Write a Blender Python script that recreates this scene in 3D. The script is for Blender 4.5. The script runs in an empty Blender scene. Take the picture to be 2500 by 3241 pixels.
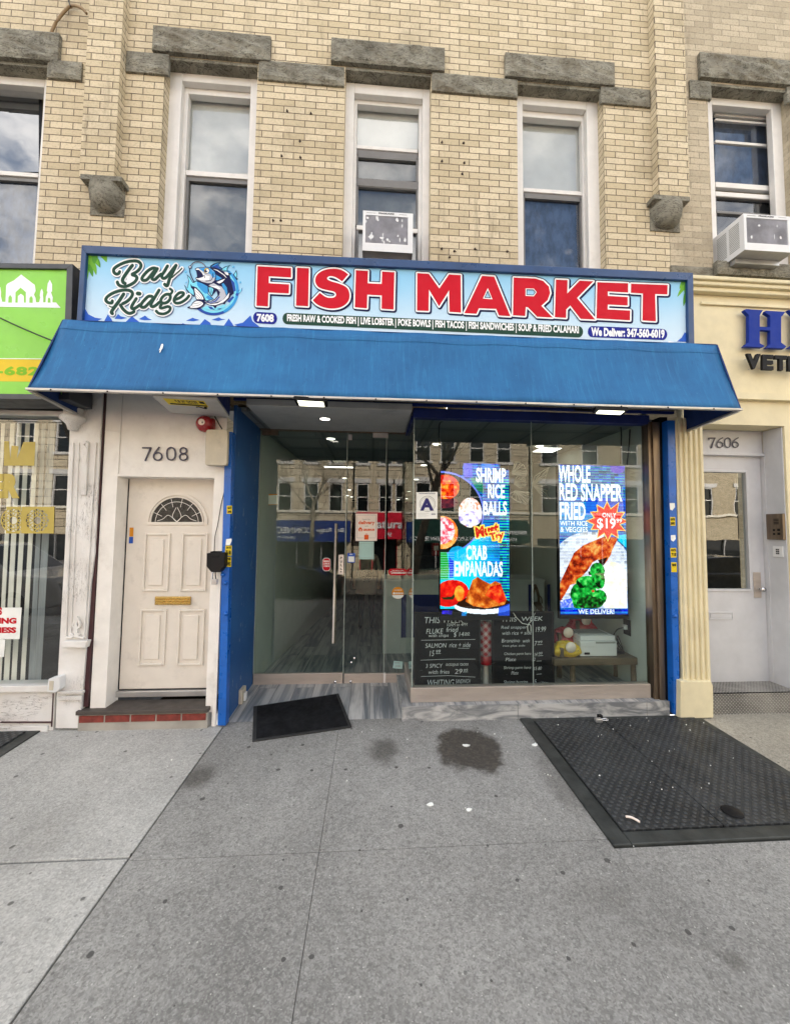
import bpy, bmesh, math, random
import numpy as np
from mathutils import Vector
random.seed(7); rng = np.random.default_rng(5)
R = math.radians
SC = bpy.context.scene
COL = SC.collection
# ------------------------------------------------------------------ camera, world, sun, exposure
FPX, YAW, PITCH, ROLL, CX, CY = 1241.96, 0.0680207, 0.0573318, 0.0106497, 1263.32, 1600.79
IW, IH = 2500., 3241.
CAMPOS = Vector((0, -3.7, 1.77265))
_f = Vector((math.sin(YAW)*math.cos(PITCH), math.cos(YAW)*math.cos(PITCH), math.sin(PITCH)))
_r = Vector((math.cos(YAW), -math.sin(YAW), 0)); _u = _r.cross(_f)
CR = _r*math.cos(ROLL)+_u*math.sin(ROLL); CU = -_r*math.sin(ROLL)+_u*math.cos(ROLL)
cam = bpy.data.cameras.new('camera'); camo = bpy.data.objects.new('camera', cam); COL.objects.link(camo)
from mathutils import Matrix
camo.matrix_world = Matrix(((CR.x, CU.x, -_f.x, CAMPOS.x), (CR.y, CU.y, -_f.y, CAMPOS.y), (CR.z, CU.z, -_f.z, CAMPOS.z), (0, 0, 0, 1)))
cam.sensor_fit = 'VERTICAL'; cam.sensor_height = 24; cam.lens = 24*FPX/IH
cam.shift_x = (IW/2-CX)/IH; cam.shift_y = (CY-IH/2)/IH
cam.clip_start = .05; cam.clip_end = 2000
SC.camera = camo
EXP = 1.68
SUN_EL, SUN_AZ = R(31), R(24)          # azimuth clockwise from +Y (behind the shop)
w = bpy.data.worlds.new('World'); SC.world = w; w.use_nodes = True
nt = w.node_tree; nt.nodes.clear()
def wn(t, **k):
    n = nt.nodes.new(t)
    for a, b in k.items(): setattr(n, a, b)
    return n
sky = wn('ShaderNodeTexSky', sky_type='NISHITA', sun_disc=False, sun_elevation=SUN_EL, sun_rotation=SUN_AZ)
tc = wn('ShaderNodeTexCoord'); mp = wn('ShaderNodeMapping'); mp.inputs['Scale'].default_value = (1, 1, 2.2)
nz = wn('ShaderNodeTexNoise'); nz.inputs['Scale'].default_value = 2.6; nz.inputs['Detail'].default_value = 7; nz.inputs['Roughness'].default_value = .58
mr = wn('ShaderNodeMapRange', interpolation_type='SMOOTHSTEP'); mr.inputs[1].default_value = .40; mr.inputs[2].default_value = .60
mx = wn('ShaderNodeMix', data_type='RGBA'); mx.inputs[7].default_value = (10.5, 10.2, 9.9, 1)
bg = wn('ShaderNodeBackground'); bg.inputs[1].default_value = .10
wo = wn('ShaderNodeOutputWorld')
L = nt.links.new
L(tc.outputs['Generated'], mp.inputs['Vector']); L(mp.outputs[0], nz.inputs['Vector']); L(nz.outputs[0], mr.inputs[0]); L(mr.outputs[0], mx.inputs[0])
L(sky.outputs[0], mx.inputs[6]); L(mx.outputs[2], bg.inputs[0]); L(bg.outputs[0], wo.inputs[0])
sl = bpy.data.lights.new('sun', 'SUN'); sl.energy = 5.0; sl.angle = R(.5); sl.color = (1, .93, .82)
so = bpy.data.objects.new('sun', sl); COL.objects.link(so)
sd = Vector((math.sin(SUN_AZ)*math.cos(SUN_EL), math.cos(SUN_AZ)*math.cos(SUN_EL), math.sin(SUN_EL)))
so.rotation_euler = sd.to_track_quat('Z', 'Y').to_euler(); so.location = (6, 14, 20)
vs = SC.view_settings; vs.view_transform = 'Standard'; vs.look = 'None'; vs.exposure = EXP; vs.gamma = 1; vs.use_curve_mapping = False
cy = SC.cycles; cy.use_denoising = True; cy.max_bounces = 7; cy.diffuse_bounces = 4; cy.glossy_bounces = 4; cy.transparent_max_bounces = 12
cy.caustics_reflective = False; cy.caustics_refractive = False; cy.sample_clamp_indirect = 6
GS = .0229                                # the pavement falls towards the road
# ------------------------------------------------------------------ photo measurements -> world planes
def ray(x, y):
    return (CR*((x-CX)/FPX) - CU*((y-CY)/FPX) + _f)
def P(x, y, Y=0.):
    d = ray(x, y); return CAMPOS + d*((Y-CAMPOS.y)/d.y)
def PG(x, y, Z=0., s=GS):                # on the plane z = Z + s*y
    d = ray(x, y); t = (Z+s*CAMPOS.y-CAMPOS.z)/(d.z-s*d.y); return CAMPOS+d*t
def ZM(x0, y0, k): return lambda x, y: (x0+x*k, y0+y*k)
C1, C2, C3 = ZM(0, 0, .5341), ZM(800, 0, .5341), ZM(1600, 0, .5341)
S1, S2, S3 = ZM(200, 750, .4748), ZM(900, 800, .4154), ZM(1500, 800, .5935)
L1, L2, LL, LM = ZM(0, 800, .4154), ZM(0, 1400, .4351), ZM(0, 1850, .2747), ZM(0, 1250, .2289)
D1, D2, DD = ZM(600, 1230, .4451), ZM(600, 1700, .4451), ZM(1050, 1600, .1832)
W1, W2, CB = ZM(1250, 1250, .5341), ZM(1250, 1900, .5341), ZM(1300, 1930, .2967)
R1, R2, RP = ZM(2000, 1250, .5035), ZM(2150, 850, .2976), ZM(2050, 1250, .2061)
J1, FZ, BZ, PA, AC = ZM(300, 1230, .2849), ZM(570, 800, .12463), ZM(320, 800, .17804), ZM(200, 780, .13056), ZM(1100, 640, .1543)
G1, G2, FN = ZM(0, 2200, .7418), ZM(1250, 2200, .7418), ZM(1580, 1420, .2657)
def pts(zm, *xy): return [zm(xy[i], xy[i+1]) for i in range(0, len(xy), 2)]
# ------------------------------------------------------------------ materials
def lin(c):
    return tuple(((v/255)/12.92 if v/255 <= .04045 else ((v/255+.055)/1.055)**2.4) for v in c)
class N:
    def __init__(s, name):
        s.m = bpy.data.materials.new(name); s.m.use_nodes = True; s.t = s.m.node_tree; s.t.nodes.clear()
        s.out = s.n('ShaderNodeOutputMaterial'); s.pos = s.n('ShaderNodeNewGeometry').outputs['Position']
    def n(s, t, ins=None, **k):
        n = s.t.nodes.new(t)
        for a, b in k.items(): setattr(n, a, b)
        for a, b in (ins or {}).items(): s.put(n.inputs[a], b)
        return n
    def put(s, i, v):
        if isinstance(v, bpy.types.NodeSocket): s.t.links.new(v, i)
        elif isinstance(v, bpy.types.Node): s.t.links.new(v.outputs[0], i)
        elif isinstance(v, (tuple, list)) and len(v) == 3 and i.type == 'RGBA': i.default_value = (*v, 1)
        else: i.default_value = v
    def math(s, op, a, b=0., c=None, clamp=False):
        n = s.n('ShaderNodeMath', operation=op, use_clamp=clamp); s.put(n.inputs[0], a); s.put(n.inputs[1], b)
        if c is not None: s.put(n.inputs[2], c)
        return n.outputs[0]
    def noise(s, scale, detail=3, rough=.5, vec=None, dim='3D', dist=0):
        n = s.n('ShaderNodeTexNoise', {'Scale': scale, 'Detail': detail, 'Roughness': rough, 'Distortion': dist}); s.put(n.inputs['Vector'], vec or s.pos); return n.outputs[0]
    def map(s, v, a, b, c=0., d=1., smooth=True):
        n = s.n('ShaderNodeMapRange', interpolation_type='SMOOTHSTEP' if smooth else 'LINEAR'); s.put(n.inputs[0], v)
        for i, q in enumerate((a, b, c, d)): s.put(n.inputs[i+1], q)
        return n.outputs[0]
    def mix(s, f, a, b, blend='MIX'):
        n = s.n('ShaderNodeMix', data_type='RGBA', blend_type=blend); s.put(n.inputs[0], f); s.put(n.inputs[6], a); s.put(n.inputs[7], b); return n.outputs[2]
    def scale(s, v, f):
        n = s.n('ShaderNodeVectorMath', operation='MULTIPLY'); s.put(n.inputs[0], v); n.inputs[1].default_value = f; return n.outputs[0]
    def bump(s, h, strength=.3, dist=.01, normal=None):
        n = s.n('ShaderNodeBump', {'Strength': strength, 'Distance': dist, 'Height': h})
        if normal is not None: s.put(n.inputs['Normal'], normal)
        return n.outputs[0]
    def bsdf(s, col, rough=.6, metal=0., normal=None, spec=.5, coat=0., emis=None, estr=0.):
        b = s.n('ShaderNodeBsdfPrincipled', {'Base Color': col, 'Roughness': rough, 'Metallic': metal, 'Specular IOR Level': spec, 'Coat Weight': coat})
        if normal is not None: s.put(b.inputs['Normal'], normal)
        if emis is not None: s.put(b.inputs['Emission Color'], emis); s.put(b.inputs['Emission Strength'], estr)
        s.t.links.new(b.outputs[0], s.out.inputs[0]); return s.m
def mat(name, col, rough=.6, metal=0., var=.12, vs=5, bump=.1, bs=90, spec=.5, dirt=0., dcol=(.12, .1, .08), ds=3, sx=None, coat=0.):
    n = N(name); v = n.pos if sx is None else n.scale(n.pos, sx)
    a = tuple(max(0, c*(1-var)) for c in col); b = tuple(min(1, c*(1+var)) for c in col)
    c = n.mix(n.map(n.noise(vs, 5, .6, v), .3, .7), a, b)
    if dirt: c = n.mix(n.math('MULTIPLY', n.map(n.noise(ds, 7, .68, v), .52, .75), dirt), c, dcol)
    r = n.map(n.noise(vs*2.3, 3, .5, v), .3, .7, max(0, rough-.08), min(1, rough+.08))
    nm = n.bump(n.noise(bs, 3, .6, v), bump, .003) if bump else None
    return n.bsdf(c, r, metal, nm, spec, coat)
def emit(name, col, strength):
    n = N(name); e = n.n('ShaderNodeEmission', {'Color': col, 'Strength': strength/2**EXP}); n.t.links.new(e.outputs[0], n.out.inputs[0]); return n.m
def brickmat(name, c1, c2, mort, dark=.5, mortar=.0045, bw=.205, rh=.0679):
    n = N(name)
    s = n.n('ShaderNodeSeparateXYZ', {0: n.pos}); u = n.math('ADD', s.outputs[0], s.outputs[1])
    wob = n.noise(14, 3, .6)
    u2 = n.math('ADD', u, n.math('MULTIPLY', n.math('SUBTRACT', wob, .5), .006)); v2 = n.math('ADD', s.outputs[2], n.math('MULTIPLY', n.math('SUBTRACT', n.noise(9, 3, .6), .5), .008))
    vec = n.n('ShaderNodeCombineXYZ', {0: u2, 1: v2}).outputs[0]
    def br(a, b, m):
        return n.n('ShaderNodeTexBrick', {'Vector': vec, 'Color1': a, 'Color2': b, 'Mortar': m, 'Scale': 1., 'Mortar Size': mortar, 'Mortar Smooth': .25, 'Bias': -.1, 'Brick Width': bw, 'Row Height': rh}, offset=.5)
    b = br((0, 0, 0), (1, 1, 1), (.5, .5, .5))
    col = n.mix(b.outputs[0], c1, c2)
    # a share of darker, burnt bricks
    col = n.mix(n.map(b.outputs[0], .86, .97, 0, dark), col, tuple(v*.5 for v in c1))
    col = n.mix(n.map(n.noise(48, 4, .7), .45, .75, 0, .6), col, tuple(v*.62 for v in c1))
    col = n.mix(n.map(n.noise(130, 3, .7), .56, .74, 0, .7), col, tuple(v*.5 for v in c1))
    col = n.mix(n.map(n.noise(1.3, 7, .7), .48, .72, 0, .5), col, tuple(v*.55 for v in c1))
    streak = n.noise(3.2, 5, .7, n.scale(n.pos, (2.6, 2.6, .35)))
    col = n.mix(n.map(streak, .55, .72, 0, .42), col, (.15, .115, .08))
    fac = b.outputs[1]
    mcol = n.mix(n.map(n.noise(30, 3), .35, .65), tuple(v*.6 for v in mort), mort)
    col = n.mix(fac, col, mcol)
    h = n.math('ADD', n.math('MULTIPLY', n.math('SUBTRACT', 1., fac), 1.), n.math('MULTIPLY', n.noise(55, 4, .7), .55))
    return n.bsdf(col, .85, 0, n.bump(h, .75, .008), .25)
def glassmat(name, base=.10, tint=(.93, .97, .95), wav=0.):
    n = N(name)
    lw = n.n('ShaderNodeLayerWeight', {'Blend': .5})
    nm = None
    if wav:
        nm = n.bump(n.noise(1.6, 2, .5), wav, .02)
    f = n.math('POWER', lw.outputs['Facing'], 5.)
    f = n.math('MULTIPLY_ADD', f, 1-base, base)
    g = n.n('ShaderNodeBsdfGlossy', {'Color': (1, 1, 1), 'Roughness': .004})
    if nm: n.put(g.inputs['Normal'], nm)
    t = n.n('ShaderNodeBsdfTransparent', {'Color': tint})
    m = n.n('ShaderNodeMixShader', {0: f, 1: t, 2: g}); n.t.links.new(m.outputs[0], n.out.inputs[0]); return n.m
def stained(name, col, stains, broom=False, gum=.03, spk=.5, tint=None, patch=None):
    n = N(name)
    c = n.mix(n.map(n.noise(.55, 7, .66), .32, .68), tuple(v*.70 for v in col), tuple(v*1.2 for v in col))
    c = n.mix(n.map(n.noise(7, 5, .65), .35, .7, 0, .35), c, tuple(v*.72 for v in col))
    for sc_, am in ((70, .75), (150, 1.)):
        va = n.n('ShaderNodeTexVoronoi', {'Vector': n.n('ShaderNodeVectorMath', {0: n.pos, 1: n.n('ShaderNodeTexNoise', {'Scale': 60., 'Detail': 2.}).outputs['Color']}, operation='ADD').outputs[0] if sc_ < 0 else n.pos, 'Scale': float(sc_)})
        rc = n.n('ShaderNodeSeparateColor', {0: va.outputs['Color']}).outputs[0]
        c = n.mix(n.map(rc, .55, .98, 0, spk*am), c, tuple(v*.38 for v in col)); c = n.mix(n.map(rc, .40, .02, 0, spk*am*.62), c, tuple(min(1, v*1.75) for v in col))
    h = n.noise(120, 4, .7)
    if broom:
        st = n.noise(1, 4, .7, n.scale(n.pos, (190, 5, 1)))
        c = n.mix(n.map(st, .45, .7, 0, .38), c, tuple(v*.6 for v in col)); h = n.math('ADD', n.math('MULTIPLY', h, .4), st)
    vo = n.n('ShaderNodeTexVoronoi', {'Vector': n.scale(n.pos, (1, 1, 0)), 'Scale': 3.3, 'Randomness': 1.}, voronoi_dimensions='2D')
    sep = n.n('ShaderNodeSeparateColor', {0: vo.outputs['Color']})
    rad = n.math('MULTIPLY', sep.outputs[1], gum*2.2)
    dd = n.math('ADD', vo.outputs['Distance'], n.math('MULTIPLY', n.math('SUBTRACT', n.noise(40, 2), .5), .05))
    g = n.math('LESS_THAN', dd, rad); g = n.math('MULTIPLY', g, n.math('GREATER_THAN', sep.outputs[0], .15))
    c = n.mix(n.math('MULTIPLY', g, .85), c, tuple(v*.22 for v in col))
    vo2 = n.n('ShaderNodeTexVoronoi', {'Vector': n.scale(n.pos, (1, 1, 0)), 'Scale': 9., 'Randomness': 1.}, voronoi_dimensions='2D')
    s2 = n.n('ShaderNodeSeparateColor', {0: vo2.outputs['Color']})
    g2 = n.math('MULTIPLY', n.math('LESS_THAN', vo2.outputs['Distance'], n.math('MULTIPLY', s2.outputs[1], .075)), n.math('GREATER_THAN', s2.outputs[0], .55))
    c = n.mix(n.math('MULTIPLY', g2, .6), c, tuple(v*.35 for v in col))
    vo3 = n.n('ShaderNodeTexVoronoi', {'Vector': n.scale(n.pos, (1, 1, 0)), 'Scale': 17., 'Randomness': 1.}, voronoi_dimensions='2D')
    s3 = n.n('ShaderNodeSeparateColor', {0: vo3.outputs['Color']}); g3 = n.math('MULTIPLY', n.math('LESS_THAN', vo3.outputs['Distance'], n.math('MULTIPLY', s3.outputs[1], .06)), n.math('GREATER_THAN', s3.outputs[0], .5)); c = n.mix(n.math('MULTIPLY', g3, .75), c, (.62, .61, .57))
    rough = .82
    for (sx, sy, rx, ry, k, wet) in stains:
        v = n.n('ShaderNodeVectorMath', {0: n.pos, 1: (sx, sy, 0)}, operation='SUBTRACT').outputs[0]
        v = n.scale(v, (1/rx, 1/ry, 0)); ln = n.n('ShaderNodeVectorMath', {0: v}, operation='LENGTH').outputs['Value']
        ln = n.math('ADD', ln, n.math('MULTIPLY', n.math('SUBTRACT', n.noise(5, 5, .6), .5), 1.1))
        f = n.map(ln, 1.16 if wet else 1.3, .84 if wet else .3, 0, 1)
        c = n.mix(n.math('MULTIPLY', f, k), c, n.mix(n.map(n.noise(40, 4), .4, .7), (.022, .018, .013), (.065, .055, .042))); rough = n.math('SUBTRACT', rough, n.math('MULTIPLY', f, .38 if wet else .1))
    return n.bsdf(c, rough, 0, n.bump(h, .35, .004), .35)
def platemat(name, col, scale, metal=.6, rough=.55, streak=False):
    n = N(name)
    rt = n.n('ShaderNodeMapping', {'Vector': n.pos}); rt.inputs['Rotation'].default_value = (0, 0, R(45)) if not streak else (0, 0, 0)
    vv = rt.outputs[0]
    if streak:
        s = n.n('ShaderNodeSeparateXYZ', {0: n.pos}); vv = n.n('ShaderNodeCombineXYZ', {0: n.math('ADD', s.outputs[0], n.math('MULTIPLY', s.outputs[2], 1.)), 1: n.math('SUBTRACT', n.math('ADD', s.outputs[2], s.outputs[1]), s.outputs[0])}).outputs[0]
    vo = n.n('ShaderNodeTexVoronoi', {'Vector': vv, 'Scale': scale, 'Randomness': 0.}, voronoi_dimensions='2D')
    lug = n.map(vo.outputs['Distance'], .38, .2)
    c = n.mix(n.map(n.noise(2.2, 6, .65), .3, .75), tuple(v*.55 for v in col), tuple(v*1.35 for v in col))
    c = n.mix(n.math('MULTIPLY', lug, .55), c, tuple(min(1, v*2.1+.01) for v in col))
    c = n.mix(n.map(n.noise(38, 4, .7), .58, .8, 0, .6), c, tuple(min(1, v*2.6+.02) for v in col))
    return n.bsdf(c, n.map(n.noise(9, 4), .3, .7, rough-.12, rough+.15), metal, n.bump(lug, .8, .006), .4)
M = {}
M['brick'] = brickmat('buff_brick', (.535, .45, .30), (.705, .61, .44), (.205, .165, .118))
M['brick_l'] = brickmat('buff_brick_left', (.525, .44, .295), (.69, .595, .43), (.205, .165, .118), .25)
M['brick_r'] = brickmat('tan_brick', (.42, .36, .26), (.56, .485, .36), (.43, .375, .28), .1, .0042)
def stonemat():
    n = N('bluestone'); c = n.mix(n.map(n.noise(5, 6, .65), .3, .7), (.19, .18, .145), (.37, .355, .29))
    ln_ = n.noise(5, 4, .6, n.scale(n.pos, (1, 1, 3.2)), dist=2.5); c = n.mix(n.map(n.math('ABSOLUTE', n.math('SUBTRACT', ln_, .5)), .03, .0, 0, .8), c, (.045, .04, .03))
    c = n.mix(n.map(n.noise(22, 5, .7), .5, .75, 0, .6), c, (.07, .065, .055)); c = n.mix(n.map(n.noise(3, 4), .5, .7, 0, .4), c, (.20, .17, .125))
    return n.bsdf(c, .88, 0, n.bump(n.math('ADD', n.noise(38, 6, .75), n.math('MULTIPLY', ln_, .6)), 1., .02), .2)
M['stone'] = stonemat()
M['white'] = mat('white_trim', (.74, .72, .69), .5, var=.06, dirt=.28, dcol=(.36, .33, .28), ds=5, bump=.05)
M['jamb'] = mat('white_painted_panel', (.80, .775, .735), .55, var=.05, dirt=.3, dcol=(.40, .36, .31), ds=4, bump=.06)
M['soffit'] = mat('grey_soffit_panel', (.46, .46, .45), .6, var=.06, dirt=.3, dcol=(.2, .2, .2))
M['door'] = mat('beige_door', (.73, .68, .61), .5, var=.04, dirt=.34, dcol=(.42, .39, .34), ds=8, bump=.05)
M['sash'] = mat('grey_sash', (.17, .165, .16), .5, var=.1, bump=.03)
M['glass'] = glassmat('window_glass', .125, (.94, .96, .97), .25)
M['glass_s'] = glassmat('sky_window_glass', .24, (.9, .93, .96), .2); M['glass_b'] = glassmat('rippled_glass', .12, (.9, .93, .96), .55)
M['shopglass'] = glassmat('shop_glass', .062, (.73, .81, .78), .004)
M['edge'] = mat('glass_edge', (.30, .36, .33), .2, var=.05, bump=0)
M['blindw'] = mat('roller_shade', (.60, .61, .58), .8, var=.05, bump=.04)
M['blindg'] = mat('grey_curtain', (.135, .14, .13), .9, var=.15, bump=.04)  # dark grey curtain cloth, its own colour
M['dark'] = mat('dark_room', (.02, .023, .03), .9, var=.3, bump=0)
M['navy_room'] = mat('curtain_navy', (.035, .055, .10), .8, var=.5, vs=14, bump=0, sx=(1, 1, .5))
M['bluef'] = mat('blue_enamel_frame', (.012, .050, .155), .35, var=.15, bump=.02)
M['alu'] = mat('aluminium', (.50, .50, .50), .42, .8, var=.08, bump=.03)
M['steel'] = mat('brushed_steel', (.52, .46, .41), .42, .55, var=.10, vs=3, bump=.05, bs=200, sx=(1, 1, 6), dirt=.25, dcol=(.22, .16, .14))
M['bronze'] = mat('bronze_steel', (.20, .155, .115), .38, .85, var=.2, bump=.03, sx=(4, 4, .4))
M['black'] = mat('black_metal', (.008, .008, .009), .6, spec=.2, var=.2, bump=.03)
M['blackp'] = mat('black_plastic', (.009, .009, .010), .5, spec=.2, var=.2, bump=.03)
M['blue'] = mat('blue_gloss_paint', (.008, .115, .48), .34, var=.12, bump=.06, bs=40, dirt=.25, dcol=(.01, .04, .16), ds=8)
def bluewall():
    n = N('blue_wall'); c = n.mix(n.map(n.noise(3, 5), .3, .7), (.018, .085, .26), (.025, .11, .31))
    v = n.scale(n.pos, (1, 1, .4)); c = n.mix(n.math('MULTIPLY', n.map(n.noise(13, 6, .75, v), .61, .66), .65), c, (.30, .36, .42))
    return n.bsdf(c, .55, 0, n.bump(n.noise(30, 5, .6), .3, .005), .4)
M['bluewall'] = bluewall()
M['navy'] = mat('navy_fascia', (.008, .022, .15), .5, var=.2)
def canvas():
    n = N('blue_canvas'); c = n.mix(n.map(n.noise(2, 6, .65), .3, .7), (.007, .097, .262), (.012, .132, .335))
    st = n.noise(5, 5, .75, n.scale(n.pos, (9, .6, .6))); c = n.mix(n.map(st, .48, .76, 0, .42), c, (.035, .255, .52))
    c = n.mix(n.map(n.noise(28, 4, .7, n.scale(n.pos, (2, .6, .6))), .56, .74, 0, .7), c, (.007, .07, .20)); c = n.mix(n.map(n.noise(1.3, 5, .6), .5, .72, 0, .45), c, (.02, .19, .42))
    c = n.mix(n.map(n.noise(70, 2, .6), .70, .76, 0, .5), c, (.12, .33, .55))
    return n.bsdf(c, .62, 0, n.bump(n.noise(160, 3), .18, .002), .35)
M['canvas'] = canvas()
M['canvas_in'] = mat('blue_canvas_underside', (.008, .035, .15), .8, var=.15)
def printsky():
    n = N('printed_sky'); s = n.n('ShaderNodeSeparateXYZ', {0: n.pos})
    f = n.map(s.outputs[2], 3.45, 4.1, smooth=False); f = n.math('ADD', f, n.math('MULTIPLY', n.math('SUBTRACT', n.noise(.9, 4), .5), .8))
    c = n.mix(n.map(f, 0, 1), (.60, .76, .90), (.27, .58, .84)); return n.bsdf(c, .5, 0, None, .2)
M['print'] = printsky()
def flat(name, c, rough=.6, **k): return mat(name, lin(c), rough, var=.04, bump=0, spec=.15, **k)
M['red'] = flat('sign_red', (196, 22, 42)); M['pw'] = flat('print_white', (240, 243, 246)); M['pnavy'] = flat('print_navy', (24, 28, 72))
M['pgreen'] = flat('print_green', (36, 70, 58)); M['pill'] = flat('pill_blue', (30, 40, 140)); M['wave'] = flat('wave_blue', (52, 100, 200))
M['leaf'] = flat('leaf_green', (112, 175, 60)); M['leafd'] = flat('leaf_dark', (84, 150, 58))
M['cyan'] = flat('splash_cyan', (125, 215, 240)); M['mblue'] = flat('logo_blue', (60, 150, 215)); M['dblue'] = flat('logo_deep_blue', (45, 80, 165)); M['pgrey'] = flat('logo_grey', (185, 190, 202)); M['yel'] = flat('yellow', (228, 200, 60)); M['shadowp'] = flat('print_slate', (80, 100, 140))
M['lime'] = mat('green_sign_face', lin((132, 205, 62)), .35, var=.05, bump=0); M['gold'] = flat('sign_gold', (226, 196, 60)); M['limetxt'] = flat('sign_green_text', (128, 186, 48))
M['gsf'] = mat('charcoal_frame', (.045, .05, .058), .45, var=.1)
M['cream'] = mat('cream_stucco', (.74, .66, .44), .75, var=.06, bump=.35, bs=70, dirt=.2, dcol=(.42, .35, .20), ds=2.5)
M['greydoor'] = mat('grey_painted_door', (.56, .57, .60), .45, var=.05, bump=.06, dirt=.15, dcol=(.25, .25, .27))
M['brass'] = mat('brass', (.55, .38, .12), .25, 1., var=.1, bump=.02); M['satin'] = mat('satin_steel', (.66, .60, .54), .4, .25, var=.05, bump=0); M['chrome'] = mat('chrome', (.65, .65, .66), .2, 1., var=.05, bump=0)
def oldpaint():
    n = N('cracked_white_paint'); c = n.mix(n.map(n.noise(4, 5), .3, .7), (.68, .66, .63), (.78, .77, .75))
    v = n.n('ShaderNodeTexVoronoi', {'Vector': n.n('ShaderNodeVectorMath', {0: n.pos, 1: n.n('ShaderNodeTexNoise', {'Scale': 9., 'Detail': 4.}).outputs['Color']}, operation='ADD').outputs[0], 'Scale': 6.}, feature='DISTANCE_TO_EDGE')
    cr = n.map(v.outputs['Distance'], .035, .0, 0, 1); cr = n.math('MULTIPLY', cr, n.map(n.noise(3, 3), .47, .6))
    c = n.mix(n.math('MULTIPLY', cr, .8), c, (.10, .08, .07)); c = n.mix(n.map(n.noise(6, 6, .7), .60, .78, 0, .5), c, (.36, .33, .29))
    h = n.math('SUBTRACT', n.noise(35, 5, .65), n.math('MULTIPLY', cr, .8))
    return n.bsdf(c, .55, 0, n.bump(h, .6, .006), .4)
M['old'] = oldpaint()
M['maroon'] = mat('maroon_paint', (.045, .012, .016), .6, var=.3)
M['redbrick'] = mat('red_brick', (.20, .035, .025), .8, var=.25, vs=20, bump=.4); M['mortar'] = mat('cement', (.36, .34, .30), .9, var=.15, bump=.4)
M['tread'] = mat('dark_stone_tread', (.06, .05, .043), .7, var=.3, bump=.3, dirt=.3, dcol=(.2, .18, .16))
M['rubber'] = mat('black_rubber', (.010, .0105, .012), .72, var=.4, vs=10, bump=.5, bs=260, dirt=.3, dcol=(.03, .03, .03), ds=6, spec=.15)
M['rubbere'] = mat('rubber_edge', (.022, .023, .024), .6, var=.2, bump=.3)
M['plate'] = platemat('dark_tread_plate', (.04, .043, .045), 24, .3, .55); M['platef'] = mat('worn_steel_frame', (.055, .06, .058), .5, .5, var=.35, bump=.3, dirt=.4, dcol=(.13, .13, .12))
M['diam'] = platemat('diamond_plate', (.30, .29, .27), 30, .8, .4, True)
def planks(name, sc=1.):
    n = N(name); s = n.n('ShaderNodeSeparateXYZ', {0: n.pos})
    vec = n.n('ShaderNodeCombineXYZ', {0: n.math('ADD', s.outputs[1], s.outputs[2]), 1: s.outputs[0]}).outputs[0]
    b = n.n('ShaderNodeTexBrick', {'Vector': vec, 'Color1': (0, 0, 0), 'Color2': (1, 1, 1), 'Mortar': (.5, .5, .5), 'Scale': 1., 'Mortar Size': .003, 'Mortar Smooth': .1, 'Brick Width': 1.2, 'Row Height': .2}, offset=.37)
    off = n.math('MULTIPLY', b.outputs[0], 40.)
    gv = n.n('ShaderNodeCombineXYZ', {0: n.math('ADD', s.outputs[0], off), 1: n.math('MULTIPLY', n.math('ADD', s.outputs[1], s.outputs[2]), .07), 2: off}).outputs[0]
    g = n.noise(12, 6, .62, gv, dist=.7); g2 = n.noise(55, 4, .6, gv, dist=.2)
    c = n.mix(n.map(g, .34, .64), (.13, .15, .17), (.56, .55, .53)); c = n.mix(n.map(g2, .5, .75, 0, .4), c, (.16, .15, .145))
    c = n.mix(n.map(b.outputs[0], 0, 1, 0, .3), c, (.24, .27, .30)); c = n.mix(n.math('MULTIPLY', b.outputs[1], .8), c, (.10, .10, .10))
    return n.bsdf(c, .4, 0, n.bump(n.math('SUBTRACT', 1., b.outputs[1]), .3, .002), .5)
M['planks'] = planks('grey_wood_tile')
def tiles():
    n = N('marbled_ledge_tile'); g = n.noise(2.4, 6, .62, n.scale(n.pos, (1, 1, 3.5)), dist=1.8)
    c = n.mix(n.map(g, .36, .66), (.17, .18, .19), (.50, .50, .49)); return n.bsdf(c, .35, 0, None, .5)
M['tile'] = tiles()
M['inwall'] = mat('shop_inner_wall', (.52, .56, .52), .7, var=.04, bump=.05)
def tin():
    n = N('tin_ceiling'); s = n.n('ShaderNodeSeparateXYZ', {0: n.pos})
    vec = n.n('ShaderNodeCombineXYZ', {0: s.outputs[0], 1: s.outputs[1]}).outputs[0]
    a = n.n('ShaderNodeTexBrick', {'Vector': vec, 'Scale': 1., 'Mortar Size': .018, 'Mortar Smooth': .4, 'Brick Width': .61, 'Row Height': .61}, offset=0.)
    ring = n.n('ShaderNodeTexBrick', {'Vector': vec, 'Scale': 1., 'Mortar Size': .09, 'Mortar Smooth': .1, 'Brick Width': .61, 'Row Height': .61}, offset=0.)
    c = n.mix(a.outputs[1], (.27, .29, .29), (.10, .11, .11)); c = n.mix(n.math('MULTIPLY', ring.outputs[1], .5), c, (.19, .205, .205))
    return n.bsdf(c, .5, 0, n.bump(n.math('ADD', a.outputs[1], ring.outputs[1]), .8, .02), .4)
M['tin'] = tin()
M['board'] = mat('chalkboard', (.004, .005, .006), .85, var=.3, vs=3, bump=.02, spec=.08); M['chalk'] = flat('chalk', (225, 228, 230), .9)
M['paper'] = flat('paper_white', (236, 238, 234), .6); M['pink'] = flat('paper_cream', (240, 226, 216), .6); M['orange'] = flat('orange_print', (222, 92, 40)); M['teal'] = flat('paper_mint', (172, 205, 200), .6)
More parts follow.
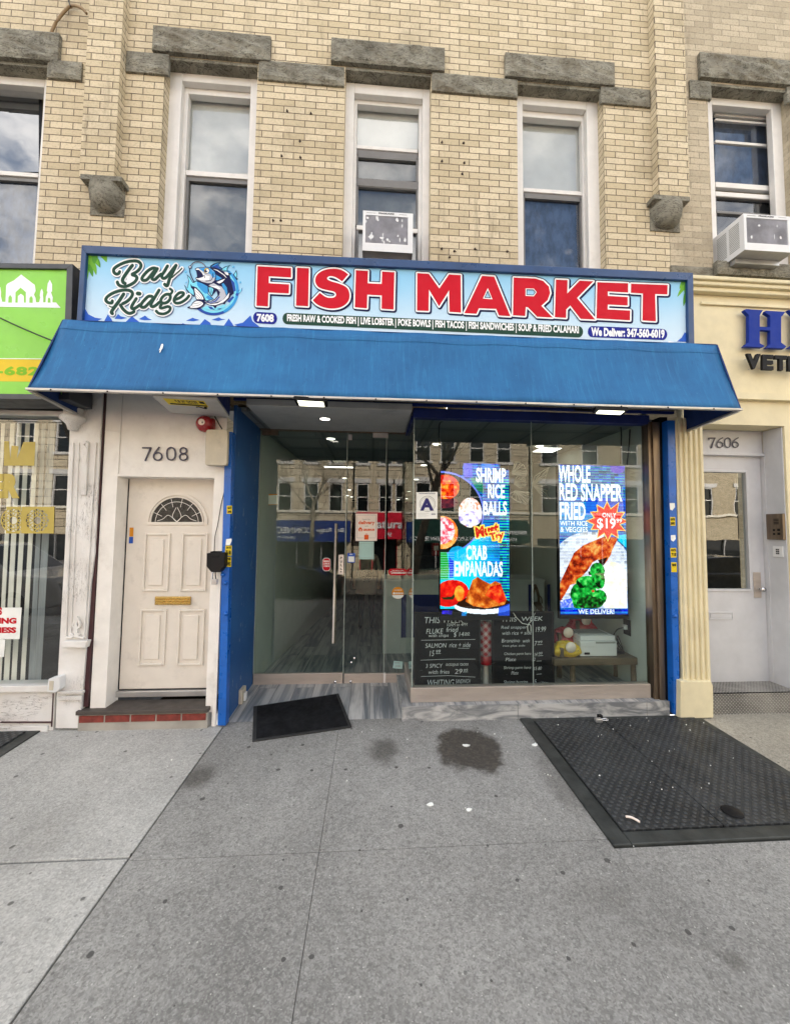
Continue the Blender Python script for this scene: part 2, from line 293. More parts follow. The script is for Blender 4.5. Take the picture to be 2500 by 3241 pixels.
M['ink'] = flat('ink_black', (24, 24, 30)); M['inkn'] = flat('ink_navy', (52, 52, 110)); M['redp'] = flat('red_print', (190, 24, 40)); M['sblue'] = flat('sticker_blue', (50, 90, 180)); M['sor'] = flat('sticker_orange', (214, 140, 40)); M['greyp'] = flat('grey_print', (150, 152, 150))
M['yels'] = flat('sticker_yellow', (222, 196, 40))
M['bellred'] = mat('bell_red_enamel', (.30, .008, .012), .25, var=.1, bump=0, coat=.4); M['antenna'] = mat('aged_grey_plastic', (.55, .50, .40), .6, var=.1, dirt=.45, dcol=(.33, .31, .27), ds=9, bump=.08)
M['num'] = mat('navy_numeral', (.02, .02, .055), .35, var=.1, bump=0); M['vetblue'] = mat('royal_blue_letter', (.006, .03, .27), .6, var=.05, bump=0, spec=.2)
M['wood'] = mat('dark_bench_wood', (.13, .095, .06), .55, var=.3, vs=3, bump=.2, sx=(1, 6, 6)); M['prn'] = mat('printer_white', (.70, .71, .72), .4, var=.03, bump=0)
M['foilr'] = mat('red_foil', (.42, .012, .02), .3, var=.25, vs=25, bump=.8, bs=22, coat=.3); M['foily'] = mat('yellow_foil', (.70, .47, .02), .35, var=.2, vs=25, bump=.8, bs=22, coat=.3)
M['gold_dec'] = mat('gold_vinyl', (.46, .36, .07), .5, var=.08, bump=0); M['slat'] = mat('vertical_blind', (.88, .87, .80), .7, var=.05, bump=.05); M['sheer'] = mat('sheer_curtain', (.30, .33, .35), .9, var=.15, bump=.05, sx=(8, 1, .5))
M['skin'] = mat('skin', (.45, .28, .20), .5, var=.05, bump=0); M['shirt'] = mat('taupe_shirt', (.36, .31, .24), .85, var=.1, bump=.1); M['trous'] = mat('dark_trousers', (.012, .013, .016), .8, var=.2); M['hair'] = mat('dark_hair', (.02, .014, .01), .6, var=.3)
M['asph'] = stained('asphalt', (.06, .06, .062), [], gum=.01, spk=.4)
M['bark'] = mat('bark', (.34, .29, .21), .9, var=.4, vs=12, bump=.7, bs=30, sx=(1, 1, .4))
M['tanstone'] = brickmat('opposite_stone', (.64, .54, .38), (.80, .70, .52), (.14, .105, .07), .1, .018, 1.1, .42); M['lime2'] = mat('limestone_trim', (.85, .80, .68), .8, var=.1)
M['awn_n'] = mat('navy_awning', (.012, .035, .20), .7, spec=.1); M['awn_r'] = mat('crimson_awning', (.62, .015, .04), .7, spec=.1); M['awn_g'] = mat('dark_green_awning', (.008, .04, .03), .7, spec=.1)
M['carp_b'] = mat('black_car_paint', (.012, .013, .016), .18, var=.05, bump=0, coat=.6); M['carp_w'] = mat('white_car_paint', (.62, .62, .62), .22, var=.02, bump=0, coat=.5); M['tyre'] = mat('tyre', (.012, .012, .012), .85, var=.2, bump=.2); M['tail'] = mat('tail_lamp_red', (.30, .008, .01), .2, bump=0)
M['carglass'] = mat('car_window', (.006, .008, .009), .06, var=0, bump=0, spec=.8)
M['wire'] = mat('black_cable', (.010, .010, .010), .6, var=.1, bump=0); M['tancable'] = mat('tan_cable', (.24, .16, .08), .7, var=.2, bump=.1)
M['whitewire'] = mat('white_string', (.85, .83, .78), .7, bump=0); M['rust'] = mat('rusty_iron', (.045, .026, .02), .9, var=.4, bump=.4)
M['lamp'] = emit('warm_led', (1, .95, .82), 11); M['flood'] = emit('flood_led', (1, .97, .72), 4); M['panel'] = emit('panel_led', (1, .96, .86), 5)
# ------------------------------------------------------------------ mesh builder
FONT = None
_tc = {}
def text_mesh(s, bold=0., extrude=0., font=None, space=1.):
    k = (s, bold, extrude, space)
    if k in _tc: return _tc[k]
    cu = bpy.data.curves.new('lettering', 'FONT'); cu.body = s; cu.offset = bold; cu.extrude = extrude; cu.resolution_u = 3; cu.space_character = space
    if FONT: cu.font = FONT
    o = bpy.data.objects.new('lettering', cu); COL.objects.link(o); dg = bpy.context.evaluated_depsgraph_get(); dg.update()
    me = o.evaluated_get(dg).to_mesh(); v = np.empty(len(me.vertices)*3); me.vertices.foreach_get('co', v); v = v.reshape(-1, 3)
    f = [tuple(p.vertices) for p in me.polygons]; o.evaluated_get(dg).to_mesh_clear(); bpy.data.objects.remove(o); bpy.data.curves.remove(cu)
    lo, hi = v.min(0), v.max(0); v = v.copy(); v[:, :2] = (v[:, :2]-lo[:2])/np.maximum(hi[:2]-lo[:2], 1e-6)
    if extrude: v[:, 2] /= (2*extrude)
    _tc[k] = (v, f); return _tc[k]
def smooth(p, n=6, closed=False):
    p = [Vector((*a,)) if not isinstance(a, Vector) else a for a in p]; out = []; m = len(p)
    for i in range(m if closed else m-1):
        a, b, c, d = (p[(i-1) % m] if closed or i > 0 else p[0]), p[i], p[(i+1) % m], (p[(i+2) % m] if closed or i+2 < m else p[-1])
        for k in range(n):
            t = k/n; out.append(.5*((2*b)+(c-a)*t+(2*a-5*b+4*c-d)*t*t+(3*b-a-3*c+d)*t**3))
    if not closed: out.append(p[-1])
    return out
class MB:
    def __init__(s): s.v, s.f, s.m, s.sm = [], [], [], []
    def add(s, vs_, fs, mi=0, sm=False):
        o = len(s.v); s.v += [Vector(v) for v in vs_]; s.f += [tuple(i+o for i in f) for f in fs]; s.m += [mi]*len(fs); s.sm += [sm]*len(fs); return s
    def box(s, x0, x1, y0, y1, z0, z1, mi=0):
        x0, x1 = sorted((x0, x1)); y0, y1 = sorted((y0, y1)); z0, z1 = sorted((z0, z1))
        v = [(x, y, z) for z in (z0, z1) for y in (y0, y1) for x in (x0, x1)]
        return s.add(v, [(0, 2, 3, 1), (4, 5, 7, 6), (0, 1, 5, 4), (2, 6, 7, 3), (0, 4, 6, 2), (1, 3, 7, 5)], mi)
    def pbox(s, xl, xr, yt, yb, Yf, Yb, mi=0):          # measured rectangle on plane Yf, given real depth
        ym, xm = (yt+yb)/2, (xl+xr)/2
        return s.box(P(xl, ym, Yf).x, P(xr, ym, Yf).x, Yf, Yb, P(xm, yb, Yf).z, P(xm, yt, Yf).z, mi)
    def quad(s, a, b, c, d, mi=0): return s.add([a, b, c, d], [(0, 1, 2, 3)], mi)
    def prism(s, pw, off, mi=0, sm=False):              # polygon of world points pushed along off
        n = len(pw); off = Vector(off); v = [Vector(p) for p in pw]+[Vector(p)+off for p in pw]
        return s.add(v, [tuple(range(n)), tuple(reversed(range(n, 2*n)))]+[(i, i+n, (i+1) % n+n, (i+1) % n) for i in range(n)], mi, sm)
    def pp(s, px, Yf, Yb, mi=0): return s.prism([P(x, y, Yf) for x, y in px], (0, Yb-Yf, 0), mi)
    def poly(s, px, Y, mi=0): return s.add([P(x, y, Y) for x, y in px], [tuple(range(len(px)))], mi)
    def hole(s, outer, inner, Y, i=0, j=0, mi=0):       # polygon with one hole, joined by a seam
        inner = inner[j:]+inner[:j]; outer = outer[i:]+outer[:i]
        def area(p): return sum(p[k][0]*p[(k+1) % len(p)][1]-p[(k+1) % len(p)][0]*p[k][1] for k in range(len(p)))
        if area(outer)*area(inner) > 0: inner = [inner[0]]+inner[:0:-1]
        return s.poly(outer+[outer[0]]+inner+[inner[0]], Y, mi)
    def stroke(s, px, w, Y, mi=0, closed=False, caps=True, sm=0, taper=None, to=None):
        to = to or (lambda x, y, Y_: P(x, y, Y_))
        p = [Vector(a) for a in px]
        if sm: p = smooth(p, sm, closed)
        n = len(p); eps = 4e-6
        segs = n if closed else n-1
        nor = []
        for i in range(n):
            a = p[i-1] if (closed or i > 0) else p[i]; b = p[(i+1) % n] if (closed or i < n-1) else p[i]
            t = (b-a); t = t/(t.length or 1); nor.append(Vector((-t.y, t.x)))
        for i in range(n):
            q = p[i]; ww = w*(taper(i/(n-1)) if taper else 1)
            if i < segs:
                b = p[(i+1) % n]; t = b-q
                if t.length < 1e-6: continue
                t = t/t.length; m = Vector((-t.y, t.x)); w2 = w*(taper((i+1)/(n-1)) if taper else 1)
                n0, n1 = (nor[i], nor[(i+1) % n]) if sm else (m, m)
                c = [q+n0*ww/2, b+n1*w2/2, b-n1*w2/2, q-n0*ww/2]
                s.add([to(a.x, a.y, Y-i*eps) for a in c], [(0, 1, 2, 3)], mi)
            if caps and (not sm or i in (0, n-1)):
                k = 10; s.add([to(q.x+math.cos(a*2*math.pi/k)*ww/2, q.y+math.sin(a*2*math.pi/k)*ww/2, Y-(i+n)*eps) for a in range(k)], [tuple(range(k))], mi)
        return s
    def disc(s, c, r, Y, mi=0, k=20, ry=None):
        ry = ry or r; return s.poly([(c[0]+r*math.cos(a*2*math.pi/k), c[1]+ry*math.sin(a*2*math.pi/k)) for a in range(k)], Y, mi)
    def text(s, st, q, Y=None, mi=0, bold=0., depth=0., space=1.):   # q: corners TL TR BR BL, measured (with Y) or world Vectors
        v, f = text_mesh(st, bold, .5 if depth else 0., None, space); o = []
        q = [Vector(a) for a in q]
        for a in v:
            t = q[3].lerp(q[2], a[0]).lerp(q[0].lerp(q[1], a[0]), a[1])
            if Y is not None: t = P(t.x, t.y, Y); t.y -= a[2]*depth
            o.append(t)
        return s.add(o, f, mi)
    def trect(s, st, x0, y0, x1, y1, Y, mi=0, bold=0., depth=0., tilt=0., zm=None, space=1.):
        q = [(x0, y0), (x1, y0+tilt), (x1, y1+tilt), (x0, y1)]
        if zm: q = [zm(*a) for a in q]
        return s.text(st, q, Y, mi, bold, depth, space)
    def tube(s, pw, r, k=8, mi=0, cap=True):
        pw = [Vector(p) for p in pw]; n = len(pw); rs = r if isinstance(r, (list, tuple)) else [r]*n; v = []; f = []
        for i, p in enumerate(pw):
            t = (pw[min(i+1, n-1)]-pw[max(i-1, 0)]); t = t/(t.length or 1)
            a = t.cross(Vector((.31, .17, .93)) if abs(t.z) < .9 else Vector((1, .1, 0))); a.normalize(); b = t.cross(a)
            v += [p+(a*math.cos(2*math.pi*j/k)+b*math.sin(2*math.pi*j/k))*rs[i] for j in range(k)]
        for i in range(n-1):
            f += [(i*k+j, i*k+(j+1) % k, (i+1)*k+(j+1) % k, (i+1)*k+j) for j in range(k)]
        if cap: f += [tuple(range(k)), tuple(reversed(range((n-1)*k, n*k)))]
        return s.add(v, f, mi, True)
    def lathe(s, prof, c, axis='z', k=24, mi=0, half=False):       # prof: (radius, height)
        c = Vector(c); v = []; f = []; kk = k; arc = math.pi if half else 2*math.pi
        for r_, h in prof:
            for j in range(kk+(1 if half else 0)):
                a = arc*j/kk; x, y = r_*math.cos(a), r_*math.sin(a)
                v.append(c+Vector((x, -h, y) if axis == 'y' else (x, -y if half else y, h)))
        st = kk+(1 if half else 0)
        for i in range(len(prof)-1):
            for j in range(kk):
                f.append((i*st+j, i*st+(j+1) % st, (i+1)*st+(j+1) % st, (i+1)*st+j))
        return s.add(v, f, mi, True)
    def sheet(s, fn, nu, nv, mi=0, sm=True):
        v = [fn(i/nu, j/nv) for j in range(nv+1) for i in range(nu+1)]
        return s.add(v, [(j*(nu+1)+i, j*(nu+1)+i+1, (j+1)*(nu+1)+i+1, (j+1)*(nu+1)+i) for j in range(nv) for i in range(nu)], mi, sm)
    def build(s, name, mats, parent=None, bevel=0., label=None):
        mats = mats if isinstance(mats, (list, tuple)) else [mats]
        org = parent.matrix_world.translation if parent else Vector()
        if parent:
            org = Vector(); p = parent
            while p: org += p.location; p = p.parent
        else:
            org = sum(s.v, Vector())/max(1, len(s.v)); org.z = min(v.z for v in s.v)
        me = bpy.data.meshes.new(name); me.from_pydata([v-org for v in s.v], [], s.f)
        for k in mats: me.materials.append(M[k] if isinstance(k, str) else k)
        me.polygons.foreach_set('material_index', s.m); me.polygons.foreach_set('use_smooth', s.sm); me.update()
        o = bpy.data.objects.new(name, me); COL.objects.link(o)
        if parent: o.parent = parent
        else: o.location = org
        if bevel:
            b = o.modifiers.new('bevel', 'BEVEL'); b.width = bevel; b.segments = 2; b.limit_method = 'ANGLE'; b.angle_limit = R(40)
        if label: o['label'] = label
        return o
def tag(o, label, cat, group=None):
    o['label'] = label; o['category'] = cat
    if group: o['group'] = group
    return o
def thing(name, loc, label, cat, group=None):
    o = bpy.data.objects.new(name, None); o.empty_display_size = .1; o.location = Vector(loc); COL.objects.link(o); return tag(o, label, cat, group)
def struct(o, kind='structure'): o['kind'] = kind; return o
def copy_tree(o, parent=None):
    c = o.copy(); COL.objects.link(c); c.parent = parent
    for ch in o.children: copy_tree(ch, c)
    return c
def wall_holes(mb, x0, x1, z0, z1, holes, Y=0., depth=.2, mi=0):
    xs = sorted({x0, x1, *[h[0] for h in holes], *[h[1] for h in holes]}); zs = sorted({z0, z1, *[h[2] for h in holes], *[h[3] for h in holes]})
    for a, b in zip(xs, xs[1:]):
        for c, d in zip(zs, zs[1:]):
            mx_, mz = (a+b)/2, (c+d)/2
            if any(h[0] < mx_ < h[1] and h[2] < mz < h[3] for h in holes): continue
            mb.quad((a, Y, c), (b, Y, c), (b, Y, d), (a, Y, d), mi)
    for a, b, c, d in holes:
        e = Y+depth
        mb.quad((a, Y, c), (a, Y, d), (a, e, d), (a, e, c), mi); mb.quad((b, Y, c), (b, e, c), (b, e, d), (b, Y, d), mi)
        mb.quad((a, Y, d), (b, Y, d), (b, e, d), (a, e, d), mi); mb.quad((a, Y, c), (a, e, c), (b, e, c), (b, Y, c), mi)
    return mb
def frame(mb, xl, xr, yt, yb, wl, wr, wt, wb, Yf, Yb, mi=0):      # measured rectangular frame of four bars
    X0, X1 = P(xl, (yt+yb)/2, Yf).x, P(xr, (yt+yb)/2, Yf).x; Z1, Z0 = P((xl+xr)/2, yt, Yf).z, P((xl+xr)/2, yb, Yf).z; k = (X1-X0)/(xr-xl)
    a, b, c, d = X0+wl*k, X1-wr*k, Z0+wb*k, Z1-wt*k
    mb.box(X0, a, Yf, Yb, Z0, Z1, mi); mb.box(b, X1, Yf, Yb, Z0, Z1, mi)
    if wt: mb.box(a, b, Yf+.001, Yb, d, Z1, mi)
    if wb: mb.box(a, b, Yf+.001, Yb, Z0, c, mi)
    return a, b, c, d
# ------------------------------------------------------------------ rough stone blocks
def rock(mb, X0, X1, Z0, Z1, yf=-.05, seed=0, amp=.035):
    r = np.random.default_rng(seed); nu, nv = max(6, int((X1-X0)/.018)), max(4, int((Z1-Z0)/.014))
    ph = r.uniform(0, 6.3, (9, 3)); fr = r.uniform(6, 34, (9, 2))
    def h(u, v):
        x, z = u*(X1-X0), v*(Z1-Z0); s = sum(math.sin(fr[i][0]*x+fr[i][1]*z*1.6+ph[i][0]+1.5*math.sin(5*z*fr[i][0]/6+ph[i][1]))/(1+i*.35) for i in range(9))
        s += .35*math.sin(60*z+6*math.sin(7*x+ph[0][0])+ph[1][1]); return math.floor(s*1.5)/1.5*.55+s*.45+float(r.normal(0, .05))
    g = {}
    def fn(u, v):
        e = min(1, min(u, 1-u)*nu/2.2, min(v, 1-v)*nv/2.0)
        return (X0+u*(X1-X0), yf-e*(.008+amp*.13*(h(u, v)+1.4))+(0 if e > 0 else .0), Z0+v*(Z1-Z0))
    mb.sheet(fn, nu, nv, 0, False)
    mb.quad((X0, yf, Z0), (X0, .005, Z0), (X1, .005, Z0), (X1, yf, Z0)); mb.quad((X0, yf, Z1), (X1, yf, Z1), (X1, .02, Z1), (X0, .02, Z1))
    mb.quad((X0, yf, Z0), (X0, yf, Z1), (X0, .02, Z1), (X0, .02, Z0)); mb.quad((X1, yf, Z0), (X1, .02, Z0), (X1, .02, Z1), (X1, yf, Z1))
    return mb
def prock(xl, xr, yt, yb, yf, seed, parent, name='lintel', amp=.035):
    X0, X1 = P(xl, (yt+yb)/2).x, P(xr, (yt+yb)/2).x; Z1, Z0 = P((xl+xr)/2, yt).z, P((xl+xr)/2, yb).z
    return rock(MB(), X0, X1, Z0, Z1, yf, seed, amp).build(name, 'stone', parent)
# ================================================================== GROUND
def slab(name, x0, x1, y0, y1, m, z=0., nx=1, ny=1):
    mb = MB(); mb.prism([(x0, y0, z+GS*y0), (x1, y0, z+GS*y0), (x1, y1, z+GS*y1), (x0, y1, z+GS*y1)], (0, 0, -.12)); return struct(mb.build(name, m, None, 0.0015 if m == 'conc' else .006))
XL, XJ, XR = -1.29, -.268, 1.40
st_c = [(P_.x, P_.y, rx, ry, k, wet) for (P_, rx, ry, k, wet) in [
    (PG(*G2(318, 232)), .27, .30, .86, True), (PG(*G1(1640, 235)), .14, .18, .62, False), (PG(*G1(845, 350)), .13, .16, .60, False), (PG(*G2(860, 865)), .22, .1, .16, False),
    (PG(*G2(1000, 930)), .35, .3, .10, False), (PG(*G2(700, 380)), .1, .4, .35, False), (PG(*G2(1440, 1130)), .05, .04, .4, False)]]
M['conc'] = stained('grey_concrete', (.285, .282, .268), st_c, gum=.024, spk=.40)
M['concl'] = stained('pale_broom_concrete', (.47, .465, .44), [(-1.9, -1.2, .25, .3, .2, False)], True, .022, .3)
M['concr'] = stained('tan_concrete', (.36, .335, .28), [], True, .02, .35)
mb = MB(); mb.prism([(-60, -400, -.30), (60, -400, -.30), (60, .0, -.2), (-60, .0, -.2)], (0, 0, -.2)); struct(mb.build('ground', 'asph'))
YJ = PG(*G1(700, 700)).y; YK = -4.9
G = .006
yl = PG(*G1(270, 705)).y
slab('pavement', -1.29-2.2, XL-G, yl+G, .02, 'concl'); slab('pavement', -1.29-2.2, XL-G, YK, yl-G, 'concl'); slab('pavement', -9, -1.29-2.2-G*2, YK, .02, 'concl')
for a, b in ((XL+G, XJ-.0012), (XJ+.0012, 1.40)):
    slab('pavement', a, b, YJ+.002, .1, 'conc'); slab('pavement', a, b, -2.35+.0005, YJ-.002, 'conc'); slab('pavement', a, b, YK, -2.35-.0005, 'conc')
HX0, HX1, HY0, HY1 = 1.40, 3.135, PG(1947, 2682).y, -.01
slab('pavement', 1.40+.0008, 8, YK, HY0-G, 'conc'); slab('pavement', HX1+G, 8, HY0, .02, 'concr')
mb = MB(); mb.prism([(-60, YK-.16, -.115), (60, YK-.16, -.115), (60, YK-.006, -.112), (-60, YK-.006, -.112)], (0, 0, -.2)); struct(mb.build('kerb', 'mortar', None, .015))
# far side of the street (seen mirrored in the shop glass)
mb = MB(); mb.prism([(-60, -19.6, -1.36), (60, -19.6, -1.36), (60, -13.8, -1.42), (-60, -13.8, -1.42)], (0, 0, -.15)); struct(mb.build('opposite_pavement', 'concr'))
mb = MB(); mb.prism([(-60, -13.8, -1.55), (60, -13.8, -1.55), (60, YK-.16, -.24), (-60, YK-.16, -.24)], (0, 0, -.2)); struct(mb.build('road', 'asph'))
mb = MB(); mb.prism([(-60, -30, -1.75), (60, -30, -1.75), (60, -13.8, -1.75), (-60, -13.8, -1.75)], (0, 0, -.2)); struct(mb.build('terrain', 'asph'))
bpy.data.objects['ground'].location.z -= 2.2
mb = MB(); mb.prism([(-20, YK, -.30), (20, YK, -.30), (20, .1, -.18), (-20, .1, -.18)], (0, 0, -.1)); struct(mb.build('seam_light_block', 'dark'))  # added dark slab, stops light showing through hatch and paving seams
# cellar hatch
def gz(y): return GS*y
ht = thing('cellar_hatch', ((HX0+HX1)/2, -.8, gz(-.8)), 'black steel tread plate cellar hatch in front of the shop window', 'cellar hatch')
mb = MB(); fw = .11
def gb(x0, x1, y0, y1, z0, z1, mb, mi=0): mb.prism([(x0, y0, gz(y0)+z1), (x1, y0, gz(y0)+z1), (x1, y1, gz(y1)+z1), (x0, y1, gz(y1)+z1)], (0, 0, z0-z1), mi)
gb(HX0, HX0+fw, HY0, HY1, -.1, .014, mb); gb(HX1-.07, HX1, HY0, HY1, -.1, .012, mb); gb(HX0+fw, HX1-.07, HY0, HY0+.09, -.1, .015, mb); gb(HX0+fw, HX1-.07, HY1-.06, HY1, -.1, .010, mb)
mb.build('frame', 'platef', ht, .006)
xm = PG(*G2(1180, 375)).x
mb = MB(); gb(HX0+fw+.006, xm-.003, HY0+.096, HY1-.066, -.02, .022, mb); mb.build('door_leaf', 'plate', ht, .003)
mb = MB(); gb(xm+.003, HX1-.076, HY0+.096, HY1-.066, -.02, .022, mb); mb.build('door_leaf', 'plate', ht, .003)
q = PG(*G2(1437, 515)); mb = MB(); mb.lathe([(0, 0), (.055, 0), (.06, -.004), (.04, -.012), (0, -.014)], (q.x, q.y, gz(q.y)+.03), 'z', 16)
mb.build('finger_pull', 'black', ht)
q = PG(*G2(880, 122)); z = gz(q.y)+.022
pd = thing('padlock', (q.x, q.y, z), 'grey padlock lying on the top edge of the cellar hatch', 'padlock')
mb = MB(); mb.box(q.x-.065, q.x-.005, q.y-.03, q.y+.012, z, z+.032); mb.build('lock_body', 'alu', pd, .006)
mb = MB(); mb.tube(smooth([Vector((q.x-.005, q.y-.02, z+.018)), Vector((q.x+.04, q.y-.022, z+.018)), Vector((q.x+.055, q.y-.005, z+.018)), Vector((q.x+.04, q.y+.012, z+.018)), Vector((q.x-.005, q.y+.004, z+.018))], 5), .006); mb.build('shackle', 'chrome', pd)
mb = MB(); mb.box(q.x-.01, q.x+.03, q.y+.022, q.y+.06, z-.002, z+.04); mb.build('hasp', 'black', pd, .004)
# second hatch by the neighbour, at the left edge
hl = thing('cellar_hatch', (-3.4, -.45, gz(-.45)), 'dark steel hatch beside the peeling white pillar base', 'cellar hatch')
a = PG(*LL(455, 1705)); mb = MB(); gb(-4.9, a.x, -.95, -.02, -.09, .010, mb); mb.build('frame', 'platef', hl, .005)
mb = MB(); gb(-4.8, a.x-.10, -.87, -.05, -.02, .022, mb); mb.build('door_leaf', 'plate', hl, .004)
# litter
def scrap(zm, x, y, r, label, seed, name='paper_scrap'):
    q = PG(*zm(x, y)); rr = np.random.default_rng(seed); mb = MB(); k = 11
    ring = [(math.cos(6.283*i/k)*r*rr.uniform(.6, 1.1), math.sin(6.283*i/k)*r*rr.uniform(.35, .7)) for i in range(k)]
    zz = gz(q.y)+.003; v = [Vector((q.x, q.y, zz+.008))]+[Vector((q.x+a, q.y+b, zz+rr.uniform(0, .008))) for a, b in ring]+[Vector((q.x, q.y, zz+.005))]+[Vector((q.x+a, q.y+b, zz-.002)) for a, b in ring]
    mb.add(v, [(0, 1+i, 1+(i+1) % k) for i in range(k)]+[(1+i, k+2+i, k+2+(i+1) % k, 1+(i+1) % k) for i in range(k)])
    return tag(mb.build(name, 'paper'), label, 'litter', 'white scraps on the pavement')
scrap(G2, 150, 470, .026, 'flat oval white scrap below the big wet stain', 1); scrap(G2, 316, 492, .023, 'curled white scrap, right of the oval scrap', 2)
scrap(G2, 596, 214, .032, 'white scrap against the left frame of the hatch', 3); scrap(G2, 303, 216, .030, 'white scrap lying inside the big wet stain', 4)
q = PG(*G2(1010, 547)); mb = MB(); mb.tube(smooth([Vector((q.x-.03, q.y+.015, gz(q.y)+.03)), Vector((q.x, q.y, gz(q.y)+.034)), Vector((q.x+.03, q.y-.03, gz(q.y)+.028))], 4), [.004]*9 and .007); tag(mb.build('cigarette_butt', 'pink'), 'small tan butt lying on the cellar hatch', 'litter')
mb = MB()
for i in range(48):
    x, y = random.uniform(-1.8, 3.2), -abs(random.gauss(.1, .7))-.03
    if random.random() < .2: x = random.uniform(1.2, 3.0)
    s_ = random.uniform(.002, .0065); zz = gz(y)+(.023 if (HX0 < x < HX1 and y > HY0) else .002)
    a = random.uniform(0, 6.28); c_, d_ = math.cos(a)*s_, math.sin(a)*s_
    mb.prism([(x+c_, y+d_*.7, zz+.004), (x-d_, y+c_*.7, zz+.005), (x-c_, y-d_*.7, zz+.004), (x+d_, y-c_*.7, zz+.003)], (0, 0, -.005))
struct(mb.build('litter', 'paper'), 'stuff')
# door mat
mt = thing('door_mat', (-.6, .1, .02), 'black rubber door mat lying askew at the glass door', 'mat')
c4 = [PG(803, 2235, .045, .05), PG(1072, 2194, .05, .04), PG(1114, 2299, .016), PG(799, 2345, .013)]
mb = MB(); mb.prism(c4, (0, 0, -.011)); mb.build('border', 'rubbere', mt, .003)
cc = sum(c4, Vector())/4; mb = MB(); mb.prism([cc+(p-cc)*.925+Vector((0, 0, .004)) for p in c4], (0, 0, -.006)); mb.build('pile', 'rubber', mt)
# ================================================================== CENTRE BUILDING
bb = thing('brick_building', (.2, 0, 0), 'buff brick building whose ground floor is the fish shop', 'building')
BL, BR_, ZT = P(326, 700).x, P(2116, 700).x, 8.1
wins = [(528, 807, 232), (1088, 1363, 271), (1637, 1893, 306)]
hol = []
for (xl, xr, yt), yl_ in zip(wins, (192, 224, 270)): hol.append((P(xl, 500, .105 if xl < 1000 else 0).x, P(xr, 500, .105 if xr > 1500 else 0).x, 3.9, P((xl+xr)/2, yl_).z))
mb = wall_holes(MB(), BL, BR_, 2.98, ZT, hol, 0., .30)
mb.box(BL, BR_, .0, 12.5, ZT, ZT+.15); mb.box(BL, BR_, 12.3, 12.5, -.2, ZT); mb.quad((BL, .31, 3.0), (BR_, .31, 3.0), (BR_, 12.3, 3.0), (BL, 12.3, 3.0))  # unseen roof, rear wall and floor sheet, added to block sun and leaks
mb.build('wall', 'brick', bb)
pl = MB(); z0 = P(310, 562, -.09).z; pl.box(P(268, 280, -.09).x, P(377, 280, -.09).x, -.09, -.002, z0, ZT); pl.build('pilaster', 'brick', bb)
pr = MB(); z1 = P(2135, 622, -.09).z; pr.box(P(2076, 311, -.09).x, P(2171, 311, -.09).x, -.09, -.002, z1, ZT); pr.build('pilaster', 'brick', bb)
def corbel(xl, xr, yt, yc, yb, parent):
    Yf = -.112; X0, X1 = P(xl, yt, Yf).x, P(xr, yt, Yf).x; Z1, Zc, Z0 = P((xl+xr)/2, yt, -.1).z, P((xl+xr)/2, yc, -.1).z, P((xl+xr)/2, yb, -.05).z
    mb = MB(); c = (X0+X1)/2; hw = (X1-X0)/2; mb.box(X0, X1, Yf, -.001, Z1-.045, Z1)
    mb.prism([(X0+.004, Yf+.004, Z1-.046), (X1-.004, Yf+.004, Z1-.046), (X1-.035, -.02, Z1-.075), (X0+.035, -.02, Z1-.075)], (0, .02, 0))
    r = hw*.83; hh_ = Z1-.046-Z0; prof = [(0, Z0+.02), (r*.35, Z0+.022), (r*.62, Z0+.04), (r*.82, Z0+.075), (r*.94, Z0+.12), (r, Z0+hh_*.7), (r*.98, Z1-.046)]
    mb.lathe(prof, (c, -.0, 0), 'z', 20, 0, True); mb.box(c-hw*.84, c+hw*.84, -.012, -.001, Z0-.0, Z1-.05)
    mb.build('corbel', 'stone', parent, 0)
corbel(255, 386, 558, 600, 672, bb); corbel(2069, 2182, 622, 655, 724, bb)
for a, b, c, d in hol:
    MB().box(a+.001, b-.001, -.002, .16, d-.03, d-.001).build('lintel_soffit', 'stone', bb)
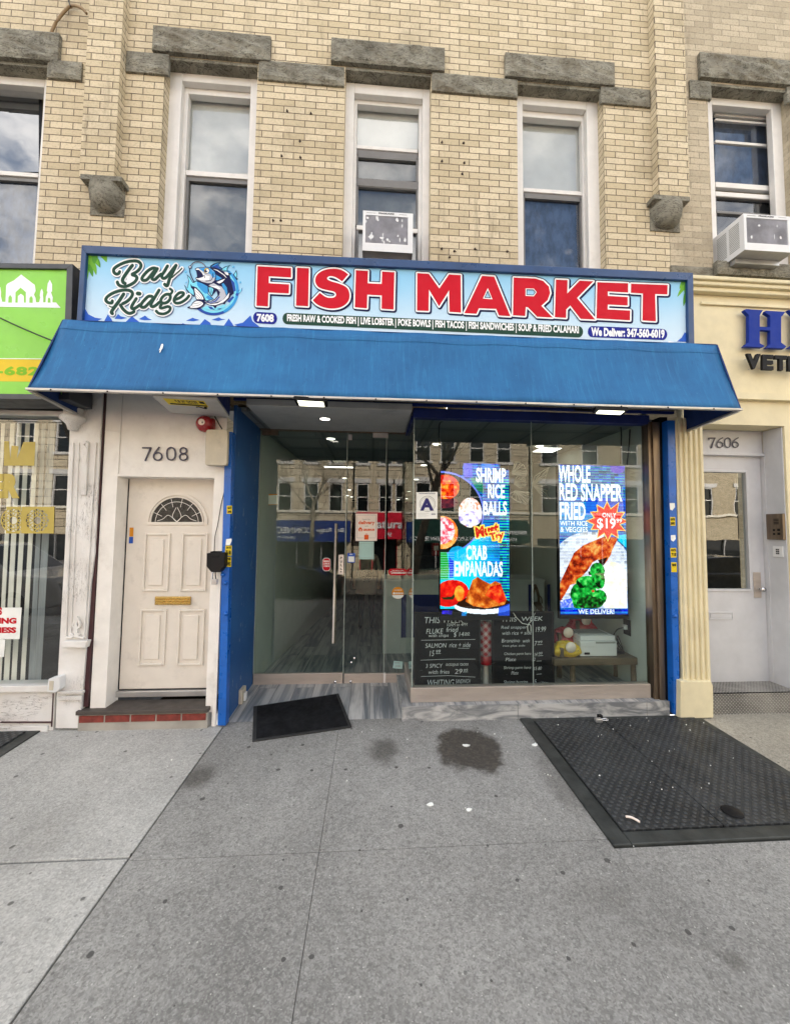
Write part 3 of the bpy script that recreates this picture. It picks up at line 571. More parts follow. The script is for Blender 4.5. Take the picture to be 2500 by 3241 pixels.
# lintels and band stones
prock(490, 860, 113, 190, -.04, 11, bb); prock(1049, 1405, 150, 222, -.04, 12, bb); prock(1595, 1937, 196, 268, -.04, 13, bb)
for i, (a, b, c, d) in enumerate([(404, 538, 174, 238), (820, 1090, 208, 268), (1366, 1635, 247, 304), (1898, 2053, 284, 338)]): prock(a, b, c, d, -.02, 20+i, bb, 'band_stone', .028)
def sash_window(parent, xl, xr, yt, zb, cl, cr, gl, gr, bars, panes, label=None, bottom=None):
    """casing + sashes; bars: list of (y0,y1,mat) ; panes: (y0,y1,shade mat, glass)"""
    wdw = bpy.data.objects.new('window', None); COL.objects.link(wdw); wdw.parent = parent
    q = P((xl+xr)/2, (yt+850)/2, .0); wdw.location = Vector((q.x, .1, q.z))-parent.location
    if label: wdw['label'] = label
    zbp = 905 if not bottom else bottom
    mb = MB(); frame(mb, xl-22, xr+22, yt, zbp, cl+22, cr+22, 34, 0, .105, .17)
    mb.build('casing', 'white', wdw, .006)
    il, ir = gl-13, gr+13
    mb = MB(); frame(mb, xl+cl-6, xr-cr+6, yt+34, zbp, gl-xl-cl, xr-cr-gr, max(14, panes[0][0]-yt-40), 0, .17, .24); mb.build('frame', 'white', wdw, .005)
    for y0, y1, m_, Yf in bars:
        mb = MB(); mb.pbox(gl-4, gr+4, y0, y1, Yf+.07, .235); mb.build('rail', m_, wdw, .003)
    for y0, y1, sh, gm, dk in panes:
        if dk:
            mb = MB(); frame(mb, gl-7, gr+7, y0-6, y1, 8, 8, 10, 0, .20, .23); mb.build('sash', 'sash', wdw)
        mb = MB(); Yg = .225; mb.quad(P(gl-6, y1+4, Yg), P(gr+6, y1+4, Yg), P(gr+6, y0-4, Yg), P(gl-6, y0-4, Yg)); mb.build('pane', gm, wdw)
        mb = MB(); Ys = .27; mb.quad(P(gl-16, y1+8, Ys), P(gr+16, y1+8, Ys), P(gr+16, y0-8, Ys), P(gl-16, y0-8, Ys)); mb.build('shade', sh, wdw)
    return wdw
sash_window(bb, 528, 807, 232, 0, 34, 24, 590, 783, [(545, 560, 'white', .12), (560, 574, 'sash', .135)], [(312, 545, 'blindw', 'glass', 0), (574, 900, 'blindg', 'glass', 1)], 'window with white shade above and grey curtain below')
sash_window(bb, 1088, 1363, 271, 0, 28, 28, 1132, 1318, [(466, 476, 'white', .12), (476, 500, 'sash', .13), (569, 593, 'sash', .125), (718, 731, 'white', .12)],
            [(344, 466, 'blindw', 'glass', 0), (500, 569, 'blindg', 'glass', 1), (593, 718, 'blindg', 'glass', 1), (731, 900, 'sash', 'glass', 1)], 'middle window holding an air conditioner')
sash_window(bb, 1637, 1893, 306, 0, 18, 34, 1660, 1838, [(600, 612, 'white', .12), (612, 628, 'sash', .13)], [(384, 600, 'blindw', 'glass', 0), (628, 900, 'navy_room', 'glass_b', 1)], 'window with white shade above and dark blue lower pane')
# anchor bolts left by an old sign
for i, (x, y) in enumerate([(205, 660), (345, 675), (280, 838), (172, 926), (283, 935), (122, 1308), (168, 1308), (1120, 845), (1247, 850), (1120, 957), (1252, 967), (1240, 1032), (1118, 1475), (1315, 1477), (1505, 1492), (1165, 1525), (1193, 1490)]):
    q = P(*C2(x, y)); mb = MB(); mb.lathe([(0, .018), (.005, .018), (.007, .008), (.012, .001)], q, 'y', 8); mb.tube([q+Vector((0, -.012, 0)), q+Vector((random.uniform(-.02, .02), -.016, random.uniform(-.035, -.01)))], .0035, 6); mb.build('anchor_bolt', 'rust', bb)
# white door surround of the flat entrance
JX0, JX1 = P(*L2(735, 500)).x, P(699, 1900).x
DX0, DX1 = -2.305, P(668, 1800).x
mb = wall_holes(MB(), JX0, JX1, .12, 3.3, [(DX0, DX1, .12, P(*L2(1190, 252)).z)], 0., .17); mb.box(P(686, 1900).x, JX1, -.012, .0, 0.0, 2.72); mb.box(JX0, DX0-.005, -.006, 0, 2.62, 2.627)
xq = P(*J1(285, 600)).x; mb.box(xq-.012, xq+.004, -.010, 0, P(*J1(285, 948)).z-.0, 3.25); mb.build('door_surround', 'jamb', bb, .004)
# apartment door
dr = bpy.data.objects.new('door', None); COL.objects.link(dr); dr.parent = bb; dr.location = Vector((-1.95, .165, .25))-bb.location; dr['label'] = 'beige panelled door with a half round fanlight'
DY = .165
mb = MB(); zt = P(*L2(1240, 288), DY).z; zb_ = P(*L2(1180, 1792), DY).z; mb.box(DX0, DX1+.05, DY, DY+.045, zb_, zt+.03)
for (a, b, c, d) in [(1040, 1230, 660, 1085), (1313, 1505, 660, 1085), (1008, 1203, 1215, 1625), (1288, 1483, 1215, 1625)]:
    x0, y0 = L2(a, c); x1, y1 = L2(b, d); frame(mb, x0, x1, y0, y1, 7, 7, 7, 7, DY-.018, DY-.0005); mb.pbox(x0+19, x1-19, y0+19, y1-19, DY-.013, DY-.0005)
mb.build('leaf', 'door', dr, .005)
mb = MB(); mb.box(DX0-.0, DX0+.009, DY-.004, DY+.002, zb_, zt+.02); mb.box(DX0+.009, DX1, DY-.003, DY+.002, zb_-.012, zb_-.001); mb.build('painted_gap', 'black', dr)  # black strips painted in for the shadow gap round the leaf
fc = L2(1288, 590); rr = 215*.4351
mb = MB(); ang = [R(180-i*7.5) for i in range(25)]
mb.stroke([(fc[0]+rr*math.cos(a), fc[1]-rr*math.sin(a)) for a in ang], 9, DY-.006, 0, False, True); mb.stroke([(fc[0]-rr, fc[1]), (fc[0]+rr, fc[1])], 9, DY-.0065)
mb.stroke([(fc[0]+(rr-10)*math.cos(a), fc[1]-(rr-10)*math.sin(a)) for a in ang], 4, DY-.008)
o = mb.build('fanlight_frame', 'door', dr); sm_ = o.modifiers.new('solid', 'SOLIDIFY'); sm_.thickness = .012; sm_.offset = 0
mb = MB(); mb.poly([(fc[0]+(rr-8)*math.cos(a), fc[1]-(rr-8)*math.sin(a)) for a in ang], DY-.003); 
M['fan'] = mat('leaded_glass', (.03, .034, .032), .3, var=.5, vs=40, bump=.5, bs=50, spec=.3)
mb.build('fanlight_pane', 'fan', dr)
mb = MB(); r2 = rr-8
for k in range(1, 7): a = R(180*k/7); mb.stroke([(fc[0]+r2*.62*math.cos(a), fc[1]-r2*.62*math.sin(a)), (fc[0]+r2*math.cos(a), fc[1]-r2*math.sin(a))], 1.5, DY-.0045)
mb.stroke([(fc[0]+r2*.80*math.cos(a), fc[1]-r2*.80*math.sin(a)) for a in ang], 1.5, DY-.0046); mb.stroke([(fc[0]+r2*.98*math.cos(a), fc[1]-2-r2*.97*math.sin(a)) for a in ang], 1.6, DY-.0046)
for sx in (-1, 1):
    mb.stroke([(fc[0], fc[1]-4), (fc[0]+sx*14, fc[1]-22), (fc[0]+sx*2, fc[1]-50)], 1.6, DY-.0047-sx*1e-4, sm=5); mb.stroke([(fc[0], fc[1]-6), (fc[0]+sx*26, fc[1]-26), (fc[0]+sx*44, fc[1]-14), (fc[0]+sx*62, fc[1]-8)], 1.6, DY-.0048-sx*1e-4, sm=5)
mb.build('leading', 'white', dr)
x0, y0 = L2(1127, 1122); x1, y1 = L2(1388, 1183); mb = MB(); mb.pbox(x0, x1, y0, y1, DY-.012, DY-.001)
for k in range(3): mb.pbox(x0+2, x1-2, y0+3+k*8, y0+8+k*8, DY-.034, DY-.012)
mb.build('mail_slot', 'brass', dr, .003)
mb = MB(); mb.box(DX0, DX1+.04, .13, .2, zb_-.06, zb_-.008); mb.build('threshold', 'alu', bb, .004)
# entrance step
sp = thing('entrance_step', (-1.95, -.03, 0), 'brown stone doorstep on a row of red bricks', 'step')
X0, X1 = P(*LL(930, 1450)).x, P(*D2(150, 1240)).x; zt = P(*L2(1060, 1955), -.05).z+.012
mb = MB(); mb.box(X0, X1, -.06, .16, zt-.035, zt); mb.build('tread', 'tread', sp, .006)
mb = MB(); mb.box(X0+.01, X1-.01, -.035, .1, -.03, zt-.036, 0); mb.build('footing', 'mortar', sp)
mb = MB(); n = 5; wd = (X1-X0-.03)/n
for k in range(n): mb.box(X0+.02+k*wd, X0+.02+k*wd+wd-.014, -.042, -.02, zt-.105, zt-.048)
mb.build('riser', 'redbrick', sp, .003)
# ------------------------------------------------ shop front (recess, posts, glazing)
def post(xt, xb, yt, yb, ya, yb2, name, m, Yf, Yb, bev=.004):
    mb = MB(); mb.pp([(xt[0], yt), (xt[1], yt), (xb[1], yb), (xb[0], yb)], Yf, Yb); return mb.build(name, m, bb, bev)
post((713, 735), (689, 715), 1366, 2297, 0, 0, 'gate_post', 'blue', -.03, .05)
post((2111, 2137), (2133, 2151), 1330, 2262, 0, 0, 'gate_post', 'blue', -.03, .05)
for (zm, x, y) in ((D1, 262, 1600), (D1, 258, 1380), (D1, 240, 1322), (R1, 262, 1388)):
    q = P(*zm(x, y), -.03); mb = MB(); mb.lathe([(0, .03), (.012, .028), (.018, .015), (.02, 0)], q, 'y', 10); mb.build('post_knob', 'blue', bb)
XW = -1.289
mb = MB(); mb.box(XW-.03, XW, .052, .86, .01, 2.92); mb.build('recess_wall', 'bluewall', bb)
mb = MB(); mb.box(-1.31, 3.02, .01, .03, 2.955, 3.35); mb.box(BL+1.25, 3.02, -.0, .01, 2.955, 2.98); mb.build('fascia', 'navy', bb)
mb = MB(); mb.box(-1.17, .36, -.07, .82, 2.885, 2.95); mb.build('recess_ceiling', 'soffit', bb, .006)
q = PG(1029, 1326, 2.883, 0); mb = MB(); mb.lathe([(0, .002), (.05, .002)], (q.x, q.y, 2.88), 'z', 20); o1 = mb.build('downlight', 'lamp', bb)
mb = MB(); mb.lathe([(.05, .0), (.062, -.003), (.064, .006)], (q.x, q.y, 2.879), 'z', 20); mb.build('downlight_ring', 'alu', bb)
zf = lambda y: .0+.0527*(y-.06)
mb = MB(); mb.prism([(XW, .06, .002), (.31, .06, .002), (.31, .86, .044), (XW, .86, .044)], (0, 0, -.05)); struct(mb.build('entrance_floor', 'planks'))
# ledge of tile and window
mb = MB(); LXa, LXb = .298, 2.885
mb.box(LXa+.012, LXb, .012, 1.1, -.05, .128); mb.build('ledge_top', 'planks', bb)
mb = MB(); xs = [LXa, P(*W2(727, 660)).x, P(*W2(1490, 650)).x, LXb]
for a, b in zip(xs, xs[1:]): mb.box(a+.002, b-.002, -.002, .0115, -.01, .135)
mb.box(LXa-.001, LXa+.0115, .0, .8, .0, .134); mb.build('ledge_tiles', 'tile', bb, .002)
mb = MB(); mb.box(.385, 2.765, .09, .17, .1285, .262); mb.box(.385, .43, .171, .82, .1285, .262); mb.build('window_sill', 'steel', bb, .003)
mb = MB(); mb.box(.385, 2.80, .06, .16, 2.862, 2.95); mb.box(.375, .395, .16, .85, 2.862, 2.9); mb.build('window_head', 'navy', bb)
sw = bpy.data.objects.new('shop_window', None); COL.objects.link(sw); sw.parent = bb; sw.location = Vector((1.6, .11, .26))-bb.location
xs_ = P(1684, 1800, .115).x
for a, b in ((.40, xs_-.003), (xs_+.003, 2.775)):
    mb = MB(); mb.quad((a, .115, .255), (b, .115, .255), (b, .115, 2.87), (a, .115, 2.87)); mb.build('pane', 'shopglass', sw)
mb = MB(); mb.quad((.40, .118, .255), (.40, .82, .255), (.40, .82, 2.87), (.40, .118, 2.87)); mb.build('pane', 'shopglass', sw)
mb = MB(); mb.box(xs_-.003, xs_+.003, .109, .121, .262, 2.862); mb.box(.394, .404, .111, .121, .262, 2.862); mb.build('glass_joint', 'edge', sw)
pb = lambda xt, xb, Yf, Yb, nm, m, t=1335, b=2226: post(xt, xb, t, b, 0, 0, nm, m, Yf, Yb, .003)
pb((2049, 2063), (2071, 2088), .06, .16, 'steel_post', 'bronze'); pb((2064, 2086), (2089, 2106), .04, .16, 'steel_post', 'bronze')
pb((2087, 2111), (2107, 2133), .055, .2, 'gate_channel', 'black', 1320, 2262)
# glass door leaves at the back of the recess
GY = .83
sd_ = bpy.data.objects.new('glass_door', None); COL.objects.link(sd_); sd_.parent = bb; sd_.location = Vector((-.4, GY, .05))-bb.location
ztop = 2.875
def leaf(xl, xr, nm='leaf'):
    X0, X1 = P(xl, 2150, GY).x, P(xr, 2150, GY).x; z0, z1 = P((xl+xr)/2, 2167, GY-.02).z, P((xl+xr)/2, 2132, GY-.02).z
    mb = MB(); mb.quad((X0, GY, z1-.01), (X1, GY, z1-.01), (X1, GY, ztop), (X0, GY, ztop)); mb.build('pane', 'shopglass', sd_)
    mb = MB(); mb.box(X0, X1, GY-.022, GY+.022, z0, z1); mb.build('bottom_rail', 'steel', sd_, .003); return X0, X1, z0, z1
a1 = leaf(803, 1085); a2 = leaf(1089, 1212); a3 = leaf(1221, 1303)
mb = MB()
for x in (a1[1]+.003, a2[1]+.006, a1[0]-.004): mb.box(x-.004, x+.004, GY-.006, GY+.006, a1[3], ztop)
mb.build('glass_joint', 'edge', sd_)
mb = MB(); mb.box(a2[1]+.002, a3[0]-.002, GY-.025, GY+.02, a2[2], a2[3]+.0); mb.build('floor_stop', 'white', sd_)
for (x0, x1, y0, y1) in ((829, 880, 1361, 1377), (1180, 1228, 1370, 1385), (1103, 1114, 1375, 1392)):
    mb = MB(); mb.pbox(x0, x1, y0, y1, GY-.02, GY+.02); mb.build('patch_fitting', 'bronze' if x0 < 1100 else 'alu', sd_, .002)
for (x, y, r_) in ((1036, 1030, 5), (1145, 1028, 5), (1150, 893, 4), (1172, 862, 4)):
    q = P(*D2(x, y), GY-.024); mb = MB(); mb.lathe([(0, .006), (.014, .005), (.016, 0)], q, 'y', 14); mb.build('lock_cylinder', 'chrome', sd_)
for k, (xa, xb, yy) in enumerate(((1063, 1054, -.075), (1066, 1060, .06))):
    q0, q1 = P(xa, 1657, GY+yy), P(xb, 2036, GY+yy); mb = MB(); mb.tube([q0, q1], .012 if k == 0 else .011, 12)
    for t in (.12, .88): p_ = q0.lerp(q1, t); mb.tube([p_, Vector((p_.x, GY, p_.z))], .008, 8)
    mb.build('handle', 'satin' if k == 0 else 'bronze', sd_)
mb = MB(); mb.box(XW, .40, GY-.03, GY+.03, ztop, ztop+.02); mb.build('door_header', 'bronze', bb)
# interior shell
IN = .86
zc = lambda y: 2.90-.012*y
zfl = lambda y: .046-.05*(y-.86)
LX = lambda y: -1.289+.055*(y-.86)
RX = lambda y: 2.80-.06*(y-.2)
YB = 10.5
mb = MB(); mb.prism([(-1.5, IN, zfl(IN)), (3, IN, zfl(IN)), (3, YB, zfl(YB)), (-1.5, YB, zfl(YB))], (0, 0, -.05)); struct(mb.build('shop_floor', 'planks'))
mb = MB(); mb.prism([(-1.5, .17, zc(.17)), (3, .17, zc(.17)), (3, YB, zc(YB)), (-1.5, YB, zc(YB))], (0, 0, .04)); struct(mb.build('shop_ceiling', 'tin'))
mb = MB(); mb.prism([(LX(.86), .86, -.6), (LX(YB), YB, -.6), (LX(YB), YB, 3), (LX(.86), .86, 3)], (-.05, 0, 0)); struct(mb.build('shop_wall', 'inwall'))
mb = MB(); mb.prism([(RX(.17), .17, -.6), (RX(YB), YB, -.6), (RX(YB), YB, 3), (RX(.17), .17, 3)], (.05, 0, 0)); struct(mb.build('shop_wall', 'inwall'))
mb = MB(); mb.box(-1.5, 3, YB, YB+.05, -.8, 3); struct(mb.build('shop_wall', 'dark'))  # end wall coloured near black to stand for the unlit aisle
# ================================================================== SHOP SIGN
SY = -.37
sg = thing('shop_sign', (.2, -.25, 3.48), 'long light blue fish market sign in a blue frame above the awning', 'sign')
TL, TR, BRp, BLp = (259, 775), (2193, 863), (2197, 1092), (243, 1018)
def bil(u, v):
    a = (TL[0]+(TR[0]-TL[0])*u, TL[1]+(TR[1]-TL[1])*u); b = (BLp[0]+(BRp[0]-BLp[0])*u, BLp[1]+(BRp[1]-BLp[1])*u); return (a[0]+(b[0]-a[0])*v, a[1]+(b[1]-a[1])*v)
mb = MB(); iu0, iu1, iv0 = .0085, .9905, .105
for q in ([bil(0, 0), bil(1, 0), bil(iu1, iv0), bil(iu0, iv0)], [bil(0, 0), bil(iu0, iv0), bil(iu0, 1), bil(0, 1)], [bil(iu1, iv0), bil(1, 0), bil(1, 1), bil(iu1, 1)]): mb.pp(q, SY-.03, SY+.26)
mb.build('frame', 'bluef', sg, .004)
mb = MB(); mb.pp([bil(iu0-.002, iv0-.02), bil(iu1+.002, iv0-.02), bil(iu1+.002, 1.02), bil(iu0-.002, 1.02)], SY, SY+.2); mb.build('panel', 'print', sg)
LY = lambda k: SY-.0012*k
# palm leaves
def leaf_(mb, x0, y0, x1, y1, w, bend, Y, mi): 
    a, b = Vector((x0, y0)), Vector((x1, y1)); d = b-a; n_ = Vector((-d.y, d.x)).normalized(); c = a.lerp(b, .5)+n_*bend
    mb.stroke([a, c, b], w, Y, mi, sm=5, caps=False, taper=lambda t: max(.04, math.sin(math.pi*min(1, .25+t*.75))))
mb = MB()
for i, (a, b, c, d, w_) in enumerate([(545, 90, 575, 850, 60), (560, 370, 725, 735, 62), (640, 300, 810, 690, 58), (700, 250, 905, 510, 66), (880, 110, 1060, 380, 70), (1080, 110, 1180, 240, 40), (1190, 110, 1235, 150, 20), (560, 90, 700, 330, 150), (620, 90, 870, 470, 60), (700, 90, 760, 420, 90), (550, 200, 640, 440, 90)]):
    x0, y0 = PA(a, b); x1, y1 = PA(c, d); leaf_(mb, x0, y0, x1, y1, w_*.28, -4, LY(1)-i*6e-5, i % 2)
mb.build('palm_print', ['leaf', 'leafd'], sg); mb = MB()
for i, (a, b, c, d, w_) in enumerate([(95, 90, 0, 215, 45), (95, 200, 40, 400, 32), (98, 280, 95, 420, 22), (95, 90, -60, 140, 40), (90, 150, -25, 300, 30), (95, 95, 20, 180, 60), (70, 85, -70, 95, 22), (95, 110, 60, 300, 40)]):
    x0, y0 = R2(a, b); x1, y1 = R2(c, d); leaf_(mb, x0, y0, x1, y1, w_*.42, 2, LY(1)-i*6e-5, i % 2)
mb.build('palm_print', ['leaf', 'leafd'], sg)
# waves
mb = MB(); k = 0
def wv(zm, xs, m=0):
    global k
    k += 1; mb.poly([zm(*a) for a in zip(xs[::2], xs[1::2])], LY(1)-k*4e-5, m)
for xs in ([130, 560, 128, 500, 150, 480, 170, 515, 215, 538, 262, 545, 230, 560], [255, 600, 300, 515, 325, 550, 345, 600], [345, 545, 368, 513, 385, 528, 430, 540, 390, 548], [380, 600, 460, 528, 500, 560, 560, 600], [505, 547, 548, 524, 565, 540, 595, 553, 545, 555],
           [820, 558, 865, 538, 880, 545, 912, 553, 870, 562], [890, 610, 945, 547, 980, 570, 1000, 610], [990, 552, 1040, 535, 1055, 545, 1085, 548, 1035, 560], [1060, 610, 1105, 543, 1130, 580, 1150, 610], [1140, 585, 1200, 570, 1250, 522, 1262, 560, 1300, 590, 1330, 620, 1180, 600]): wv(S1, xs)
for x0 in range(540, 1850, 118):
    yy = 1012+(x0-540)*.0545+18
    wv(lambda a, b: (a, b), [x0, yy+22, x0+18, yy+4, x0+40, yy-7, x0+62, yy+2, x0+98, yy+12, x0+118, yy+22]); wv(lambda a, b: (a, b), [x0+48, yy+14, x0+72, yy+5, x0+100, yy+9, x0+120, yy+17, x0+96, yy+15], 1)
wv(R2, [-30, 775, 20, 735, 55, 675, 85, 715, 118, 740, 118, 780]); wv(R2, [-120, 770, -30, 790, 60, 785, 118, 766, 118, 800, -120, 800], 1)
mb.build('wave_print', ['wave', 'pw'], sg)
# big lettering
def fs(*xy): return pts(S2, *xy)
def ft(*xy): return pts(S3, *xy)
letters = [
 (pts(S1, 1297, 195, 1520, 207, 1520, 270, 1372, 262, 1371, 308, 1507, 316, 1505, 376, 1369, 370, 1366, 463, 1289, 458), None),
 (fs(97, 114, 188, 118, 182, 408, 90, 402), None),
 ([tuple(a) for a in smooth(pts(S2, 487, 165, 440, 133, 375, 121, 300, 133, 248, 170, 236, 220, 262, 263, 320, 283, 380, 297, 394, 322, 372, 342, 320, 338, 270, 305), 4)]+[tuple(a) for a in smooth(pts(S2, 217, 362, 260, 400, 340, 424, 420, 418, 480, 380, 497, 325, 480, 270, 425, 238, 350, 215, 326, 196, 345, 178, 390, 186, 440, 218), 4)], None),
 (fs(545, 133, 637, 138, 634, 232, 741, 237, 745, 143, 838, 148, 832, 432, 740, 426, 742, 325, 632, 319, 629, 423, 537, 415), None),
 (fs(1012, 155, 1100, 160, 1180, 272, 1253, 165, 1342, 170, 1345, 456, 1257, 450, 1254, 286, 1178, 408, 1101, 280, 1098, 443, 1010, 440), None),
 (ft(42, 123, 107, 127, 193, 338, 132, 334, 118, 299, 25, 296, 13, 325, -52, 322), ft(73, 188, 98, 248, 47, 244)),
 (ft(211, 132, 325, 137, 368, 150, 398, 180, 405, 215, 392, 252, 358, 283, 418, 345, 336, 341, 286, 290, 275, 289, 272, 337, 207, 333), ft(274, 190, 318, 191, 334, 210, 318, 232, 274, 230)),
 (ft(436, 143, 498, 146, 496, 217, 562, 149, 635, 152, 548, 241, 645, 356, 567, 352, 512, 281, 491, 302, 490, 347, 430, 343), None),
 (ft(656, 157, 820, 163, 820, 212, 712, 206, 712, 230, 818, 236, 818, 281, 712, 276, 711, 302, 831, 308, 830, 360, 652, 350), None),
 (ft(836, 165, 1031, 172, 1029, 222, 964, 220, 968, 365, 897, 361, 899, 217, 835, 213), None)]
for i, (o_, h_) in enumerate(letters):
    if i in (0, 4): mw, mn, mr_ = MB(), MB(), MB()
    e = i*7e-5
    sh = [(x+2.5, y+2.5) for x, y in o_]; mn.stroke(sh, 16, LY(2)-e*0, 0, True); mn.stroke(o_, 15, LY(2.3), 0, True); mn.poly(sh, LY(2.6)) if not h_ else mn.hole(sh, [(x+2.5, y+2.5) for x, y in h_], LY(2.6))
    mw.stroke(o_, 9.5, LY(3), 0, True)
    if h_: mn.stroke(h_, 10, LY(2.7), 0, True); mw.stroke(h_, 5.5, LY(3.3), 0, True); mr_.hole(o_, h_, LY(4), max(range(len(o_)), key=lambda k_: -((o_[k_][0]-h_[0][0])**2+(o_[k_][1]-h_[0][1])**2)))
    else: mr_.poly(o_, LY(4))
    if i in (3, 9): mn.build('letter_shadow', 'pnavy', sg); mw.build('letter_outline', 'pw', sg); mr_.build('lettering', 'red', sg)
# script lettering
B = lambda *xy: pts(BZ, *xy)
scr = [(B(335, 335, 318, 368, 272, 378, 232, 340, 240, 280, 330, 215, 450, 165, 570, 145, 660, 155, 712, 205, 700, 270, 640, 335, 560, 378), 1), (B(560, 392, 625, 415, 640, 460, 600, 520, 520, 570, 430, 600, 350, 590, 310, 560, 294, 520), 1),
       (B(560, 225, 500, 300, 430, 400, 390, 470, 395, 520, 430, 545), 1.1),
       (B(990, 282, 930, 272, 850, 310, 770, 390, 730, 455, 755, 490, 815, 480, 880, 410, 950, 325, 1005, 282), 1), (B(990, 310, 920, 420, 915, 465, 960, 475, 1020, 420, 1070, 380), 1),
       (B(1185, 235, 1130, 330, 1085, 400, 1100, 450, 1150, 445, 1220, 370, 1290, 280, 1335, 225), 1), (B(1335, 225, 1280, 340, 1220, 470, 1180, 585, 1135, 560), 1.05), (B(1265, 440, 1340, 370, 1400, 320, 1440, 275), .45),
       (B(205, 855, 195, 890, 130, 885, 88, 835, 130, 770, 240, 705, 380, 665, 500, 668, 562, 715, 540, 790, 470, 860, 390, 905), 1), (B(405, 735, 330, 850, 245, 965, 190, 1050, 205, 1080), 1.1), (B(350, 930, 395, 1000, 470, 1065, 530, 1075, 588, 1048), 1), (B(150, 945, 190, 965, 240, 955), .4),
       (B(630, 815, 570, 910, 545, 975, 580, 995, 640, 965, 700, 920), 1), (B(655, 722, 690, 728), 1.25),
       (B(910, 775, 845, 775, 770, 845, 715, 920, 725, 965, 780, 965, 850, 900, 925, 820), 1), (B(1035, 665, 960, 790, 895, 905, 905, 955, 960, 945, 1040, 880), 1),
       (B(1210, 735, 1145, 745, 1085, 800, 1065, 860, 1105, 895, 1175, 880, 1225, 830, 1235, 770, 1205, 735), .95), (B(1230, 640, 1272, 680, 1240, 735), .8), (B(1090, 900, 1052, 965, 1085, 985, 1190, 955, 1235, 985, 1205, 1045, 1120, 1085, 1030, 1075, 985, 1035), .9),
       (B(1310, 835, 1400, 800, 1468, 740, 1455, 708, 1390, 715, 1325, 780, 1300, 850, 1340, 895, 1430, 880, 1520, 820, 1565, 765), .9)]
a, b, c = MB(), MB(), MB()
for i, (p_, w_) in enumerate(scr):
    e = i*5e-5
    a.stroke([(x+2, y+2.2) for x, y in p_], 10*w_+9.5, LY(2)-e, sm=5); b.stroke(p_, 10*w_+8.5, LY(3)-e, sm=5); c.stroke(p_, 10*w_, LY(4.2)-e, sm=5)
b.poly(B(450, 500, 480, 400, 560, 390, 610, 410, 600, 480, 520, 540, 440, 560), LY(2.95))
a.build('script_shadow', 'shadowp', sg); b.build('script_outline', 'pw', sg); c.build('script_lettering', 'pgreen', sg)
# pills with small lettering
def pill(mb, x0, x1, y0, y1, tilt, Y, mi):
    r = (y1-y0)/2; p_ = []
    for k_ in range(9): t = R(90+k_*22.5); p_.append((x0+r+r*.8*math.cos(t), (y0+y1)/2-r*math.sin(t)))
    for k_ in range(9): t = R(-90+k_*22.5); p_.append((x1-r+r*.8*math.cos(t), (y0+y1)/2+tilt-r*math.sin(t)))
    mb.poly(p_, Y, mi)
mb = MB(); pill(mb, 798, 881, 987, 1023, 3, LY(2), 0); pill(mb, 891, 1848, 990, 1026, 42, LY(2.1), 1); pill(mb, 1856, 2114, 1032, 1067, 9, LY(2.2), 0); mb.build('pill_print', ['pill', 'pgreen'], sg)
mb = MB(); mb.trect('7608', 813, 992, 867, 1018, LY(3), 0, .05, 0, 2); mb.build('small_lettering', 'pw', sg); mb = MB()
mb.text('FRESH RAW & COOKED FISH | LIVE LOBSTER | POKE BOWLS | FISH TACOS | FISH SANDWICHES | SOUP & FRIED CALAMARI', [(909, 994), (1831, 1032), (1831, 1062), (909, 1023)], LY(3), 0, .04); mb.build('small_lettering', 'pw', sg); mb = MB()
mb.text('We Deliver: 347-560-6019', [(1870, 1035), (2102, 1042), (2102, 1071), (1870, 1064)], LY(3), 0, .05); mb.build('small_lettering', 'pw', sg)
# fish emblem
F = lambda *xy: pts(FZ, *xy)
lg = MB(); order = [0]
def fp(xy, m, sm=True, closed=True):
    order[0] += 1; p_ = F(*xy); p_ = [tuple(a) for a in smooth(p_, 4, True)] if sm else p_
    lg.poly(p_, LY(2)-order[0]*6e-5, m)
def fl(xy, w_, m, sm=5): order[0] += 1; lg.stroke(F(*xy), w_*.12463, LY(2)-order[0]*6e-5, m, sm=sm)
LM_ = ['pnavy', 'pw', 'cyan', 'mblue', 'dblue', 'pgrey', 'yel', 'bluef']
arc = lambda r0, a0, a1, n_=26, cx=860, cy_=955: sum(([cx+r0*math.cos(R(a0+(a1-a0)*i/n_)), cy_+r0*math.sin(R(a0+(a1-a0)*i/n_))] for i in range(n_+1)), [])
fl(arc(600, 10, 132), 75, 4, 2); fl(arc(600, -52, 62), 75, 3, 2); fl(arc(545, -50, 120), 50, 2, 2)
fp([1350, 555, 1395, 500, 1430, 430, 1460, 540, 1435, 640, 1480, 660, 1440, 700], 0, False); fp([1375, 550, 1430, 480, 1445, 560, 1420, 630], 2, False); fp([1490, 950, 1550, 930, 1590, 880, 1570, 970, 1495, 1055], 4, False); fp([1500, 960, 1570, 910, 1550, 980, 1500, 1030], 2, False)
fp([755, 345, 850, 275, 950, 245, 1050, 240, 985, 300, 1010, 350, 1080, 395, 1140, 350, 1285, 308, 1215, 380, 1210, 455, 1295, 500, 1000, 420], 0, False); fp([800, 350, 900, 285, 1010, 255, 965, 290, 1000, 365, 1060, 410, 960, 395], 3, False); fp([1060, 420, 1150, 370, 1250, 325, 1195, 380, 1190, 455, 1110, 440], 2, False); fp([820, 355, 960, 290, 980, 360, 1060, 400, 950, 390], 4, False)
fp([175, 545, 260, 625, 330, 745, 420, 700, 560, 760, 720, 850, 720, 1040, 860, 1170, 640, 1250, 560, 1160, 400, 900, 370, 1120, 250, 1060, 170, 960, 103, 805, 190, 895, 218, 700], 0, False)
fp([195, 580, 255, 650, 330, 770, 420, 725, 540, 790, 700, 860, 700, 1040, 830, 1165, 660, 1220, 600, 1130, 430, 880, 320, 850, 350, 1000, 360, 1080, 250, 1010, 125, 850, 200, 905, 235, 710], 2, False)
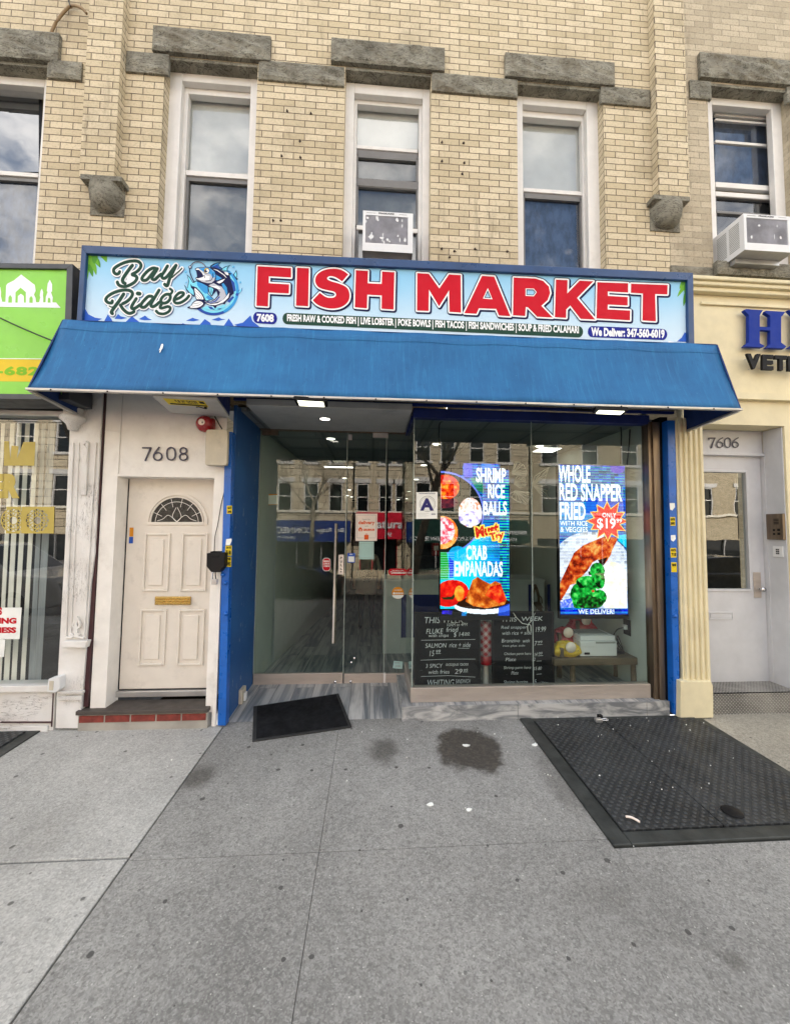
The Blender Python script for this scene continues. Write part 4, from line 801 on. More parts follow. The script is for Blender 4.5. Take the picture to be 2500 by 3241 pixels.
fp([430, 730, 560, 775, 705, 855, 715, 1030, 640, 1040, 520, 930, 440, 830], 3, False); fp([660, 1130, 720, 1080, 850, 1170, 740, 1200], 3, False); fp([270, 790, 330, 870, 350, 960, 280, 880], 0, False); fp([1280, 640, 1390, 760, 1420, 960, 1360, 1000, 1320, 800], 4, False); fp([1200, 1230, 1340, 1100, 1380, 1130, 1260, 1270], 4, False)
fp([560, 1400, 700, 1350, 900, 1400, 1080, 1330, 1200, 1300, 1100, 1420, 920, 1465, 700, 1440], 2, False); fp([710, 1360, 800, 1370, 890, 1450, 770, 1430], 4, False); fp([930, 1420, 1080, 1400, 1010, 1445], 4, False)
# body
fp([380, 405, 425, 375, 540, 368, 660, 355, 770, 362, 960, 405, 1140, 480, 1320, 530, 1265, 560, 1290, 680, 1345, 900, 1375, 1030, 1290, 1090, 1270, 1150, 1170, 1240, 1140, 1310, 1080, 1290, 940, 1340, 900, 1430, 840, 1350, 720, 1325, 610, 1270, 560, 1220, 640, 1195, 760, 1245, 890, 1170, 960, 1080, 930, 960, 800, 1110, 720, 970, 710, 860, 560, 760, 420, 690, 395, 640, 440, 605, 420, 490], 0, False)
fp([760, 385, 870, 470, 925, 560, 1070, 650, 950, 700, 905, 690, 890, 560, 830, 450], 3, False); fp([830, 405, 960, 440, 1130, 560, 1190, 640, 1170, 630, 1100, 560, 950, 460], 1, False)
fp([1060, 790, 1110, 770, 1190, 880, 1210, 1000, 1190, 1090, 1150, 1000, 1090, 880], 3, False)
fp([740, 820, 860, 770, 960, 830, 1060, 860, 1130, 960, 1175, 1090, 1100, 1190, 960, 1250, 800, 1280, 660, 1250, 600, 1215, 760, 1262, 900, 1190, 1000, 1080, 1020, 1000, 930, 890], 5, False)
fp([720, 830, 860, 850, 960, 840, 1040, 920, 960, 920, 860, 880], 1, False); fp([650, 1270, 800, 1300, 960, 1280, 1120, 1180, 1260, 1010, 1230, 1140, 1100, 1260, 900, 1330, 740, 1315], 1, False); fp([620, 1215, 760, 1270, 900, 1210, 1000, 1100, 1020, 1120, 920, 1240, 760, 1285], 4, False)
fp([400, 415, 430, 395, 660, 370, 760, 385, 850, 470, 895, 590, 880, 700, 800, 770, 700, 770, 560, 735, 425, 665, 415, 640, 460, 650, 560, 620, 600, 560, 500, 440, 420, 430], 5, False)
fp([470, 395, 660, 372, 765, 390, 860, 490, 895, 620, 830, 640, 780, 540, 700, 520, 600, 480], 3, False); fp([400, 410, 470, 400, 560, 480, 640, 570, 760, 600, 740, 690, 600, 700, 425, 665, 415, 645, 470, 655, 560, 630, 610, 610, 560, 500, 480, 430, 405, 430], 1, False)
fp([420, 445, 450, 437, 520, 490, 565, 570, 545, 610, 470, 640, 435, 600, 465, 545], 0, False)
fl([840, 530, 835, 620, 780, 700, 660, 720], 18, 0); fl([895, 500, 915, 620, 870, 740, 780, 790], 14, 0); fl([575, 610, 620, 570, 635, 640], 14, 0)
fp([900, 740, 1000, 690, 1185, 640, 1110, 740, 1010, 800, 930, 790], 0, False); fp([930, 745, 1040, 700, 1150, 660, 1080, 740, 1000, 780], 1, False); fp([1120, 490, 1220, 500, 1240, 570, 1180, 560], 1, False)
fp([730, 880, 800, 880, 850, 920, 820, 1040, 800, 1080, 750, 990], 2, False); fl([770, 890, 790, 1050], 8, 0); fl([810, 900, 805, 1030], 8, 0)
order[0] += 1
for r_, m_, dx, dy in ((72, 0, 0, 0), (62, 6, 0, 0), (50, 1, 8, 8), (38, 0, -18, 6), (15, 1, 0, -6)):
    order[0] += 1; q = FZ(682+dx, 455+dy); lg.disc(q, r_*.12463, LY(2)-order[0]*6e-5, m_)
fp([325, 845, 420, 890, 520, 980, 600, 1090, 650, 1210, 590, 1235, 470, 1210, 410, 1180, 380, 1040, 370, 930], 0); fp([375, 900, 470, 970, 560, 1080, 600, 1180, 520, 1180, 430, 1170, 395, 1060], 1)
fp([560, 1225, 640, 1290, 560, 1385, 440, 1425, 300, 1420, 185, 1390, 280, 1340, 320, 1270, 410, 1205], 0); fp([545, 1245, 590, 1300, 520, 1365, 400, 1400, 250, 1385, 310, 1330, 350, 1270, 430, 1225], 1)
for xy in ([400, 960, 520, 1070, 575, 1190], [400, 1040, 480, 1110, 540, 1190], [420, 1110, 500, 1185], [310, 1360, 440, 1340, 560, 1290], [350, 1290, 450, 1280, 550, 1265]): fl(xy, 8, 0)
fl([650, 345, 570, 265, 450, 225, 340, 260, 270, 345, 248, 440, 275, 560, 330, 680, 365, 750], 24, 0); fl([640, 340, 565, 270, 450, 235, 345, 268, 280, 345], 9, 5)
for c_, r_ in (((260, 365), 45), ((145, 480), 28), ((1352, 352), 26), ((1532, 748), 26), ((160, 750), 18)):
    order[0] += 2; q = FZ(*c_); lg.disc(q, r_*.12463, LY(2)-order[0]*6e-5, 3 if r_ < 40 else 0, 14); lg.disc((q[0]-.6, q[1]-.6), r_*.08, LY(2)-(order[0]+1)*6e-5, 2 if r_ < 40 else 5, 12)
lg.build('fish_emblem', LM_, sg)
# ================================================================== AWNING
aw = thing('awning', (.25, -.3, 2.8), 'wide blue canvas awning sloping out over the shop front', 'awning')
AF, AT = -.617, -.37
a0, a1 = P(92, 1229, AF), P(2341, 1294, AF); b0, b1 = P(203, 1012, AT-.035), P(2266, 1090, AT-.035)
b0.x, b1.x = a0.x+.0, a1.x-.0
b0 = Vector((P(203, 1012, AT-.035).x, AT-.035, b0.z)); b1 = Vector((P(2266, 1090, AT-.035).x, AT-.035, b1.z))
def aws(u, v):
    p_ = a0.lerp(a1, u).lerp(b0.lerp(b1, u), v); sag = math.sin(math.pi*v)*(.008+.012*abs(math.sin(u*math.pi*6)))+.003*math.sin(u*60+v*5); return p_+Vector((0, sag, -sag))
mb = MB(); mb.sheet(aws, 90, 10); o = mb.build('canvas', 'canvas', aw); sm_ = o.modifiers.new('thick', 'SOLIDIFY'); sm_.thickness = .004; sm_.offset = -1
mb = MB(); mb.sheet(lambda u, v: aws(u, .865+.012*v)+Vector((0, -.003, .0012)), 90, 1); mb.build('hem_seam', 'canvas', aw)
mb = MB(); mb.sheet(lambda u, v: aws(u, v)+Vector((0, .012, -.006)), 20, 3); mb.build('lining', 'canvas_in', aw)
mb = MB()
for s_, a_, b_, px in ((0, a0, b0, (270, 1320)), (1, a1, b1, (2160, 1365))):
    w0 = P(*px, .0); tri = [a_, w0+Vector((0, -.015, 0)), Vector((w0.x, -.015, b_.z)), b_]
    mb = MB(); mb.prism(tri, (.012 if s_ else -.012, 0, 0), 0); mb.build('end_panel', 'canvas_in', aw)
mb = MB(); q = [b0+Vector((0, 0, .002)), b1+Vector((0, 0, .002)), Vector((b1.x, -.012, b1.z+.03)), Vector((b0.x, -.012, b0.z+.03))]; mb.prism(q, (0, 0, -.006)); mb.build('top_panel', 'canvas_in', aw)
mb = MB(); dz = Vector((0, 0, -.024)); mb.prism([a0+Vector((-.02, -.008, .004)), a1+Vector((.02, -.008, .004)), a1+Vector((.02, -.006, -.014)), a0+Vector((-.02, -.006, -.014))], (0, .03, 0))
for a_, px, s_ in ((a0, (270, 1320), -1), (a1, (2160, 1365), 1)):
    w0 = P(*px, 0.); mb.prism([a_+Vector((s_*.02, .022, .0)), w0+Vector((s_*.02, -.016, 0)), w0+Vector((s_*.02, -.016, -.022)), a_+Vector((s_*.02, .022, -.02))], (-s_*.03, 0, 0))
mb.build('edge_trim', 'alu', aw, .003)
mb = MB()
for i in range(14):
    p_ = a0.lerp(a1, (i+.4)/14); mb.lathe([(0, .004), (.006, .003), (.007, 0)], p_+Vector((0, -.0075, -.009)), 'y', 8)
mb.build('trim_screws', 'black', aw)
mb = MB(); x0, y0 = L1(1245, 695); p_ = [L1(*a) for a in ((1240, 692), (1247, 702), (1240, 728), (1230, 742), (1222, 762), (1217, 758), (1222, 740), (1212, 745), (1222, 725), (1230, 700))]
def onaw(x, y):
    n_ = (a1-a0).cross(b0-a0); d = ray(x, y); t = (a0-CAMPOS).dot(n_)/d.dot(n_); return CAMPOS+d*t-d*.004
mb.add([onaw(*a) for a in p_], [tuple(range(len(p_)))]); mb.build('bird_dropping', 'paper', aw)
# roll gate box with sticker under the awning
q0, q1 = P(*J1(640, 85), -.60), P(*J1(1360, 120), -.575); zb = 2.775
gbx = thing('gate_housing', (-1.5, -.3, zb), 'white roll gate housing with a yellow sticker under the awning', 'gate housing')
qq = [PG(*J1(640, 88), zb, 0), PG(*J1(1362, 122), zb, 0), PG(*J1(1500, 322), zb, 0), PG(*J1(845, 268), zb, 0)]
mb = MB(); mb.prism(qq, (0, 0, .02)); mb.build('underside', 'soffit', gbx, .003)
mb = MB(); lo_ = [p_+Vector((0, .012 if k_ < 2 else 0, .021)) for k_, p_ in enumerate(qq)]; hi_ = [Vector((p_.x, p_.y+(.10 if k_ < 2 else 0), p_.z+.17)) for k_, p_ in enumerate(lo_)]; mb.add(lo_+hi_, [(0, 1, 2, 3), (7, 6, 5, 4), (0, 4, 5, 1), (1, 5, 6, 2), (2, 6, 7, 3), (3, 7, 4, 0)]); mb.build('casing', 'navy', gbx, .003)
st = [PG(*J1(*a), zb-.0015, 0) for a in ((758, 108), (1215, 138), (1265, 205), (828, 178))]
mb = MB(); mb.prism(st, (0, 0, .001)); mb.build('sticker', 'yels', gbx)
mb = MB(); st2 = [p_+Vector((0, 0, -.0006)) for p_ in st]; L_ = lambda u, v: st2[0].lerp(st2[1], u).lerp(st2[3].lerp(st2[2], u), v)
mb.text('S & W GATES', [L_(.25, .10), L_(.80, .10), L_(.80, .40), L_(.25, .40)], None, 0, .05); mb.text('SALES - REPAIRS', [L_(.28, .45), L_(.80, .45), L_(.80, .62), L_(.28, .62)], None, 0, .03)
mb.quad(L_(.06, .68), L_(.98, .72), L_(.98, .93), L_(.06, .90)); mb.quad(L_(.85, .1), L_(.97, .12), L_(.97, .55), L_(.85, .45)); mb.build('sticker_lettering', 'ink', gbx)
mb = MB(); mb.tube([PG(*J1(*a), zb-.008, 0) for a in ((1130, 205), (1160, 203), (1225, 222))], .004, 6); mb.lathe([(0, 0), (.012, 0), (.012, .012), (0, .012)], PG(*J1(1232, 224), zb-.014, 0), 'z', 10); mb.build('key_switch', 'black', gbx)
# flood lights
for i, (c_, lab) in enumerate(((((757, 85), (960, 97), (970, 133), (775, 124)), 'lit square flood light above the glass door'), (None, 'lit square flood light above the shop window'))):
    zz = 2.765; px = [D1(*a) for a in c_] if c_ else [W1(*a) for a in ((1200, 92), (1367, 98), (1340, 119), (1180, 112))]
    pw = [PG(*a, zz, 0) for a in px]; ctr = sum(pw, Vector())/4; fl_ = thing('flood_light', ctr, lab, 'flood light', 'flood lights under the awning')
    mb = MB(); mb.prism([ctr+(p_-ctr)*.9 for p_ in pw], (0, 0, .004)); mb.build('diffuser', 'flood', fl_)
    mb = MB(); mb.prism([ctr+(p_-ctr)*1.14+Vector((0, 0, .005)) for p_ in pw], (0, 0, .03)); mb.build('housing', 'black', fl_, .004)
    mb = MB(); mb.tube([ctr+Vector((0, .05, .03)), Vector((ctr.x, .0, zz+.2))], .012, 8); mb.build('bracket', 'black', fl_)
# ------------------------------------------------ fittings round the flat entrance
hn = thing('house_number', P(*J1(790, 800), -.002), 'dark house number 7608 above the beige flat door', 'house number')
for ch, x0, x1 in (('7', 537, 632), ('6', 650, 756), ('0', 797, 906), ('8', 940, 1036)):
    mb = MB()
    W_ = 15; yT, yB = 650, 800; xm_ = (x0+x1)/2
    if ch == '7': sets = [([(x0, 658), (x1-6, 658), (565, 798)], 0)]
    elif ch == '6': sets = [([(718, 652), (672, 715), (657, 750), (668, 783), (703, 795), (738, 783), (749, 752), (735, 722), (703, 710), (672, 722)], 5)]
    elif ch == '0': sets = [([(851, 655), (815, 675), (804, 725), (815, 775), (851, 793), (887, 775), (898, 725), (887, 675)], 5)]
    else: sets = [([(988, 657), (960, 668), (952, 690), (962, 712), (988, 720), (1014, 712), (1024, 690), (1016, 668)], 5), ([(988, 722), (956, 735), (946, 760), (958, 786), (988, 796), (1018, 786), (1030, 760), (1020, 735)], 5)]
    for p_, s_ in sets: mb.stroke([J1(*a) for a in p_], W_*.2849, -.012, 0, ch in '08', True, s_)
    o = mb.build('digit', 'num', hn); m_ = o.modifiers.new('depth', 'SOLIDIFY'); m_.thickness = .008; m_.offset = 0
bl = thing('alarm_bell', P(*J1(1205, 395), -.0), 'round red alarm bell beside the gate housing', 'alarm bell')
q = P(*J1(1222, 392), -.055); rb = (P(*J1(1322, 392), -.055).x-P(*J1(1122, 392), -.055).x)/2*.97
mb = MB(); mb.lathe([(0, .066), (rb*.35, .064), (rb*.7, .05), (rb*.93, .02), (rb, -.0), (rb*.98, -.012), (rb*.9, -.012)], q, 'y', 32); mb.build('gong', 'bellred', bl)
mb = MB(); mb.lathe([(0, .0705), (rb*.36, .069), (rb*.37, .062)], q, 'y', 24); mb.build('label_disc', 'pink', bl); mb = MB(); mb.poly([J1(1197+a, 374+b) for a, b in ((0, -14), (9, 0), (0, 16), (-9, 0))], -.128); mb.build('label_print', 'ink', bl)
mb = MB(); mb.box(q.x-rb*.5, q.x+rb*.98, -.045, -.001, q.z-rb*.6, q.z+rb*.75); mb.build('back_box', 'bellred', bl, .004)
an = thing('antenna_box', P(686, 1420, 0), 'weathered grey plastic antenna box on the white door post', 'antenna')
def rrect(x0, x1, y0, y1, r, tilt=0):
    o_ = []
    for cx_, cy_, s_ in ((x1-r, y0+r, -90), (x1-r, y1-r, 0), (x0+r, y1-r, 90), (x0+r, y0+r, 180)):
        for k_ in range(6): t = R(s_+k_*18); o_.append((cx_+r*math.cos(t)+tilt*(y1-cy_)/(y1-y0), cy_+r*math.sin(t)))
    return o_
mb = MB(); mb.pp(rrect(648, 718, 1359, 1473, 9, 3.5), -.12, -.07); mb.build('cover', 'antenna', an, .008); mb = MB(); mb.pp(rrect(649.5, 717, 1361, 1472, 8, 3.5), -.0695, -.055); mb.pp(rrect(655, 720, 1364, 1472, 8, 3.5), -.054, -.02); mb.build('back_shell', 'white', an, .004)
mb = MB(); mb.pp([(690, 1385), (705, 1385), (705, 1445), (690, 1445)], -.02, -.001); mb.build('bracket', 'black', an)
mb = MB(); mb.tube(smooth([P(*a, -.02) for a in ((712, 1476), (713, 1500), (711, 1550), (700, 1600), (690, 1660), (681, 1700), (679, 1746))], 5), .0035, 6); tag(mb.build('thin_cable', 'wire'), 'thin black cable hanging from antenna box to key box', 'cable')
mb = MB(); mb.tube([P(*J1(1335, 310), -.03), P(*J1(1375, 380), -.05), P(*J1(1415, 448), -.06)], .006, 6); tag(mb.build('cable', 'wire'), 'short black cable between gate housing and antenna box', 'cable')
kb = thing('key_box', P(682, 1780, 0), 'black key box with a hanging padlock beside the door', 'key box')
mb = MB(); mb.pp([D1(*a) for a in ((122, 1170), (250, 1166), (248, 1262), (215, 1306), (155, 1306), (120, 1265))], -.11, -.02); mb.build('body', 'blackp', kb, .006)
mb = MB(); mb.pp([D1(*a) for a in ((148, 1158), (216, 1158), (216, 1170), (148, 1170))], -.09, -.02); mb.pp([D1(*a) for a in ((155, 1180), (215, 1180), (208, 1198), (162, 1198))], -.114, -.108); mb.build('lid', 'black', kb, .003)
mb = MB(); x0, y0 = D1(155, 1355); x1, y1 = D1(195, 1393); mb.pbox(x0, x1, y0, y1, -.085, -.06); mb.build('padlock_body', 'alu', kb, .004)
mb = MB(); mb.tube([P(*D1(*a), -.07) for a in ((165, 1358), (166, 1310), (185, 1306), (187, 1358))], .005, 8); mb.build('shackle', 'chrome', kb)
# stickers on the gate posts
def sticker(poly, Y, m, lab, lines=None, name='sticker', grp='torn stickers on the blue gate posts', col2='ink'):
    t = thing(name, P(*poly[0], Y), lab, 'sticker', grp); mb = MB(); mb.pp(poly, Y, Y+.0008); mb.build('sheet', m, t)
    if lines:
        mb = MB()
        for s_, a, b, c, d, bo in lines: mb.text(s_, [(a, b), (c, b), (c, d), (a, d)], Y-.0006, 0, bo)
        mb.build('print', col2, t)
    return t
D1q = lambda *xy: pts(D1, *xy)
sticker(D1q(267, 832, 304, 832, 303, 890, 266, 890), -.0315, 'yels', 'small yellow and black sticker high on the left blue post', [('GATE', *D1(272, 838), *D1(300, 858), .06), ('24HR', *D1(272, 866), *D1(300, 884), .06)])
sticker(D1q(262, 1070, 300, 1066, 300, 1085, 288, 1112, 258, 1112), -.0315, 'paper', 'torn white scrap above the yellow pair on the left blue post')
sticker(D1q(257, 1116, 302, 1116, 300, 1188, 253, 1188), -.0315, 'yels', 'upper yellow repair sticker of the pair on the left blue post', [('GATES', *D1(262, 1122), *D1(298, 1138), .06), ('718', *D1(258, 1150), *D1(296, 1180), .05)])
sticker(D1q(252, 1196, 299, 1196, 297, 1268, 250, 1268), -.0315, 'yels', 'lower yellow repair sticker of the pair on the left blue post', [('REPAIR', *D1(256, 1202), *D1(296, 1220), .06), ('24 HRS', *D1(255, 1232), *D1(294, 1260), .05)])
R1q = lambda *xy: pts(R1, *xy)
sticker(R1q(235, 680, 266, 680, 268, 705, 252, 726, 237, 720), -.0315, 'paper', 'torn white sticker highest on the right blue post')
sticker(R1q(238, 768, 269, 768, 271, 822, 240, 822), -.0315, 'yels', 'black and yellow sticker, upper right blue post', [('GATES', *R1(241, 775), *R1(267, 790), .06), ('24HR', *R1(241, 798), *R1(267, 816), .06)])
sticker(R1q(242, 882, 270, 880, 273, 905, 258, 922, 243, 912), -.0315, 'paper', 'torn white sticker midway down the right blue post')
sticker(R1q(239, 962, 275, 962, 278, 1022, 242, 1022), -.0315, 'yels', 'yellow sticker just below the middle white scrap, right post', [('GATE', *R1(243, 968), *R1(273, 984), .06), ('718', *R1(246, 992), *R1(275, 1015), .05)])
sticker(R1q(244, 1052, 278, 1052, 281, 1114, 246, 1114), -.0315, 'yels', 'lowest yellow sticker with a white foot on the right post', [('24HR', *R1(248, 1060), *R1(276, 1078), .06)])
k2 = thing('door_sticker', P(*L2(955, 670), .15), 'small red and blue stickers at the hinge edge of the beige door', 'sticker')
mb = MB(); mb.pp(pts(L2, 945, 620, 973, 620, 970, 685, 943, 685), DY-.004, DY-.002, 0); mb.pp(pts(L2, 942, 688, 970, 688, 968, 735, 939, 735), DY-.004, DY-.002, 1); mb.build('sheet', ['sor', 'sblue'], k2)
# outlet box on the blue wall
ob = thing('outlet_box', (XW, .3, .32), 'grey weatherproof outlet box low on the blue wall', 'outlet box')
def onx(x, y, X): d = ray(x, y); return CAMPOS+d*((X-CAMPOS.x)/d.x)
pw = [onx(*D2(*a), XW+.002) for a in ((332, 1092), (398, 1050), (400, 1120), (365, 1180), (325, 1185))]
mb = MB(); zt = sum(p_.z for p_ in pw)/5; ym = sum(p_.y for p_ in pw)/5; mb.box(XW, XW+.035, ym-.06, ym+.06, zt-.065, zt+.075); mb.build('box', 'antenna', ob, .004)
mb = MB(); mb.box(XW+.035, XW+.06, ym-.03, ym+.035, zt-.05, zt+.03); mb.build('cover', 'prn', ob, .01)
mb = MB(); mb.tube(smooth([Vector((XW+.015, ym-.04, zt-.06)), Vector((XW+.03, ym-.06, zt-.1)), Vector((XW+.01, ym-.02, zt-.14)), Vector((XW+.012, ym-.06, zt-.19))], 4), .004, 6); mb.build('cord', 'wire', ob)
# cable on the upper wall
mb = MB(); mb.tube(smooth([P(*C1(*a), -.03 if a[0] < 480 else -.1) for a in ((515, 80), (480, 45), (425, 35), (375, 78), (325, 150), (292, 240), (280, 325))], 5), .012, 8); tag(mb.build('wall_cable', 'tancable'), 'tan cable arching across the upper left brick wall', 'cable')
mb = MB(); mb.tube([P(*C1(402, -10), -.02), P(*C1(420, 36), -.04)], .006, 6); tag(mb.build('thin_cable', 'wire'), 'thin dark cable running up from the tan arched cable', 'cable')
# ================================================================== AIR CONDITIONERS
def aircon(px_front, Yf, Yb, lab, side=False):
    x0, x1, y0, y1 = px_front; X0, X1 = P(x0, y1, Yf).x, P(x1, y1, Yf).x; Z1, Z0 = P((x0+x1)/2, y0, Yf).z, P((x0+x1)/2, y1, Yf).z
    t = thing('air_conditioner', ((X0+X1)/2, 0, Z0), lab, 'air conditioner', 'window air conditioners')
    W_, H_ = X1-X0, Z1-Z0; gx0, gx1, gz0, gz1 = X0+W_*.055, X1-W_*.10, Z0+H_*.20, Z1-H_*.105
    mb = MB(); wall_holes(mb, X0, X1, Z0, Z1, [(gx0, gx1, gz0, gz1)], Yf, .02); mb.quad((X0, Yf, Z1), (X1, Yf, Z1), (X1, Yb, Z1), (X0, Yb, Z1))
    mb.quad((X0, Yf, Z0), (X0, Yf, Z1), (X0, Yb, Z1), (X0, Yb, Z0)); mb.quad((X1, Yf, Z0), (X1, Yb, Z0), (X1, Yb, Z1), (X1, Yf, Z1)); mb.build('casing', 'prn', t)
    mb = MB(); mb.quad((X0, Yf, Z0), (X0, Yb, Z0), (X1, Yb, Z0), (X1, Yf, Z0)); mb.box(X0+.02, X1-.02, Yf+.12, Yb, Z0-.05, Z0-.001); mb.build('base_pan', 'alu', t)
    mb = MB(); mb.quad((gx0, Yf+.018, gz0), (gx1, Yf+.018, gz0), (gx1, Yf+.018, gz1), (gx0, Yf+.018, gz1)); n_ = 26
    for i in range(n_): z_ = gz0+(gz1-gz0)*(i+.3)/n_; mb.box(gx0, gx1, Yf+.006, Yf+.016, z_, z_+(gz1-gz0)/n_*.45)
    mb.build('coil_fins', M['fins'], t)
    rr = np.random.default_rng(3 if side else 9); mb = MB()
    for i in range(5 if side else 26):
        u, v = rr.uniform(.05, .95), rr.uniform(.05, .95)
        if not side: u, v = [(rr.uniform(.03, .22), rr.uniform(.06, .45)), (rr.uniform(.3, .6), rr.uniform(.05, .5)), (rr.uniform(0, .3), rr.uniform(.75, .97)), (rr.uniform(.6, .95), rr.uniform(.1, .95))][i % 4]
        a, b = rr.uniform(.006, .02), rr.uniform(.012, .034); p0 = (gx0+(gx1-gx0)*u, gz0+(gz1-gz0)*v); k_ = 7
        mb.add([(min(max(p0[0]+a*rr.uniform(.4, 1)*math.cos(6.28*j/k_), gx0), gx1), Yf+.005-i*3e-5, min(max(p0[1]+b*rr.uniform(.4, 1)*math.sin(6.28*j/k_), gz0), gz1)) for j in range(k_)], [tuple(range(k_))])
    mb.build('bent_fins', 'prn', t)
    q = lambda u, v: Vector((X0+W_*u, Yf-.0015, Z0+H_*v)); mb = MB(); mb.text('FRIGIDAIRE', [q(.31, .975), q(.62, .975), q(.62, .935), q(.31, .935)], None, 0, .03)
    mb.box(X0+W_*.07, X0+W_*.25, Yf-.001, Yf, Z0+H_*.95, Z0+H_*.955); mb.box(X0+W_*.72, X0+W_*.88, Yf-.001, Yf, Z0+H_*.95, Z0+H_*.955); mb.build('badge', 'ink', t)
    if side:
        mb = MB()
        for j in range(2):
            for i in range(15):
                y_ = Yf+.05+j*.14; z_ = Z0+.06+(Z1-Z0-.1)*i/15; mb.box(X0-.002, X0+.002, y_, y_+.11, z_, z_+.007)
        mb.build('side_louvres', 'greyp', t)
    return t
M['fins'] = mat('grey_coil_fins', (.40, .40, .44), .6, .0, var=.25, bump=.1)
aircon((1147, 1306, 671, 797), -.12, .22, 'white air conditioner in the middle window above the sign')
aircon((2356, 2510, 681, 795), -.255, .15, 'white air conditioner jutting from the neighbouring right window', True)
# ================================================================== LEFT NEIGHBOUR
lb = thing('brick_building', (-4.5, 0, 0), 'buff brick neighbour with the green sign and the blind hung shop window', 'building')
wx1, wzt = P(131, 530).x, P(60, 233).z
wall_holes(MB(), -9, BL-.004, 2.98, 8.4, [(wx1-.95, wx1, 3.95, P(60, 198).z)], 0., .30).box(-20, BL-.004, 0, 12, 8.4, 8.6).build('wall', 'brick_l', lb)
mb = MB(); mb.box(-20, -9, .0, 12, -.2, 8.4); mb.box(-9, BL-.01, 12, 12.2, -.2, 8.4); mb.quad((-9, .31, 3), (BL-.01, .31, 3), (BL-.01, 12, 3), (-9, 12, 3)); mb.build('sun_block', 'brick_l', lb)  # unseen shell and row extension, added to block the sun
MB().box(wx1-.95, wx1, -.002, .16, P(60, 198).z-.03, P(60, 198).z-.001).build('lintel_soffit', 'stone', lb)
prock(-120, 197, 106, 196, -.04, 31, lb); prock(156, 264, 200, 256, -.02, 32, lb, 'band_stone', .028)
sash_window(lb, -160, 131, 233, 0, 40, 10, -112, 118, [(540, 553, 'white', .12), (553, 566, 'sash', .135)], [(290, 540, 'dark', 'glass_s', 0), (566, 900, 'navy_room', 'glass_b', 1)], 'window reflecting clouds in its upper pane')
# cast iron pilaster with cracked paint
mb = MB(); mb.pp([(226, 1240), (326, 1240), (300, 1749), (288, 1850), (262, 2198), (252, 2306), (176, 2306), (180, 2198), (205, 1749)], -.03, .12)
def lq(t): return (226-(226-176)*t, 326-(326-252)*t, 1240+t*1066)
mb.pp([(lq(.33)[0]+20, 1400), (lq(.33)[0]+24, 1400), (lq(.72)[0]+20, 2020), (lq(.72)[0]+16, 2020)], -.045, -.03); mb.pp([(302, 1400), (306, 1400), (268, 2020), (264, 2020)], -.045, -.03); mb.pp([(248, 1400), (252, 1400), (226, 2020), (222, 2020)], -.04, -.03)
mb.build('pilaster', 'old', lb, .006)
mb = MB(); mb.pp(pts(LL, 705, 725, 720, 655, 1010, 650, 985, 735), -.085, -.03); mb.build('pilaster_moulding', 'old', lb, .006); mb = MB(); mb.pp(pts(LL, 665, 1235, 960, 1225, 958, 1262, 668, 1268), -.06, -.03); mb.build('pilaster_moulding', 'old', lb, .006); mb = MB(); mb.pp(pts(LL, 655, 1290, 945, 1285, 940, 1338, 660, 1340), -.05, -.03)
mb.build('pilaster_moulding', 'old', lb, .006)
mb = MB(); mb.stroke([LL(*a) for a in ((765, 605), (830, 605), (845, 575), (815, 570), (820, 590), (860, 590), (900, 570), (915, 580), (890, 590), (905, 600), (965, 615))], 5, -.045, sm=4); mb.stroke([LL(*a) for a in ((895, 375), (930, 470), (880, 500), (850, 460), (895, 375))], 6, -.046, sm=4); mb.stroke([LL(*a) for a in ((885, 400), (885, 590))], 9, -.045)
mb.stroke([LM(*a) for a in ((1190, 650), (1150, 690), (1200, 760), (1185, 920))], 9, -.045, sm=4); mb.stroke([LM(*a) for a in ((1190, 780), (1180, 930))], 15, -.043)
o = mb.build('cast_ornament', 'old', lb); s_ = o.modifiers.new('depth', 'SOLIDIFY'); s_.thickness = .02; s_.offset = 0
mb = MB(); mb.pp([LM(*a) for a in ((1185, 640), (1225, 640), (1190, 1385), (1115, 1385), (1130, 1200))], -.05, -.03); mb.build('iron_strap', 'old', lb, .004)
mb = MB(); q = P(*LM(1020, 300), -.06); mb.lathe([(0, .10), (.05, .10), (.075, .06), (.07, .02), (.095, 0), (.10, -.03), (.05, -.07), (.035, -.12), (0, -.13)], q, 'z', 16); mb.build('capital', 'old', lb)
mb = MB(); mb.pp([(326, 1225), (335, 1225), (305, 1800), (279, 2237), (265, 2237), (292, 1800)], -.012, .1); mb.build('maroon_strip', 'maroon', lb)
# shop window, bulkhead
zt, zb0 = 2.745, .395
mb = MB(); mb.box(-6, P(225, 1300).x, -.02, .1, zt, zt+.05); mb.box(-6, P(225, 1300).x, .0, .08, zt+.051, zt+.5, 1); mb.build('window_header', ['alu', 'gsf'], lb, .004)
mb = MB(); mb.quad((-6, .0, zb0), (-2.68, .0, zb0), (-2.68, .0, zt), (-6, .0, zt)); M['lglass'] = glassmat('neighbour_shop_glass', .10, (.85, .88, .86), .02); mb.build('shop_pane', 'lglass', lb)
mb = MB(); mb.box(-6, P(177, 2230).x, -.012, .1, -.1, .33); mb.box(-6, P(180, 2170).x, -.045, .1, .335, .39); mb.box(-6, P(160, 2300).x, -.03, -.012, -.06, .045); mb.build('bulkhead', 'old', lb, .005)
mb = MB(); mb.pp(pts(LL, 610, 1255, 622, 1255, 605, 1640, 590, 1640), -.016, 0); mb.pp(pts(LL, 0, 1590, 590, 1590, 590, 1597, 0, 1597), -.033, 0); mb.build('maroon_trim', 'maroon', lb)
